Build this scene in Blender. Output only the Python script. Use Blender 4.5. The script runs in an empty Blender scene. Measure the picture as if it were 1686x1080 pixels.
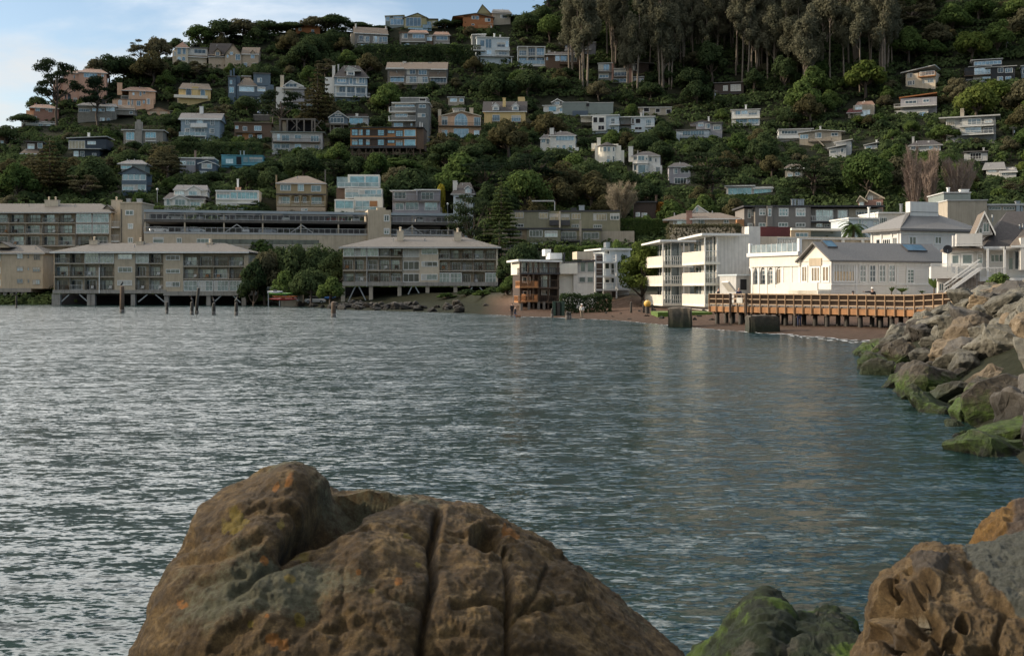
import bpy, bmesh, math, random
import numpy as np
from mathutils import Vector, Matrix
random.seed(7)
F=1873.; CX=843.; HY=470.; H=4.2      # focal length in photo pixels, optical centre, eye height above the water
scene=bpy.context.scene; COL=scene.collection
R=math.radians
# ------------------------------------------------------------------ numpy noise
def _h(ix,iy,iz,seed):
    n=(ix*374761393+iy*668265263+iz*2147483647+seed*974634777)&0xffffffff
    n=((n^(n>>13))*1274126177)&0xffffffff
    n=((n^(n>>16))*2246822519)&0xffffffff
    return ((n^(n>>15))&0xffffff)/16777215.0
def vnoise(P,seed=0):
    P=np.asarray(P,float); I=np.floor(P).astype(np.int64); f=P-I; f=f*f*f*(f*(f*6-15)+10)
    x,y,z=I[:,0],I[:,1],I[:,2]; u,v,w=f[:,0],f[:,1],f[:,2]
    def c(a,b,d): return _h(x+a,y+b,z+d,seed)
    l=lambda a,b,t:a+(b-a)*t
    return l(l(l(c(0,0,0),c(1,0,0),u),l(c(0,1,0),c(1,1,0),u),v),l(l(c(0,0,1),c(1,0,1),u),l(c(0,1,1),c(1,1,1),u),v),w)*2-1
def fbm(P,o=4,seed=0,g=.5,ridge=False):
    P=np.asarray(P,float); s=0; a=1.; t=0
    for i in range(o):
        n=vnoise(P*(2.03**i)+i*17.3,seed+i)
        if ridge: n=1-2*np.abs(n)
        s=s+a*n; t+=a; a*=g
    return s/t
# ------------------------------------------------------------------ materials
M={}
def nd(nt,t,**k):
    n=nt.nodes.new(t)
    for a,b in k.items(): setattr(n,a,b)
    return n
def mat(name,col,rough=.8,var=.25,scale=1.2,bump=0.,bscale=6.,spec=.4,metal=0.,siding=0.,stain=0.):
    if name in M: return M[name]
    m=bpy.data.materials.new(name); m.use_nodes=True; nt=m.node_tree; L=nt.links
    p=nt.nodes['Principled BSDF']; p.inputs['Roughness'].default_value=rough; p.inputs['Metallic'].default_value=metal
    p.inputs['Specular IOR Level'].default_value=spec
    tc=nd(nt,'ShaderNodeTexCoord')
    if var>0:
        n=nd(nt,'ShaderNodeTexNoise'); n.inputs['Scale'].default_value=scale; n.inputs['Detail'].default_value=6; n.inputs['Roughness'].default_value=.65
        L.new(tc.outputs['Object'],n.inputs['Vector'])
        mr=nd(nt,'ShaderNodeMapRange'); mr.inputs[1].default_value=.25; mr.inputs[2].default_value=.75
        mr.inputs[3].default_value=1-var; mr.inputs[4].default_value=1+var*.6
        L.new(n.outputs['Fac'],mr.inputs[0])
        last=mr.outputs[0]
        if stain>0:
            mp=nd(nt,'ShaderNodeMapping'); mp.inputs['Scale'].default_value=(2.2,2.2,.18); L.new(tc.outputs['Object'],mp.inputs[0])
            n2=nd(nt,'ShaderNodeTexNoise'); n2.inputs['Scale'].default_value=1.6; n2.inputs['Detail'].default_value=4; L.new(mp.outputs[0],n2.inputs['Vector'])
            r2=nd(nt,'ShaderNodeMapRange'); r2.inputs[1].default_value=.45; r2.inputs[2].default_value=.8; r2.inputs[3].default_value=1; r2.inputs[4].default_value=1-stain
            L.new(n2.outputs['Fac'],r2.inputs[0]); mm=nd(nt,'ShaderNodeMath',operation='MULTIPLY'); L.new(last,mm.inputs[0]); L.new(r2.outputs[0],mm.inputs[1]); last=mm.outputs[0]
        mx=nd(nt,'ShaderNodeVectorMath',operation='SCALE'); mx.inputs[0].default_value=col[:3]; L.new(last,mx.inputs['Scale']); L.new(mx.outputs[0],p.inputs['Base Color'])
    else: p.inputs['Base Color'].default_value=(*col[:3],1)
    hs=None
    if bump>0:
        n=nd(nt,'ShaderNodeTexNoise'); n.inputs['Scale'].default_value=bscale; n.inputs['Detail'].default_value=5; L.new(tc.outputs['Object'],n.inputs['Vector'])
        b=nd(nt,'ShaderNodeBump'); b.inputs['Strength'].default_value=1; b.inputs['Distance'].default_value=bump; L.new(n.outputs['Fac'],b.inputs['Height']); L.new(b.outputs[0],p.inputs['Normal']); hs=b
    if siding>0:
        sx=nd(nt,'ShaderNodeSeparateXYZ'); L.new(tc.outputs['Object'],sx.inputs[0])
        d=nd(nt,'ShaderNodeMath',operation='DIVIDE'); d.inputs[1].default_value=siding; L.new(sx.outputs['Z'],d.inputs[0])
        fr=nd(nt,'ShaderNodeMath',operation='FRACT'); L.new(d.outputs[0],fr.inputs[0])
        b=nd(nt,'ShaderNodeBump'); b.inputs['Distance'].default_value=.03; L.new(fr.outputs[0],b.inputs['Height'])
        if hs: L.new(hs.outputs[0],b.inputs['Normal'])
        L.new(b.outputs[0],p.inputs['Normal'])
    M[name]=m; return m
def glassm(name,col,metal=.55,rough=.06):
    m=mat(name,col,rough=rough,var=.55,scale=.7,spec=.8,metal=metal); return m
def leafm(name,c1,c2,tr=.32):
    m=bpy.data.materials.new(name); m.use_nodes=True; nt=m.node_tree; L=nt.links; nt.nodes.remove(nt.nodes['Principled BSDF'])
    out=nt.nodes['Material Output']; oi=nd(nt,'ShaderNodeObjectInfo'); tc=nd(nt,'ShaderNodeTexCoord')
    n=nd(nt,'ShaderNodeTexNoise'); n.inputs['Scale'].default_value=.45; n.inputs['Detail'].default_value=5; n.inputs['Roughness'].default_value=.7
    L.new(tc.outputs['Object'],n.inputs['Vector'])
    a=nd(nt,'ShaderNodeMath',operation='MULTIPLY_ADD'); a.inputs[1].default_value=2.0; a.inputs[2].default_value=-.75; L.new(n.outputs['Fac'],a.inputs[0])
    b=nd(nt,'ShaderNodeMath',operation='MULTIPLY_ADD'); b.inputs[1].default_value=.5; b.use_clamp=True; L.new(oi.outputs['Random'],b.inputs[0]); L.new(a.outputs[0],b.inputs[2])
    mx=nd(nt,'ShaderNodeMix',data_type='RGBA'); mx.inputs['A'].default_value=(*c1,1); mx.inputs['B'].default_value=(*c2,1); L.new(b.outputs[0],mx.inputs['Factor'])
    df=nd(nt,'ShaderNodeBsdfDiffuse'); tl=nd(nt,'ShaderNodeBsdfTranslucent'); ms=nd(nt,'ShaderNodeMixShader'); ms.inputs[0].default_value=tr
    L.new(mx.outputs['Result'],df.inputs[0]); L.new(mx.outputs['Result'],tl.inputs[0]); L.new(df.outputs[0],ms.inputs[1]); L.new(tl.outputs[0],ms.inputs[2])
    L.new(ms.outputs[0],out.inputs['Surface']); M[name]=m; return m
# ------------------------------------------------------------------ objects
def tag(o,label=None,cat=None,group=None,kind=None):
    if label: o['label']=label
    if cat: o['category']=cat
    if group: o['group']=group
    if kind: o['kind']=kind
    return o
def empty(name,loc,label,cat,group=None,rz=0):
    o=bpy.data.objects.new(name,None); o.location=loc; o.rotation_euler=(0,0,rz); o.empty_display_size=.3; COL.objects.link(o); return tag(o,label,cat,group)
def mesh_obj(name,V,Fc,m,parent=None,smooth=False,loc=(0,0,0)):
    me=bpy.data.meshes.new(name); me.from_pydata([tuple(v) for v in V],[],Fc)
    if m is not None: me.materials.append(M[m] if isinstance(m,str) else m)
    if smooth: me.polygons.foreach_set('use_smooth',[True]*len(me.polygons))
    me.update(); o=bpy.data.objects.new(name,me); COL.objects.link(o); o.location=loc
    if parent: o.parent=parent
    return o
def np_mesh(name,V,Q,m,parent=None,smooth=False):
    V=np.ascontiguousarray(V,np.float32); Q=np.ascontiguousarray(Q,np.int32); k=Q.shape[1]
    me=bpy.data.meshes.new(name); me.vertices.add(len(V)); me.vertices.foreach_set('co',V.ravel())
    me.loops.add(Q.size); me.loops.foreach_set('vertex_index',Q.ravel())
    me.polygons.add(len(Q)); me.polygons.foreach_set('loop_start',np.arange(0,Q.size,k,dtype=np.int32)); me.polygons.foreach_set('loop_total',np.full(len(Q),k,np.int32))
    if smooth: me.polygons.foreach_set('use_smooth',np.ones(len(Q),bool))
    me.update(calc_edges=True)
    if m: me.materials.append(M[m])
    o=bpy.data.objects.new(name,me); COL.objects.link(o)
    if parent: o.parent=parent
    return o
class MB:
    def __init__(s,T=None): s.V=[]; s.F=[]; s.T=T
    def add(s,vs,fs):
        n=len(s.V)
        if s.T: vs=[s.T(*v) for v in vs]
        s.V+=vs; s.F+=[tuple(i+n for i in f) for f in fs]; return s
    def box(s,x0,x1,y0,y1,z0,z1):
        if x0>x1:x0,x1=x1,x0
        if y0>y1:y0,y1=y1,y0
        if z0>z1:z0,z1=z1,z0
        return s.add([(x0,y0,z0),(x1,y0,z0),(x1,y1,z0),(x0,y1,z0),(x0,y0,z1),(x1,y0,z1),(x1,y1,z1),(x0,y1,z1)],
          [(0,3,2,1),(4,5,6,7),(0,1,5,4),(1,2,6,5),(2,3,7,6),(3,0,4,7)])
    def bar(s,p,q,w,h=None):
        h=h or w; p=Vector(p); q=Vector(q); d=(q-p).normalized()
        up=Vector((0,0,1)) if abs(d.z)<.95 else Vector((1,0,0))
        a=d.cross(up).normalized()*w/2; b=a.cross(d).normalized()*h/2
        vs=[tuple(c+i*a+j*b) for c in (p,q) for i,j in ((-1,-1),(1,-1),(1,1),(-1,1))]
        return s.add(vs,[(0,1,2,3),(7,6,5,4),(0,4,5,1),(1,5,6,2),(2,6,7,3),(3,7,4,0)])
    def tube(s,pts,rs,n=8):
        vs=[];fs=[]
        for i,p in enumerate(pts):
            p=Vector(p); a=Vector(pts[max(i-1,0)]); b=Vector(pts[min(i+1,len(pts)-1)]); d=(b-a).normalized()
            up=Vector((0,1,0)) if abs(d.z)>.6 else Vector((0,0,1)); u=d.cross(up).normalized(); w=d.cross(u)
            for k in range(n):
                t=2*math.pi*k/n; vs.append(tuple(p+rs[i]*(u*math.cos(t)+w*math.sin(t))))
        for i in range(len(pts)-1):
            for k in range(n):
                a=i*n+k; b=i*n+(k+1)%n; fs.append((a,b,b+n,a+n))
        fs.append(tuple(range(n-1,-1,-1))); fs.append(tuple(range((len(pts)-1)*n,len(pts)*n)))
        return s.add(vs,fs)
    def prism(s,poly,y0,y1):        # outline in x,z extruded along y
        n=len(poly); vs=[(x,y0,z) for x,z in poly]+[(x,y1,z) for x,z in poly]
        fs=[tuple(range(n)),tuple(range(2*n-1,n-1,-1))]+[(i,i+n,(i+1)%n+n,(i+1)%n) for i in range(n)]
        return s.add(vs,fs)
    def ring(s,o,i,y0,y1):          # flat frame between two outlines
        n=len(o); vs=[(x,y0,z) for x,z in o]+[(x,y0,z) for x,z in i]+[(x,y1,z) for x,z in o]+[(x,y1,z) for x,z in i]; fs=[]
        for k in range(n):
            j=(k+1)%n; fs+=[(k,j,j+n,k+n),(k,k+2*n,j+2*n,j),(k+n,j+n,j+3*n,k+3*n)]
        return s.add(vs,fs)
    def build(s,name,m,parent=None,smooth=False,label=None):
        o=mesh_obj(name,s.V,s.F,m,parent,smooth)
        if label:o['label']=label
        return o
# ------------------------------------------------------------------ terrain
def lerp_tab(x,xs,ys): return np.interp(x,xs,ys)
A_T=[-.02,.03,.05,.107,.125,.15,.2,.25,.30,.4]; D_T=[215,250,264,332,357,388,430,470,520,640]
K_x=[-400,0,900,1100,1300,1686,2200]; K_v=[1,1,1,.99,.96,.90,.85]
W_x=[-400,87,408,500,565,760,860,1000,1120,1220,1290,1400,1500,1686,2200]
W_v=[255,255,252,228,196,172,154,139,117,103,98,88,84,80,80]
R_x=[-400,0,60,140,200,320,450,600,740,850,950,1050,1200,1686,2200]
R_a=[.09,.120,.152,.172,.182,.213,.222,.226,.228,.236,.26,.285,.30,.31,.31]
XW_y=[0,10,20,30,50,65,75,83,100]; XW_x=[4,6.5,10,13.0,16.9,20.4,24.6,29,41]
def hillD(px,py):
    a=(HY-py)/F; return float(np.interp(a,A_T,D_T)*np.interp(px,K_x,K_v))
def terr(x,y):
    x=np.asarray(x,float); y=np.asarray(y,float); yy=np.maximum(y,8.)
    px=CX+x/yy*F; px=np.where(y<8,np.clip(px,-400,2200),px); K=np.interp(px,K_x,K_v); W=np.interp(px,W_x,W_v); ar=np.interp(px,R_x,R_a)
    a=np.interp(yy/K,D_T,A_T); zh=H+a*yy
    yr=np.interp(ar,A_T,D_T)*K; zr=H+ar*yr
    zh=np.where(yy>yr,zr-.25*(yy-yr),zh)
    d=yy-W
    beach=np.interp(px,[400,450,560,760,800,880,930,1040,1080,1225,1260],[5,10,34,34,26,20,34,34,46,46,50])
    z1=np.interp(d/beach,[-4,-1,0,1,1.35,2.2],[-4,-1.3,0,1.1,2.7,3.2])
    e0=W+beach*2.2; zb=H+.03*250*K
    w=np.clip((yy-e0)/np.maximum(250*K-e0,8),0,1)
    low=z1+np.maximum(zb-3.2,0)*w
    E=np.interp(px,[0,230,236,760,800,850,1000],[262,262,268,284,256,246,150])
    steep=z1+np.maximum(yy-np.maximum(e0,E),0)*1.3+.02*np.maximum(yy-e0,0)
    z=np.minimum(np.where(yy<250*K,low,zh),steep)
    # embankment along the right shore
    xw=np.interp(y,XW_y,XW_x); dd=x-xw
    ze=np.where(dd<0,dd*.5,np.interp(dd,[0,6.5,14,60],[0,3.5,3.9,3.9]))
    ze=np.where(y>100,ze-(y-100)*.6,ze)
    ze=np.maximum(ze,np.where(y<14,2.2-.38*np.maximum(y,-3),-4.))
    z=np.maximum(z,ze)
    n=np.clip((z-5)/8,0,1)
    bx=np.stack([x.ravel()/14,y.ravel()/14,np.zeros(x.size)],1)
    z=z+n*1.3*fbm(bx,3,5).reshape(x.shape)
    return np.maximum(z,-4)
def tz(x,y): return float(terr(np.array([x]),np.array([y]))[0])
def W3(px,py,D): return ((px-CX)/F*D, D, H+(HY-py)/F*D)
# ------------------------------------------------------------------ buildings
RECTS=[]       # px0,py0,px1,py1,D  of every building, used to keep trees off the facades
MARKS=[]       # px,py,landmark phrase
class B:
    def __init__(s,name,label,cat,view,x,yb,D=None,yaw=0,mark=None,group=None,z=None):
        s.v=view; px,py=s.P(x,yb); s.D=D or hillD(px,py); s.yaw=R(yaw)
        s.A=((px-CX)/F*s.D,s.D); s.z=z if z is not None else tz(*s.A)
        s.root=empty(name,(s.A[0],s.A[1],s.z),label,cat,group); s.face(x,s.D,yaw)
        s.bb=[9999,9999,-9999,-9999]; s.mark=mark; s.n=0
    def P(s,x,y): return s.v[0]+x/s.v[2], s.v[1]+y/s.v[2]
    def face(s,x,D,yaw,ax=None):
        px,_=s.P(x,0); s.fA=((px-CX)/F*D,D) if ax is None else ax; s.c=math.cos(R(yaw)); s.sn=math.sin(R(yaw)); s.fyaw=yaw; return s
    def T(s,lx,ly,lz): return (s.fA[0]+lx*s.c-ly*s.sn-s.A[0], s.fA[1]+lx*s.sn+ly*s.c-s.A[1], lz-s.z)   # lz is world height
    def L(s,x,y,ly=0):
        px,py=s.P(x,y); k=(px-CX)/F
        lx=(k*(s.fA[1]+ly*s.c)-s.fA[0]+ly*s.sn)/(s.c-k*s.sn); Y=s.fA[1]+lx*s.sn+ly*s.c
        return lx,H+(HY-py)/F*Y
    def rect(s,x0,y0,x1,y1,ly=0,ext=True):
        a,_=s.L(x0,y0,ly); b,_=s.L(x1,y0,ly); xm=(x0+x1)/2
        if ext:
            p=s.P(x0,y0); q=s.P(x1,y1); s.bb=[min(s.bb[0],p[0]),min(s.bb[1],p[1]),max(s.bb[2],q[0]),max(s.bb[3],q[1])]
        return a,b,s.L(xm,y1,ly)[1],s.L(xm,y0,ly)[1]
    def mb(s):
        c,sn,fA,A,z=s.c,s.sn,s.fA,s.A,s.z
        return MB(lambda lx,ly,lz:(fA[0]+lx*c-ly*sn-A[0],fA[1]+lx*sn+ly*c-A[1],lz-z))
    def gz(s,lx,ly=0):
        t=s.T(lx,ly,0); return tz(t[0]+s.A[0],t[1]+s.A[1])
    def box(s,part,x0,y0,x1,y1,dep,m,ly=0,down=False,label=None,parent=None):
        a,b,z0,z1=s.rect(x0,y0,x1,y1,ly)
        if down: z0=min(z0,s.gz(a,ly)-.6,s.gz(b,ly)-.6)
        m_=s.mb().box(a,b,ly,ly+dep,z0,z1); s.n+=1
        return m_.build(part,m,parent or s.root,label=label)
    def wall(s,x0,y0,x1,y1,dep,m,ly=0,down=True): return s.box('wall',x0,y0,x1,y1,dep,m,ly,down)
    def slab(s,x0,x1,y,dep,m='trim_grey',ly=0,th=.28,over=.5,part='roof',rise=0):
        a,zA=s.L(x0,y,ly); b,zB=s.L(x1,y,ly); z=(zA+zB)/2; p=s.P(x0,y);q=s.P(x1,y); s.bb=[min(s.bb[0],p[0]),min(s.bb[1],p[1]),max(s.bb[2],q[0]),max(s.bb[3],q[1])]
        y0,y1=ly-over,ly+dep+.3
        return s.mb().add([(a,y0,z-th),(b,y0,z+rise-th),(b,y1,z+rise-th),(a,y1,z-th),(a,y0,z),(b,y0,z+rise),(b,y1,z+rise),(a,y1,z)],
          [(0,3,2,1),(4,5,6,7),(0,1,5,4),(1,2,6,5),(2,3,7,6),(3,0,4,7)]).build(part,m,s.root)
    def roofx(s,x0,x1,ye,yr,dep,m,ly=0,hipl=0,hipr=0,wm=None,over=.45,th=.2):
        a,_=s.L(x0,ye,ly); b,_=s.L(x1,ye,ly); xm=(x0+x1)/2; ze=s.L(xm,ye,ly-over)[1]; zr=s.L(xm,yr,ly+dep/2)[1]
        p=s.P(x0,yr);q=s.P(x1,ye); s.bb=[min(s.bb[0],p[0]),min(s.bb[1],p[1]),max(s.bb[2],q[0]),max(s.bb[3],q[1])]
        y0,y1,ym=ly-over,ly+dep+over,ly+dep/2; zr=max(zr,ze+.5); ra,rb=a+hipl,b-hipr
        if ra>rb: ra=rb=(ra+rb)/2
        top=[(a,y0,ze),(b,y0,ze),(b,y1,ze),(a,y1,ze),(ra,ym,zr),(rb,ym,zr)]; bot=[(x,y,z-th) for x,y,z in top]
        fs=[(0,1,5,4),(2,3,4,5),(1,2,5),(3,0,4)]
        if not hipl: fs.remove((3,0,4))
        if not hipr: fs.remove((1,2,5))
        f2=[tuple(i+6 for i in reversed(f)) for f in fs]
        ed=[(0,1),(1,2) if hipr else None,(2,3),(3,0) if hipl else None]
        if not hipr: ed+=[(1,5),(5,2)]
        if not hipl: ed+=[(3,4),(4,0)]
        f3=[(i,i+6,j+6,j) for e in ed if e for i,j in [e]]
        o=s.mb().add(top+bot,fs+f2+f3).build('roof',m,s.root)
        s.mb().box(a-.02,b+.02,y0-.07,y0-.004,ze-th-.06,ze-.02).build('fascia',random.choice(['white','grey_pale','trim_grey']),o)
        for k in range(random.choice((1,2,2,3))):
            x=a+(b-a)*random.uniform(.2,.8); yy=ym-random.uniform(.1,.6)*dep/2; c=s.T(x,yy,ze+(zr-ze)*(yy-y0)/(ym-y0)); MB().tube([(c[0],c[1],c[2]-.3),(c[0],c[1],c[2]+.45),(c[0],c[1],c[2]+.5)],[.09,.09,.15],6).build('roof_vent','metal_grey',o)
        if wm and not(hipl and hipr):
            e=.12; w=s.mb()
            for x,t in ((a+.35,hipl),(b-.35,hipr)):
                if t: continue
                w.add([(x-e,ly,ze-th),(x-e,ly+dep,ze-th),(x-e,ym,zr-th-.15),(x+e,ly,ze-th),(x+e,ly+dep,ze-th),(x+e,ym,zr-th-.15)],[(0,1,2),(5,4,3),(0,3,4,1),(1,4,5,2),(2,5,3,0)])
            w.build('gable_wall',wm,s.root)
        return o
    def gable(s,x0,x1,ye,yr,dep,m,wm,ly=0,over=.4,th=.16,xr=None,trim=None):
        xr=xr if xr is not None else (x0+x1)/2
        a,ze=s.L(x0,ye,ly); b,_=s.L(x1,ye,ly); r,zr=s.L(xr,yr,ly)
        p=s.P(x0,yr);q=s.P(x1,ye); s.bb=[min(s.bb[0],p[0]),min(s.bb[1],p[1]),max(s.bb[2],q[0]),max(s.bb[3],q[1])]
        y0,y1=ly-over,ly+dep; o=s.mb()
        for (xa,za),(xb,zb) in (((a,ze),(r,zr)),((r,zr),(b,ze))):
            o.add([(xa,y0,za),(xb,y0,zb),(xb,y1,zb),(xa,y1,za),(xa,y0,za-th),(xb,y0,zb-th),(xb,y1,zb-th),(xa,y1,za-th)],[(0,1,2,3),(7,6,5,4),(0,4,5,1),(1,5,6,2),(2,6,7,3),(3,7,4,0)])
        rf=o.build('roof',m,s.root)
        s.mb().prism([(a+.2,ze-th-.02),(b-.2,ze-th-.02),(r,zr-th-.02)],ly,ly+dep-.1).build('gable_wall',wm,s.root)
        if trim:
            t=s.mb()
            for (xa,za),(xb,zb) in (((a,ze),(r,zr)),((r,zr),(b,ze))): t.add([(xa,y0-.05,za+.02),(xb,y0-.05,zb+.02),(xb,y0-.003,zb+.02),(xa,y0-.003,za+.02),(xa,y0-.05,za-.3),(xb,y0-.05,zb-.3),(xb,y0-.003,zb-.3),(xa,y0-.003,za-.3)],[(0,1,2,3),(7,6,5,4),(0,4,5,1),(1,5,6,2),(2,6,7,3),(3,7,4,0)])
            t.build('trim',trim,rf)
        return rf
    def win(s,x0,y0,x1,y1,nx=1,ny=1,fm='white',gm=None,ly=0,arch=False,ft=.1,name='window'):
        a,b,z0,z1=s.rect(x0,y0,x1,y1,ly,False); gm=gm or random.choice(GL)
        def outl(i):
            if not arch: return [(a+i,z0+i),(b-i,z0+i),(b-i,z1-i),(a+i,z1-i)]
            r=(b-a)/2-i; cx=(a+b)/2; zc=z1-(b-a)/2; zc=max(zc,z0+i+.05)
            return [(a+i,z0+i),(b-i,z0+i)]+[(cx+r*math.cos(t),zc+r*math.sin(t)) for t in [math.pi*k/8 for k in range(9)]]
        t=min(ft,(b-a)*.14,(z1-z0)*.14); fr=s.mb(); fr.ring(outl(-.02),outl(t),ly-.09,ly+.01)
        if nx>1 or ny>1:
            for i in range(1,nx):
                x=a+(b-a)*i/nx; fr.box(x-t*.35,x+t*.35,ly-.075,ly+.008,z0+t,z1-t-(.3*(b-a)/2 if arch else 0))
            for j in range(1,ny):
                z=z0+(z1-z0)*j/ny; fr.box(a+t,b-t,ly-.068,ly+.006,z-t*.3,z+t*.3)
        f=fr.build(name,fm,s.root); s.mb().prism(outl(t*.6),ly-.035,ly+.004).build('pane',gm,f); s.n+=1
        if name=='window' and not arch and random.random()<.3 and gm!='interior_dark':
            w=(b-a)*random.choice((.2,.3,.45)); o=random.random()<.5
            if random.random()<.5: s.mb().box(a+t,a+t+w,ly-.045,ly-.036,z0+t,z1-t).build('curtain','curtain',f)
            else: s.mb().box(a+t,b-t,ly-.045,ly-.036,z1-t-(z1-z0)*.35,z1-t).build('blind','curtain',f)
        return f
    def wins(s,lst,**k):
        for w in lst: s.win(*w,**k)
    def rail(s,m_,x0,x1,y0,y1,z0,z1,style,n=None,sides=True):
        # x0..x1 along facade, y0 front line, y1 wall line
        segs=[((x0,y0),(x1,y0))]+([((x0,y0),(x0,y1)),((x1,y0),(x1,y1))] if sides and abs(y1-y0)>.2 else [])
        for p,q in segs:
            m_.bar((*p,z1),(*q,z1),.08,.07)
            ln=math.hypot(q[0]-p[0],q[1]-p[1]); st={'bars':.3,'posts':1.3,'glass':1.6,'pick':.16,'solid':9}[style]; k=max(1,int(ln/st))
            if style=='solid': m_.bar((*p,(z0+z1)/2),(*q,(z0+z1)/2),.07,z1-z0-.08); continue
            m_.bar((*p,z0+.08),(*q,z0+.08),.05,.05)
            if style=='posts': m_.bar((*p,(z0+z1)/2),(*q,(z0+z1)/2),.04,.04)
            for i in range(k+1):
                t=i/k; x=p[0]+(q[0]-p[0])*t; y=p[1]+(q[1]-p[1])*t; w=.035 if style in('bars','pick') else .07; m_.box(x-w/2,x+w/2,y-w/2,y+w/2,z0,z1-.03)
    def balc(s,x0,x1,yt,yf,proj=1.4,m='white',style='bars',ly=0,fm=None,sl=.2,gm='glass_clear'):
        a,b,z0,z1=s.rect(x0,yt,x1,yf,ly-proj,False); z1=max(z1,z0+.7)
        o=s.mb().box(a,b,ly-proj-.05,ly-.003,z0-sl,z0).build('balcony',fm or m,s.root); r=s.mb(); s.rail(r,a+.05,b-.05,ly-proj,ly,z0,z1,style)
        rr=r.build('railing',m,o)
        if style=='glass': s.mb().box(a+.06,b-.06,ly-proj-.012,ly-proj+.012,z0+.12,z1-.06).build('glass_panel',gm,o)
        s.n+=1; return o
    def chim(s,x0,y0,x1,y1,m='stucco_cream',ly=1.5,dep=1.0,pots=0):
        a,b,z0,z1=s.rect(x0,y0,x1,y1,ly); z0-=1.2
        o=s.mb().box(a,b,ly,ly+dep,z0,z1); o.box(a-.08,b+.08,ly-.08,ly+dep+.08,z1,z1+.14); o=o.build('chimney',m,s.root)
        for i in range(pots):
            cx=a+(b-a)*(i+.5)/pots; cm=s.T(cx,ly+dep/2,z1+.14); MB().tube([(cm[0],cm[1],cm[2]-.02),(cm[0],cm[1],cm[2]+.5),(cm[0],cm[1],cm[2]+.7),(cm[0],cm[1],cm[2]+.8)],[.22,.2,.3,.12],8).build('chimney_pot',m,o)
        return o
    def pole(s,x,yt,yb,w=.15,m='timber',ly=0,part='post',down=False):
        lx,z1=s.L(x,yt,ly); z0=s.L(x,yb,ly)[1]
        if down: z0=min(z0,s.gz(lx,ly))-.5
        return s.mb().box(lx-w/2,lx+w/2,ly-w/2,ly+w/2,z0,z1).build(part,m,s.root)
    def done(s,occl=True):
        b=s.bb
        if occl: RECTS.append((b[0],b[1],b[2],b[3],s.D))
        if s.mark: MARKS.append(((b[0]+b[2])/2,(b[1]+b[3])/2,s.mark))
        return s
# materials used by many things
mat('white',(.68,.68,.66),.55,.10,stain=.15); mat('white_warm',(.72,.68,.59),.6,.10,stain=.12); mat('stucco_white',(.60,.58,.54),.85,.14,stain=.2)
mat('siding_white',(.70,.685,.65),.6,.07,siding=.19,stain=.08); mat('stucco_cream',(.56,.48,.37),.9,.15,stain=.25); mat('stucco_tan',(.46,.385,.285),.9,.14,.8,stain=.28)
mat('stucco_taupe',(.37,.325,.26),.9,.15,.8,stain=.25); mat('stucco_pink',(.50,.30,.22),.9,.16,.6,stain=.25); mat('stucco_peach',(.60,.39,.26),.9,.14,.6,stain=.22)
mat('stucco_yellow',(.62,.46,.22),.9,.12,stain=.2); mat('stone_beige',(.40,.32,.24),.9,.3,2.5,.03); mat('brick_pink',(.33,.19,.15),.9,.25,3,.02)
mat('grey_stone',(.25,.23,.20),.9,.3,2.0,.04); mat('grey_siding',(.17,.18,.18),.8,.15,siding=.2,stain=.2); mat('blue_siding',(.24,.31,.37),.7,.12,siding=.2,stain=.15)
mat('slate_blue',(.11,.15,.19),.75,.15,siding=.2); mat('pale_blue',(.50,.56,.60),.7,.12,stain=.15); mat('black_siding',(.035,.038,.045),.7,.2,siding=.2)
mat('navy_siding',(.045,.06,.08),.7,.2,siding=.2); mat('turquoise',(.10,.29,.36),.6,.12,siding=.4); mat('brown_shingle',(.13,.085,.06),.85,.3,4,.02); mat('brown_dark',(.06,.042,.034),.8,.3,3)
mat('wood_orange',(.36,.17,.07),.7,.25,4); mat('orange_stain',(.33,.13,.05),.75,.2,2); mat('olive_panel',(.22,.21,.145),.85,.15,.8,stain=.25); mat('olive_yellow',(.29,.27,.15),.8,.15,1)
mat('grey_taupe',(.20,.185,.17),.85,.14,1,stain=.2); mat('grey_violet',(.30,.29,.31),.8,.14,1,stain=.2); mat('grey_pale',(.44,.44,.43),.8,.14,1,stain=.2)
mat('green_grey',(.19,.22,.21),.8,.12,1,siding=.5); mat('tan_siding',(.33,.26,.155),.8,.12,1,siding=.18,stain=.15); mat('blue_dark',(.09,.12,.16),.7,.15,siding=.2)
mat('roof_grey',(.13,.125,.125),.9,.3,3,.03,9); mat('roof_brown',(.14,.11,.085),.9,.3,3,.03,9); mat('roof_dark',(.05,.045,.045),.9,.3,3,.03,9); mat('roof_tile',(.21,.13,.095),.9,.3,3,.04,8)
mat('roof_taupe',(.115,.104,.092),.9,.28,2,.03,9,stain=.2); mat('roof_slate',(.17,.165,.16),.9,.35,7,.02,20); mat('roof_maroon',(.10,.025,.025),.8,.2,3)
mat('trim_grey',(.42,.42,.41),.7,.15); mat('trim_dark',(.05,.05,.055),.7,.2); mat('timber',(.10,.07,.05),.9,.35,3,.02); mat('timber_grey',(.17,.15,.13),.9,.3,3,.02)
mat('concrete',(.30,.28,.25),.9,.25,1.2,.02,stain=.4); mat('concrete_dark',(.12,.11,.10),.9,.3,1.2,.02,stain=.4); mat('interior_dark',(.018,.018,.022),.9,.3,.6); mat('curtain',(.48,.47,.43),.9,.3,2)  # interior_dark: near-black painted in for shade behind openings and under floors
mat('metal_grey',(.30,.32,.34),.4,.15,metal=.6); mat('rust_metal',(.16,.12,.10),.7,.3,5,metal=.3)
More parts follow.
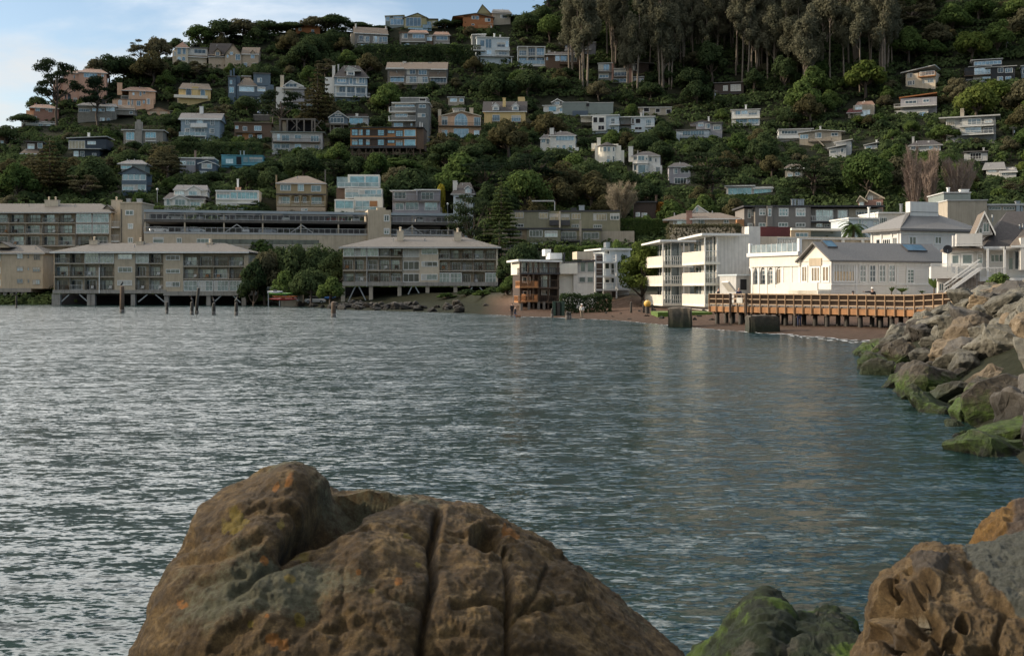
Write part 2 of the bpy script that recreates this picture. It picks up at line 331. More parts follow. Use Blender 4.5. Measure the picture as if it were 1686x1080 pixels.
glassm('glass_sky',(.24,.31,.35)); glassm('glass_dark',(.075,.09,.10)); glassm('glass_mid',(.14,.18,.20)); glassm('glass_teal',(.22,.35,.40),.5); glassm('glass_pale',(.50,.57,.60),.45,.15); glassm('glass_clear',(.25,.31,.33),.4,.1); glassm('glass_warm',(.32,.26,.18),.3,.15)
mat('leaf_lawn',(.08,.13,.02),.95,.4,3,.05)
GL=['glass_sky','glass_mid','glass_mid','glass_dark','glass_dark','glass_pale','glass_sky']
SKY_ST=.13; SUN_E=3.9; EXPO=0.46; CLOUD_SEED=3.1; CLOUD_B=4.8; HAZE=0
mat('pile_green',(.04,.07,.05),.8,.3,2)
# ------------------------------------------------------------------ hillside houses (coordinates are read off enlarged views of the photograph: view = origin x, origin y, scale)
v1=(0,60,5.4); v2=(260,40,5.4); v3=(520,0,5.4); v4=(760,40,4.96); v5=(0,200,5.4); v6=(260,180,5.4); v7=(520,140,4.91); v8=(760,160,4.437)
v9=(820,310,4.5); v10=(1020,310,4.153); v11=(1200,310,4.153); v12=(1400,300,4.153); v13=(1080,60,4.153); v14=(1360,60,4.153)
def house(label,view,x,yb,mark,yaw=0,cat='house',name='house',D=None):
    px=view[0]+x/view[2]; yaw=yaw*.6-math.degrees(math.atan((px-CX)/F))*(.85 if px>CX else .55)
    return B(name,label,cat,view,x,yb,D,yaw,mark)
# --- upper left
b=house('large pink mansion with arched windows behind the flat topped cypress',v1,700,600,'the pink mansion',8)
b.wall(470,400,560,605,8,'stucco_pink',1.2); b.wall(560,322,700,605,9,'stucco_pink'); b.wall(700,322,945,590,9,'stucco_pink',-.6)
b.roofx(545,712,324,300,9,'roof_tile',0,2,0); b.roofx(692,960,322,292,9,'roof_tile',-.6,2.5,2.5); b.slab(462,562,400,8,'roof_tile',1.2)
b.wins([(600,510,632,570),(712,496,738,556),(750,496,778,556),(575,515,592,560)],arch=True,fm='brick_pink',gm='glass_dark')
b.wins([(745,330,865,368,5),(900,335,925,360)],ly=-.6); b.wins([(612,420,636,462),(655,452,670,498),(652,345,668,378),(650,545,690,592,2)],fm='stucco_pink',gm='glass_mid'); b.chim(800,288,830,300,'stucco_pink',4); b.balc(698,860,575,598,1,'brick_pink','solid',-.6); b.done()
b=house('brown pink two storey house with low hip roof at the far left slope',v1,390,765,'the brown pink hip roofed house',14)
b.wall(300,636,518,768,8,'brick_pink'); b.wall(232,660,300,768,6,'stucco_peach',1.0); b.roofx(258,525,636,608,8,'roof_tile',0,2,3,over=.6)  # paler peach left wall: its sunlit side is put into the colour
b.wins([(315,638,355,668,2),(430,644,465,675,2),(405,644,425,660),(290,712,328,766,2)]); b.chim(305,600,325,615,'brick_pink',4); b.balc(222,300,752,768,1.2,'white','bars'); b.balc(200,300,700,712,1,'stucco_peach','solid'); b.done()
b=house('small pale house with a white patio umbrella terrace below the brown pink house',v1,390,800,'the white patio terrace',0)
b.wall(190,775,520,800,5,'stucco_white'); b.balc(190,520,758,775,.6,'white','posts'); b.gable(320,480,778,756,4,'white','stucco_white'); b.win(340,782,380,798,2); b.win(410,782,450,798,2); b.done()
b=house('rambling grey stone cottage with a rounded bay and dark chimney',v1,800,775,'the grey stone cottage',0)
b.wall(695,612,868,690,6,'grey_stone'); b.wall(868,622,1035,690,6,'grey_stone',.8); b.wall(1035,640,1200,700,6,'grey_stone',1.2,False); b.wall(690,690,1000,775,7,'grey_stone',.3)
b.roofx(685,872,612,592,6,'roof_grey',0,1.5,1.5); b.roofx(860,1045,622,600,6,'roof_grey',.8,1,1); b.roofx(1030,1205,650,612,6,'roof_brown',1.2,.5,1)
b.wins([(700,645,802,674,5),(820,642,930,670,5)]); b.win(945,632,1020,668,4,ly=.8); b.win(1150,668,1180,692,ly=1.2); b.wins([(715,720,765,765,3),(790,720,850,765,3),(890,725,930,765,2),(950,728,980,762)],ly=.3); b.chim(900,562,936,612,'trim_dark',3); b.wall(895,775,1000,868,4,'grey_stone',.8); b.wins([(915,815,935,850),(955,812,975,842)],ly=.8); b.done()
b=house('peach villa with a blue arched door and low hip roofs',v1,1180,650,'the peach villa',6)
b.wall(1145,482,1380,560,8,'stucco_peach',2); b.wall(1000,562,1300,655,8,'stucco_peach'); b.wall(1295,545,1365,660,7,'stucco_peach',-.8)
b.roofx(1080,1392,484,454,8,'roof_tile',2,2.5,2.5,over=.6); b.slab(998,1300,560,8,'roof_tile',0,.2,.2)
b.win(1050,565,1085,617,arch=True,gm='pale_blue',name='door'); b.wins([(1135,565,1155,615),(1168,560,1184,612),(1215,575,1250,620,2),(1270,565,1288,600)]); b.wins([(1178,500,1196,526),(1240,492,1258,532),(1272,485,1292,516)],ly=2); b.win(1305,556,1332,606,2,ly=-.8); b.chim(1042,418,1085,490,'stucco_peach',3,1.2); b.balc(1075,1145,530,560,.8,'white','bars',2); b.done()
b=house('low pink garage with a shallow gable next to the peach villa',v1,1410,695,'the low pink garage')
b.wall(1310,660,1508,698,5,'stucco_peach'); b.gable(1302,1516,662,630,5,'roof_tile','stucco_peach'); b.win(1330,668,1395,695,4,1,'stucco_peach','stucco_cream',name='garage_door'); b.win(1420,668,1490,695,4,1,'stucco_peach','stucco_cream',name='garage_door'); b.balc(1508,1575,665,695,.5,'stucco_white','posts'); b.done()
b=house('cream house with a dark mansard roof and arched dormers over a balcony',v2,320,698,'the cream mansard house',10)
b.wall(185,575,470,645,7,'stucco_yellow'); b.wall(172,645,440,705,6,'stucco_cream',.6); b.roofx(188,478,575,528,7,'roof_brown',0,1,1); 
b.wins([(248,572,298,636),(378,580,420,642)],arch=True); b.box('chimney',305,556,360,642,1,'stucco_yellow',-.4); b.balc(142,442,632,652,1.4,'white_warm','solid'); b.win(330,655,440,690,4,ly=.6); b.wall(165,705,250,775,4,'stucco_cream',.8); b.win(205,735,220,772,ly=.8); b.done()
b=house('grey concrete house with a railed roof terrace and a broad central chimney',v1,1260,1010,'the roof terrace house',-8)
b.wall(1098,842,1448,1012,8,'grey_stone'); b.slab(1080,1466,832,8,'trim_grey',0,.3,.7); b.balc(1084,1462,797,832,.3,'timber','bars',8.2); b.balc(1270,1462,797,832,.1,'timber','bars',0,sl=.05)
b.box('chimney',1200,760,1262,1012,1.1,'concrete',-.7); b.box('chimney_pot',1215,742,1245,760,.8,'concrete',-.5)
b.wins([(1120,853,1196,925,3),(1292,853,1387,905,4),(1118,952,1196,1012,2),(1283,950,1387,1005,3)],gm='glass_teal'); b.balc(1118,1196,920,942,.8,'stucco_white','bars'); b.balc(1290,1387,905,930,.6,'white','bars'); b.done()
b=house('black sided house with tall cream lit windows and a slanting flat roof',v1,760,1075,'the black sided house',-12)
b.wall(612,915,945,1000,8,'navy_siding',0,False); b.wall(650,1000,885,1075,8,'navy_siding',.5); b.slab(595,955,905,8,'trim_grey',0,.25,.6,rise=.6); b.slab(612,900,998,3,'trim_grey',-.6,.2,.3,'porch_roof')
b.wins([(612,930,756,1005,5)],gm='glass_warm'); b.win(778,934,852,963,3); b.win(712,1022,751,1074,2,2,ly=.5); b.win(655,1020,700,1070,2,2,ly=.5,gm='glass_pale'); b.wall(690,1075,780,1150,4,'stucco_white',.8); b.win(820,1040,855,1068,2,ly=.5); b.chim(778,862,795,900,'white',3,.6); b.done()
b=house('small dark house with two stacked roofs half hidden by a brown conifer',v1,270,1070,'the small dark house',0)
b.wall(235,942,380,1012,6,'brown_dark',1.2); b.wall(195,1030,350,1080,7,'brown_dark'); b.slab(220,388,935,6,'roof_grey',1.2,.2); b.roofx(178,360,1042,1008,3,'roof_brown',-.5,1,1); b.win(245,958,306,1003,2,ly=1.2,gm='glass_pale'); b.win(335,950,378,998,2,ly=1.2); b.wins([(200,1045,266,1078,2),(285,1040,318,1075,2)],gm='glass_pale'); b.done()
b=house('weathered shingled house at the left edge above the dark trees',v1,25,960,'the shingled house at the left edge',0)
b.wall(-40,890,62,965,6,'brown_shingle'); b.gable(-50,78,892,850,6,'roof_grey','brown_shingle'); b.win(5,928,32,955,2); b.done()
b=house('dark grey green house with a tall gabled glass front below a grey hip roof',v5,1195,690,'the gabled glass house',-6)
b.wall(1080,375,1290,470,6,'green_grey',2.2); b.wall(1085,455,1302,640,7,'slate_blue'); b.roofx(1045,1310,375,345,6,'roof_grey',2.2,2,2); b.gable(1050,1325,462,400,5,'trim_dark','slate_blue',-.3,xr=1190,th=.2); b.box('trim',1082,525,1304,560,.3,'slate_blue',-.2)
b.win(1076,380,1170,424,2,ly=2.2,gm='glass_teal'); b.wins([(1090,452,1140,524,1),(1140,430,1192,524,1),(1192,430,1246,524,1),(1246,452,1298,524,1),(1088,560,1190,614,2),(1194,560,1298,614,2)],gm='glass_sky'); b.wall(1085,640,1300,690,5,'blue_dark',1.5); b.pole(1090,640,690,.3,'slate_blue',.3); b.pole(1295,640,690,.3,'slate_blue',.3); b.balc(1300,1360,548,572,.8,'timber','bars',2); b.done()
# --- upper middle
b=house('pale turreted house with a conical roof beside the shingled manor',v2,300,385,'the turreted house',6)
b.wall(160,205,268,335,5,'stucco_cream',-.8); b.wall(265,212,440,290,6,'stucco_white',.5,False); b.wall(268,280,432,388,6,'stucco_cream',.2); b.roofx(152,282,208,158,5,'roof_tile',-.8,9,9); b.slab(285,450,210,6,'roof_grey',.5); b.roofx(262,440,292,266,3,'roof_brown',-.1,.6,.6)
b.wins([(172,212,206,270),(214,212,249,270),(142,245,158,285)],ly=-.8,gm='glass_mid'); b.wins([(174,290,205,326),(213,290,244,326)],ly=-.8,arch=True); b.win(322,226,426,263,3,ly=.5,gm='glass_dark'); b.wall(130,235,162,335,4,'stucco_cream',.4); b.done()
b=house('shingled manor house with three steep gables and a dark roof',v2,670,400,'the gabled manor',-6,'manor')
b.wall(450,270,620,335,7,'stone_beige',.6); b.wall(597,265,742,400,7,'stone_beige',-.5); b.wall(745,262,895,405,7,'stone_beige')
b.roofx(448,640,290,172,7,'roof_dark',.6,0,0,'stone_beige'); b.gable(585,752,275,176,7,'roof_brown','stone_beige',-.5,xr=668); b.roofx(740,900,266,208,7,'roof_brown',0,0,0,'stone_beige')
b.gable(498,562,245,214,3,'roof_brown','stone_beige',-.2); b.box('dormer',505,243,556,285,2,'stone_beige',-.1); b.gable(820,866,258,232,3,'roof_brown','stone_beige',-.4,over=.2)
b.win(515,235,545,280,2,ly=-.1); b.wins([(690,268,732,322,2),(640,248,668,276,2),(612,275,628,300)],ly=-.5); b.wins([(826,262,860,306,2),(765,345,793,381,2),(842,347,876,385,2)]); b.done()
b=house('dark slate blue house with two towers and a brown hip roof',v2,820,700,'the slate blue towered house',8)
b.wall(700,545,1000,705,8,'slate_blue'); b.wall(625,470,692,620,7,'slate_blue',-.4); b.wall(850,440,1000,545,6,'slate_blue',1.2,False); b.wall(690,460,730,550,5,'blue_dark',.8); b.wall(975,540,1030,620,5,'slate_blue',.5)
b.roofx(705,885,545,478,8,'roof_brown',0,2.5,2.5); b.slab(620,698,462,7,'roof_grey',-.4); b.slab(845,1005,436,6,'roof_grey',1.2); b.slab(740,830,462,3,'trim_grey',5)
b.wins([(722,556,856,602,5),(885,560,955,600,3),(820,650,852,716,2),(885,655,916,716,2)]); b.wins([(636,560,676,612,2),(640,500,660,535)],ly=-.4,gm='glass_teal'); b.win(885,480,925,520,2,ly=1.2); b.chim(640,415,658,465,'slate_blue',1,.8); b.chim(668,400,682,465,'slate_blue',2,.8); b.balc(720,1000,610,640,.8,'slate_blue','solid'); b.done()
b=house('white house with sweeping grey roofs and a tall pale chimney',v2,1240,785,'the sweeping roofed white house',-5)
b.wall(1125,548,1250,590,5,'stucco_white',1); b.gable(1112,1300,552,500,6,'roof_grey','white',1,xr=1185,trim='white'); b.slab(1105,1385,570,6,'trim_grey',.2); b.wall(1200,575,1300,700,6,'grey_violet',.4); b.roofx(1200,1410,708,590,7,'roof_taupe',.2,.4,2.5)
b.wall(1095,706,1398,788,7,'grey_violet'); b.wins([(1135,528,1236,562,3)],ly=1); b.wins([(1318,712,1392,748,3),(1190,708,1230,736,2)]); b.chim(1088,458,1117,562,'stucco_cream',1.5,1); b.wall(1050,560,1120,640,5,'stucco_white',.8); b.done()
b=house('light blue three storey house with white balconies and a brown roof',v2,375,1060,'the light blue three storey house',-6)
b.wall(205,845,548,1065,9,'blue_siding'); b.roofx(183,570,845,792,9,'roof_grey',0,0,0,'blue_siding',over=.6); b.box('trim',184,838,566,850,.2,'white',-.68)
b.wins([(245,848,279,894,2,2),(345,850,402,890,3),(467,850,501,901,2,2),(240,928,281,966,2,2),(328,925,416,976,3),(459,930,501,971,2,2),(455,1016,501,1056,2,2),(215,1020,300,1050,3),(310,1020,415,1055,4)]); b.balc(290,436,882,912,1.2,'white','solid'); b.balc(186,428,960,992,1.6,'white','glass'); b.wall(205,1000,215,1060,1,'white',-1.5); b.pole(425,992,1060,.2,'white',-1.5); b.pole(203,992,1060,.2,'white',-1.5); b.chim(370,735,402,790,'white',4,.8); b.done()
b=house('flat roofed brown house with an orange wall panel',v2,840,1030,'the brown house with the orange panel',6)
b.wall(680,880,1010,1032,8,'brown_shingle'); b.slab(672,1025,874,8,'roof_brown',0,.3,.6); b.box('orange_panel',752,972,866,1028,.12,'wood_orange',-.12); b.slab(690,925,962,1.2,'roof_brown',-1.2,.2,.2,'porch_roof')
b.wins([(688,905,716,933),(755,910,793,948,2),(856,905,920,950,3),(885,985,925,1030,2),(710,990,746,1022,2)]); b.win(808,980,842,1015,2,ly=-.13); b.done()
b=house('long pale two storey house with rows of balconies above the white cottage',v6,1240,380,'the long balconied house',0)
b.wall(1015,208,1462,382,8,'grey_pale'); b.slab(1002,1487,202,8,'green_grey',0,.25,.8)
b.wins([(1030,220,1088,280,2),(1100,230,1170,285,2),(1216,228,1274,265,2),(1358,235,1432,290,3),(1030,308,1090,350,2),(1096,310,1170,350,2),(1216,310,1272,346,2),(1356,320,1432,352,3)]); b.balc(1016,1442,262,292,1.3,'timber','bars'); b.balc(1190,1330,348,378,1.3,'trim_grey','bars'); b.done()
b=B('car_deck','timber car deck on tall crossed posts above the long balconied house','car deck',v2,1230,990,None,0,'the timber car deck')
b.box('deck',1080,838,1400,852,6,'timber_grey',0); p=b.mb()
for i in range(4):
    x0=1090+i*95; a,zt=b.L(x0,852); c,zb_=b.L(x0+80,940)
    if i%2==1: p.bar((a,.1,zt),(c,.1,zb_),.2); p.bar((c,.1,zt),(a,.1,zb_),.2)
p.build('brace','timber_grey',b.root)
for x in (1085,1150,1235,1300,1370,1395): b.pole(x,852,950,.45,'timber_grey',0,'post',True)
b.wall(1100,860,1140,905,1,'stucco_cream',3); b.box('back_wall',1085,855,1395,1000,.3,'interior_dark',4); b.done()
b=B('retaining_wall','concrete retaining wall holding the blue parked car','wall',v2,930,842,None,0); CARZ=b
b.box('coping',848,803,1008,812,4,'concrete',-.1); b.box('wall',850,812,1005,880,4,'concrete_dark',0,True); b.done()
b=house('grey blue house with white framed windows and a white edged flat roof',v6,400,590,'the small grey blue house',-4)
b.wall(195,438,335,500,6,'grey_violet',.8); b.wall(335,445,505,595,7,'blue_dark',1.4); b.slab(188,506,432,7,'white',.8,.25,.5); b.wall(362,485,515,595,6,'blue_dark',-.4); b.gable(352,522,484,456,6,'white','blue_dark',-.4,xr=440,th=.2)
b.wins([(390,482,482,530,1),(372,552,434,583,3),(470,560,498,596)],ly=-.4,ft=.2); b.wins([(198,460,250,496,3),(255,462,330,500,3)],ly=.8); b.win(334,555,360,590,ly=1.4); b.balc(335,362,500,540,.5,'timber','bars'); b.chim(322,370,340,430,'rust_metal',3,.4); b.balc(390,505,428,448,.05,'trim_grey','bars',1.2,sl=.05); b.done()
b=house('turquoise flat roofed box house with dark central doorway',v6,750,520,'the turquoise house',0)
b.wall(565,412,935,500,8,'turquoise',0,False); b.wall(565,498,750,532,7,'turquoise',.5); b.wall(750,498,930,560,6,'blue_dark',1.5); b.slab(562,938,408,8,'turquoise',0,.2,.25)
b.win(600,440,672,487,3,fm='turquoise',gm='glass_pale'); b.win(694,420,746,497,1,fm='turquoise',gm='interior_dark',name='door'); b.win(756,424,806,474,1,fm='turquoise',gm='glass_mid'); b.win(810,424,932,474,3,fm='turquoise',gm='glass_mid'); b.pole(748,498,556,.15,'turquoise',-.1); b.chim(730,375,738,408,'metal_grey',3,.3); b.chim(760,375,770,408,'metal_grey',3,.3); b.done()
b=house('white cottage with two small gables and dark roofs above the parking deck',v6,230,885,'the gabled white cottage',0)
b.wall(55,795,410,888,8,'siding_white'); b.wall(142,715,435,775,6,'siding_white',1.5,False); b.roofx(48,428,795,745,8,'roof_dark',0,1,1); b.gable(108,284,796,760,3,'white','siding_white',-.5,xr=196,th=.22); b.box('bay',130,794,262,886,.6,'siding_white',-.45)
b.roofx(136,446,715,675,6,'roof_grey',1.5,.5,.5); b.gable(245,400,722,676,4,'white','siding_white',.9,xr=322,th=.22); b.box('dormer',262,718,382,770,1,'siding_white',.95)
b.wins([(75,800,108,856),(288,805,374,860,3)]); b.win(150,800,244,856,3,ly=-.46); b.win(272,722,350,768,2,ly=.94); b.win(150,725,232,762,4,ly=1.5); b.done()
b=house('white modernist house with two bands of glass and a thin white flue',v6,700,890,'the white modernist house',0)
b.wall(515,722,898,892,8,'white_warm'); b.slab(510,900,722,8,'white',0,.3,.35)
b.wins([(520,735,640,795,4),(644,738,704,796,1),(708,738,886,800,5),(545,833,606,886,2),(610,835,697,886,2),(715,838,892,890,4)],gm='glass_teal'); b.box('band',514,800,896,808,.4,'white',-.4); b.box('porch_roof',700,834,898,841,1.2,'white',-1.2); b.pole(896,738,890,.2,'white',-1.0); b.chim(702,625,718,716,'white',3,.4); b.chim(692,700,735,722,'stucco_pink',3,1); b.done()
b=house('tan two storey house with an arched veranda and a brown hip roof',v6,1270,900,'the tan veranda house',0)
b.wall(1055,658,1490,905,9,'tan_siding',1.6); b.wall(1052,658,1494,762,2,'tan_siding',0,False); b.roofx(1048,1500,656,594,10.5,'roof_brown',0,5,5,over=.5); b.box('trim',1050,752,1496,762,.2,'trim_dark',-.2)
b.wins([(1088,673,1182,724,3),(1244,668,1298,728,3),(1362,678,1450,733,2)]); b.wins([(1075,778,1175,840,3),(1365,782,1455,842,3)],ly=1.6); b.win(1215,775,1252,832,2,gm='glass_dark',ly=1.6,name='door'); b.win(1288,775,1320,832,2,gm='glass_dark',ly=1.6,name='door')
for x in (1058,1180,1266,1355,1486): b.pole(x,762,860,.28,'tan_siding',.15,'column')
p=b.mb()
for xa,xb in ((1062,1176),(1184,1262),(1270,1351),(1359,1482)):
    a,zt=b.L(xa,762); c,_=b.L(xb,762); r=(c-a)/2
    for sx,x in ((1,a),(-1,c)):
        pts=[(x,zt),(x+sx*.9,zt)]+[(x+sx*(.9-.9*math.sin(t)),zt-.9+.9*math.cos(t)) for t in (.4,.8,1.2,1.57)]
        if sx<0: pts=pts[::-1]
        p.prism(pts,.05,.25)
p.build('arch_bracket','tan_siding',b.root); b.balc(1058,1486,822,858,1.5,'white_warm','bars',1.6,'tan_siding'); b.box('base',1056,870,1490,906,.3,'stone_beige',-.02)
b.wins([(1275,882,1330,905,2)]); b.chim(1045,590,1058,655,'tan_siding',3,.5); b.chim(1482,545,1492,655,'timber_grey',3,.3); b.done()
b=house('white and glass house of three stepped terraces above the parking deck',v7,350,1035,'the stepped glass house',0)
b.wall(258,725,515,828,6,'white_warm',3,False); b.wall(170,745,258,830,5,'glass_clear',4,False); b.wall(235,838,536,925,7,'white_warm',1.6,False); b.wall(165,835,236,925,6,'brown_shingle',2.4,False); b.wall(152,925,310,1032,8,'white_warm',0); b.wall(310,905,540,1060,9,'white_warm',.4)
b.wins([(275,738,394,822,1),(400,738,508,822,1)],ly=3,gm='glass_teal'); b.wins([(238,843,346,914,2),(350,848,488,908,3),(492,846,532,908)],ly=1.6,gm='glass_sky'); b.wins([(158,934,304,1000,2)],gm='glass_teal'); b.win(320,936,434,1008,2,ly=.4,gm='glass_sky'); b.box('recess',434,938,497,985,.1,'wood_orange',.32)
b.balc(178,510,790,826,1.2,'white','glass',3); b.balc(236,532,885,912,1,'white','glass',1.6); b.balc(318,498,985,1012,.8,'white','glass',.4); b.slab(150,312,930,5,'white',0,.25,.3,'porch_roof'); b.box('trim',235,912,536,926,.5,'stucco_cream',1.1); b.done()
b=house('grey shingled two storey house with long white trimmed balconies',v7,810,1045,'the grey shingled house',-4)
b.wall(620,852,1005,1065,8,'grey_violet'); b.slab(600,830,853,8,'white',0,.2,.8); b.slab(795,1005,846,8,'white',-.3,.25,.8)
b.wins([(632,866,730,922,3),(852,868,952,928,3),(640,955,712,1010,2),(724,948,830,1010,3),(880,950,982,1015,3)]); b.balc(622,1006,898,938,1.3,'timber_grey','bars'); b.balc(618,1018,992,1030,1.5,'grey_violet','bars'); b.box('partition',812,850,822,938,1.2,'grey_violet',-1.2); b.done()
b=house('blue white Victorian house with a dark mansard roof and white chimney',v7,1180,1040,'the small Victorian house',-6)
b.wall(1112,880,1270,1045,8,'pale_blue'); b.roofx(1092,1290,880,790,8,'roof_dark',0,2,1.5); b.chim(1108,778,1140,860,'stucco_white',1,.9); b.gable(1200,1262,838,812,3,'white','pale_blue',-.3); b.box('dormer',1206,836,1258,876,2,'pale_blue',-.28); b.win(1222,842,1246,874,2,ly=-.29); b.wins([(1160,922,1182,958),(1205,925,1228,960)]); b.slab(1130,1275,908,2,'roof_dark',-1,.2,.2,'porch_roof'); b.done()
b=house('blue grey four floor house with white dormer and a wraparound porch',v3,310,905,'the blue porch house',6)
b.wall(165,685,458,862,9,'blue_siding'); b.wall(165,850,468,915,8,'blue_dark',.3); b.wall(150,888,275,930,6,'stucco_white',0); b.roofx(158,475,686,586,9,'roof_dark',0,3.5,3.5,over=.6); b.box('dormer',272,622,345,675,3,'siding_white',-.4); b.gable(258,402,628,588,4,'white','siding_white',-.4,xr=288,th=.18); b.wall(82,690,165,860,7,'siding_white',1.2)
b.wins([(190,682,270,737,3),(357,690,438,747,3),(295,682,331,754,1)],ft=.2); b.win(286,632,336,670,3,ly=-.4); b.wins([(180,770,264,824,3),(277,775,346,828,2),(361,780,442,838,2)],gm='glass_dark')
for x in (178,270,353,448): b.pole(x,762,862,.28,'white',-.7,'post')
b.box('trim',168,757,458,768,1.3,'white',-1.1); b.balc(168,482,828,860,1.8,'white','bars'); b.chim(146,588,172,660,'stucco_white',2,.9); b.chim(194,578,206,640,'trim_grey',3,.4); b.done()
b=house('blue grey four floor apartment house with white railed curved balconies',v7,800,490,'the grey four floor house',-6)
b.wall(805,148,912,500,9,'grey_siding'); b.wall(612,148,805,345,7,'grey_siding',1.6,True); b.slab(612,922,142,9,'white',0,.22,.4); b.wall(685,108,900,140,5,'grey_siding',3,False); b.slab(680,906,102,5,'trim_grey',3,.2,.3)
b.wins([(833,160,889,189,2),(824,232,886,263,2)]); b.wins([(640,160,800,182,5),(640,232,742,262,3),(630,304,706,340,3),(765,312,782,332)],ly=1.6,gm='glass_sky'); b.balc(590,806,178,214,2.2,'white','bars',1.6); b.balc(586,806,252,288,2.2,'white','bars',1.6); b.win(835,108,890,134,1,ly=3,gm='interior_dark'); b.chim(838,305,846,352,'white',-.9,.25); b.chim(856,312,864,356,'white',-.9,.25); b.done()
b=B('motel_block','long brown timber block on stilts with two rows of blue lit windows','apartment block',v7,575,625,None,-2,'the stilted brown block')
b.box('wall',280,348,812,508,9,'wood_orange',0); b.box('wall',812,355,872,520,8,'brown_shingle',.2); b.box('floor_beam',278,492,812,512,9.2,'trim_dark',-.25); b.slab(272,872,344,9,'trim_dark',0,.2,.8)
for dy in (0,78):
    b.wins([(290,360+dy,340,410+dy,2,2),(344,360+dy,381,410+dy,1,2),(404,362+dy,438,410+dy,1,2),(500,364+dy,553,412+dy,2,3),(580,368+dy,638,394+dy,2),(645,370+dy,704,418+dy,3,3)],fm='trim_dark',gm='glass_teal'); b.win(715,364+dy,806,416+dy,1,fm='white',gm='glass_teal')
    for x0,x1 in ((384,402),(440,498),(556,578)): b.box('dark_panel',x0,360+dy,x1,412+dy,.06,'brown_dark',-.06)
b.box('ledge',282,424,808,434,.5,'trim_dark',-.5)
for i,x in enumerate(range(295,870,55)): b.pole(x,512,640,.35,'timber',.3,'stilt',True); b.pole(x,512,600,.3,'timber',5,'stilt',True)
p=b.mb()
for i in range(10):
    a,zt=b.L(300+i*52,514); c,zb_=b.L(345+i*52,600); p.bar((a,.25,zt),(c,.25,zb_),.22) if i%2 else p.bar((c,.25,zt),(a,.25,zb_),.22)
for y in (560,600): a,zt=b.L(295,y); c,_=b.L(860,y); p.bar((a,.25,zt),(c,.25,zt),.2)
p.build('brace','timber',b.root); b.bb[3]=140+600/4.91; b.done()
b=house('narrow gabled timber tower house on crossed stilts beside the brown block',v7,175,480,'the narrow gabled tower house',4)
b.wall(105,262,258,315,6,'slate_blue',0,False); b.gable(98,266,264,210,6,'roof_grey','slate_blue',0,xr=180,trim='grey_pale'); b.win(115,265,226,308,4); b.win(155,228,205,252,2); b.box('deck',78,312,262,322,7,'timber_grey',-1); b.wall(118,325,222,395,4,'brown_dark',1); b.win(150,345,195,378,2,ly=1)
for x in (118,145,205,222): b.pole(x,322,490,.4,'timber_grey',0,'stilt',True)
p=b.mb(); a,zt=b.L(148,405); c,zb_=b.L(202,470); p.bar((a,0,zt),(c,0,zb_),.22); p.bar((c,0,zt),(a,0,zb_),.22); p.bar((a,0,zt),(c,0,zt),.25); p.bar((a,0,zb_),(c,0,zb_),.25); p.build('brace','timber_grey',b.root); b.balc(78,116,288,312,1,'timber','bars'); b.done()
b=house('low pale annex with one wide window beside the narrow tower house',v7,345,325,'the low pale annex')
b.wall(265,262,425,328,6,'grey_pale'); b.slab(258,430,256,6,'trim_grey'); b.wall(240,235,420,258,4,'brown_dark',3,False); b.win(270,268,382,318,3,gm='glass_teal'); b.chim(322,236,342,258,'stucco_white',2,.8); b.done()
b=house('peach house with a pediment, a great arched window and twin chimneys',v7,1160,455,'the peach pediment house',4)
b.wall(992,250,1335,460,9,'stucco_peach'); b.wall(1095,228,1268,250,8,'stucco_peach',0,False); b.gable(1008,1338,248,208,9,'roof_brown','stucco_peach',0,xr=1180,trim='stucco_cream')
b.win(1120,232,1226,330,4,2,arch=True,gm='glass_sky'); b.wins([(1018,258,1064,326,2),(1278,262,1331,332,3),(1018,366,1064,418,2),(1278,368,1323,424,2)]); b.win(1114,354,1236,432,4,gm='glass_sky'); b.balc(992,1336,304,332,1.1,'timber','bars'); b.chim(988,202,1014,262,'stucco_cream',1,.8); b.chim(1244,190,1273,250,'stucco_cream',3,.9); b.wall(1110,195,1205,222,3,'stucco_white',4,False); b.slab(1104,1212,190,3,'trim_grey',4,.2); b.win(1120,198,1200,218,5,ly=4); b.done()
b=house('low cream cottage with two small windows behind the peach pediment house',v7,1130,172,'the low cream cottage')
b.wall(1070,102,1200,180,6,'stucco_taupe'); b.slab(1062,1205,98,6,'trim_grey'); b.wins([(1084,107,1142,140,1),(1160,109,1196,140,1)],ft=.22); b.done()
# --- crest
b=house('orange brown house with a broad low roof on the crest by the tall gable',v3,1440,290,'the orange crest house',10)
b.wall(1310,140,1578,295,8,'orange_stain'); b.gable(1215,1590,150,122,8,'roof_grey','orange_stain',0,xr=1420,over=.8); b.gable(1418,1580,140,42,7,'roof_brown','olive_yellow',6,xr=1480); b.wall(1425,120,1570,150,5,'olive_yellow',6,False); b.wall(1568,108,1730,250,7,'stucco_taupe',4); b.roofx(1560,1745,118,88,7,'roof_slate',4,1,1)
b.wins([(1385,146,1415,174),(1421,146,1450,176,1)]); b.wins([(1504,165,1552,196,2),(1385,215,1410,228)],gm='glass_dark'); b.win(1640,135,1700,165,3,ly=4); b.balc(1440,1575,225,250,1,'wood_orange','solid'); b.done()
b=house('green and yellow glass fronted house with an arched roof on the ridge',v3,850,270,'the glass fronted ridge house',0)
b.wall(785,150,985,250,9,'olive_yellow'); b.gable(770,1002,162,118,9,'roof_grey','olive_yellow',0,xr=905); b.wall(618,150,786,270,8,'green_grey',1); b.slab(612,790,145,8,'olive_yellow',1,.25,rise=.4); b.wall(985,175,1085,280,7,'olive_yellow',1); b.slab(980,1090,170,7,'trim_dark',1); b.wall(820,248,1030,300,7,'turquoise',-.6)
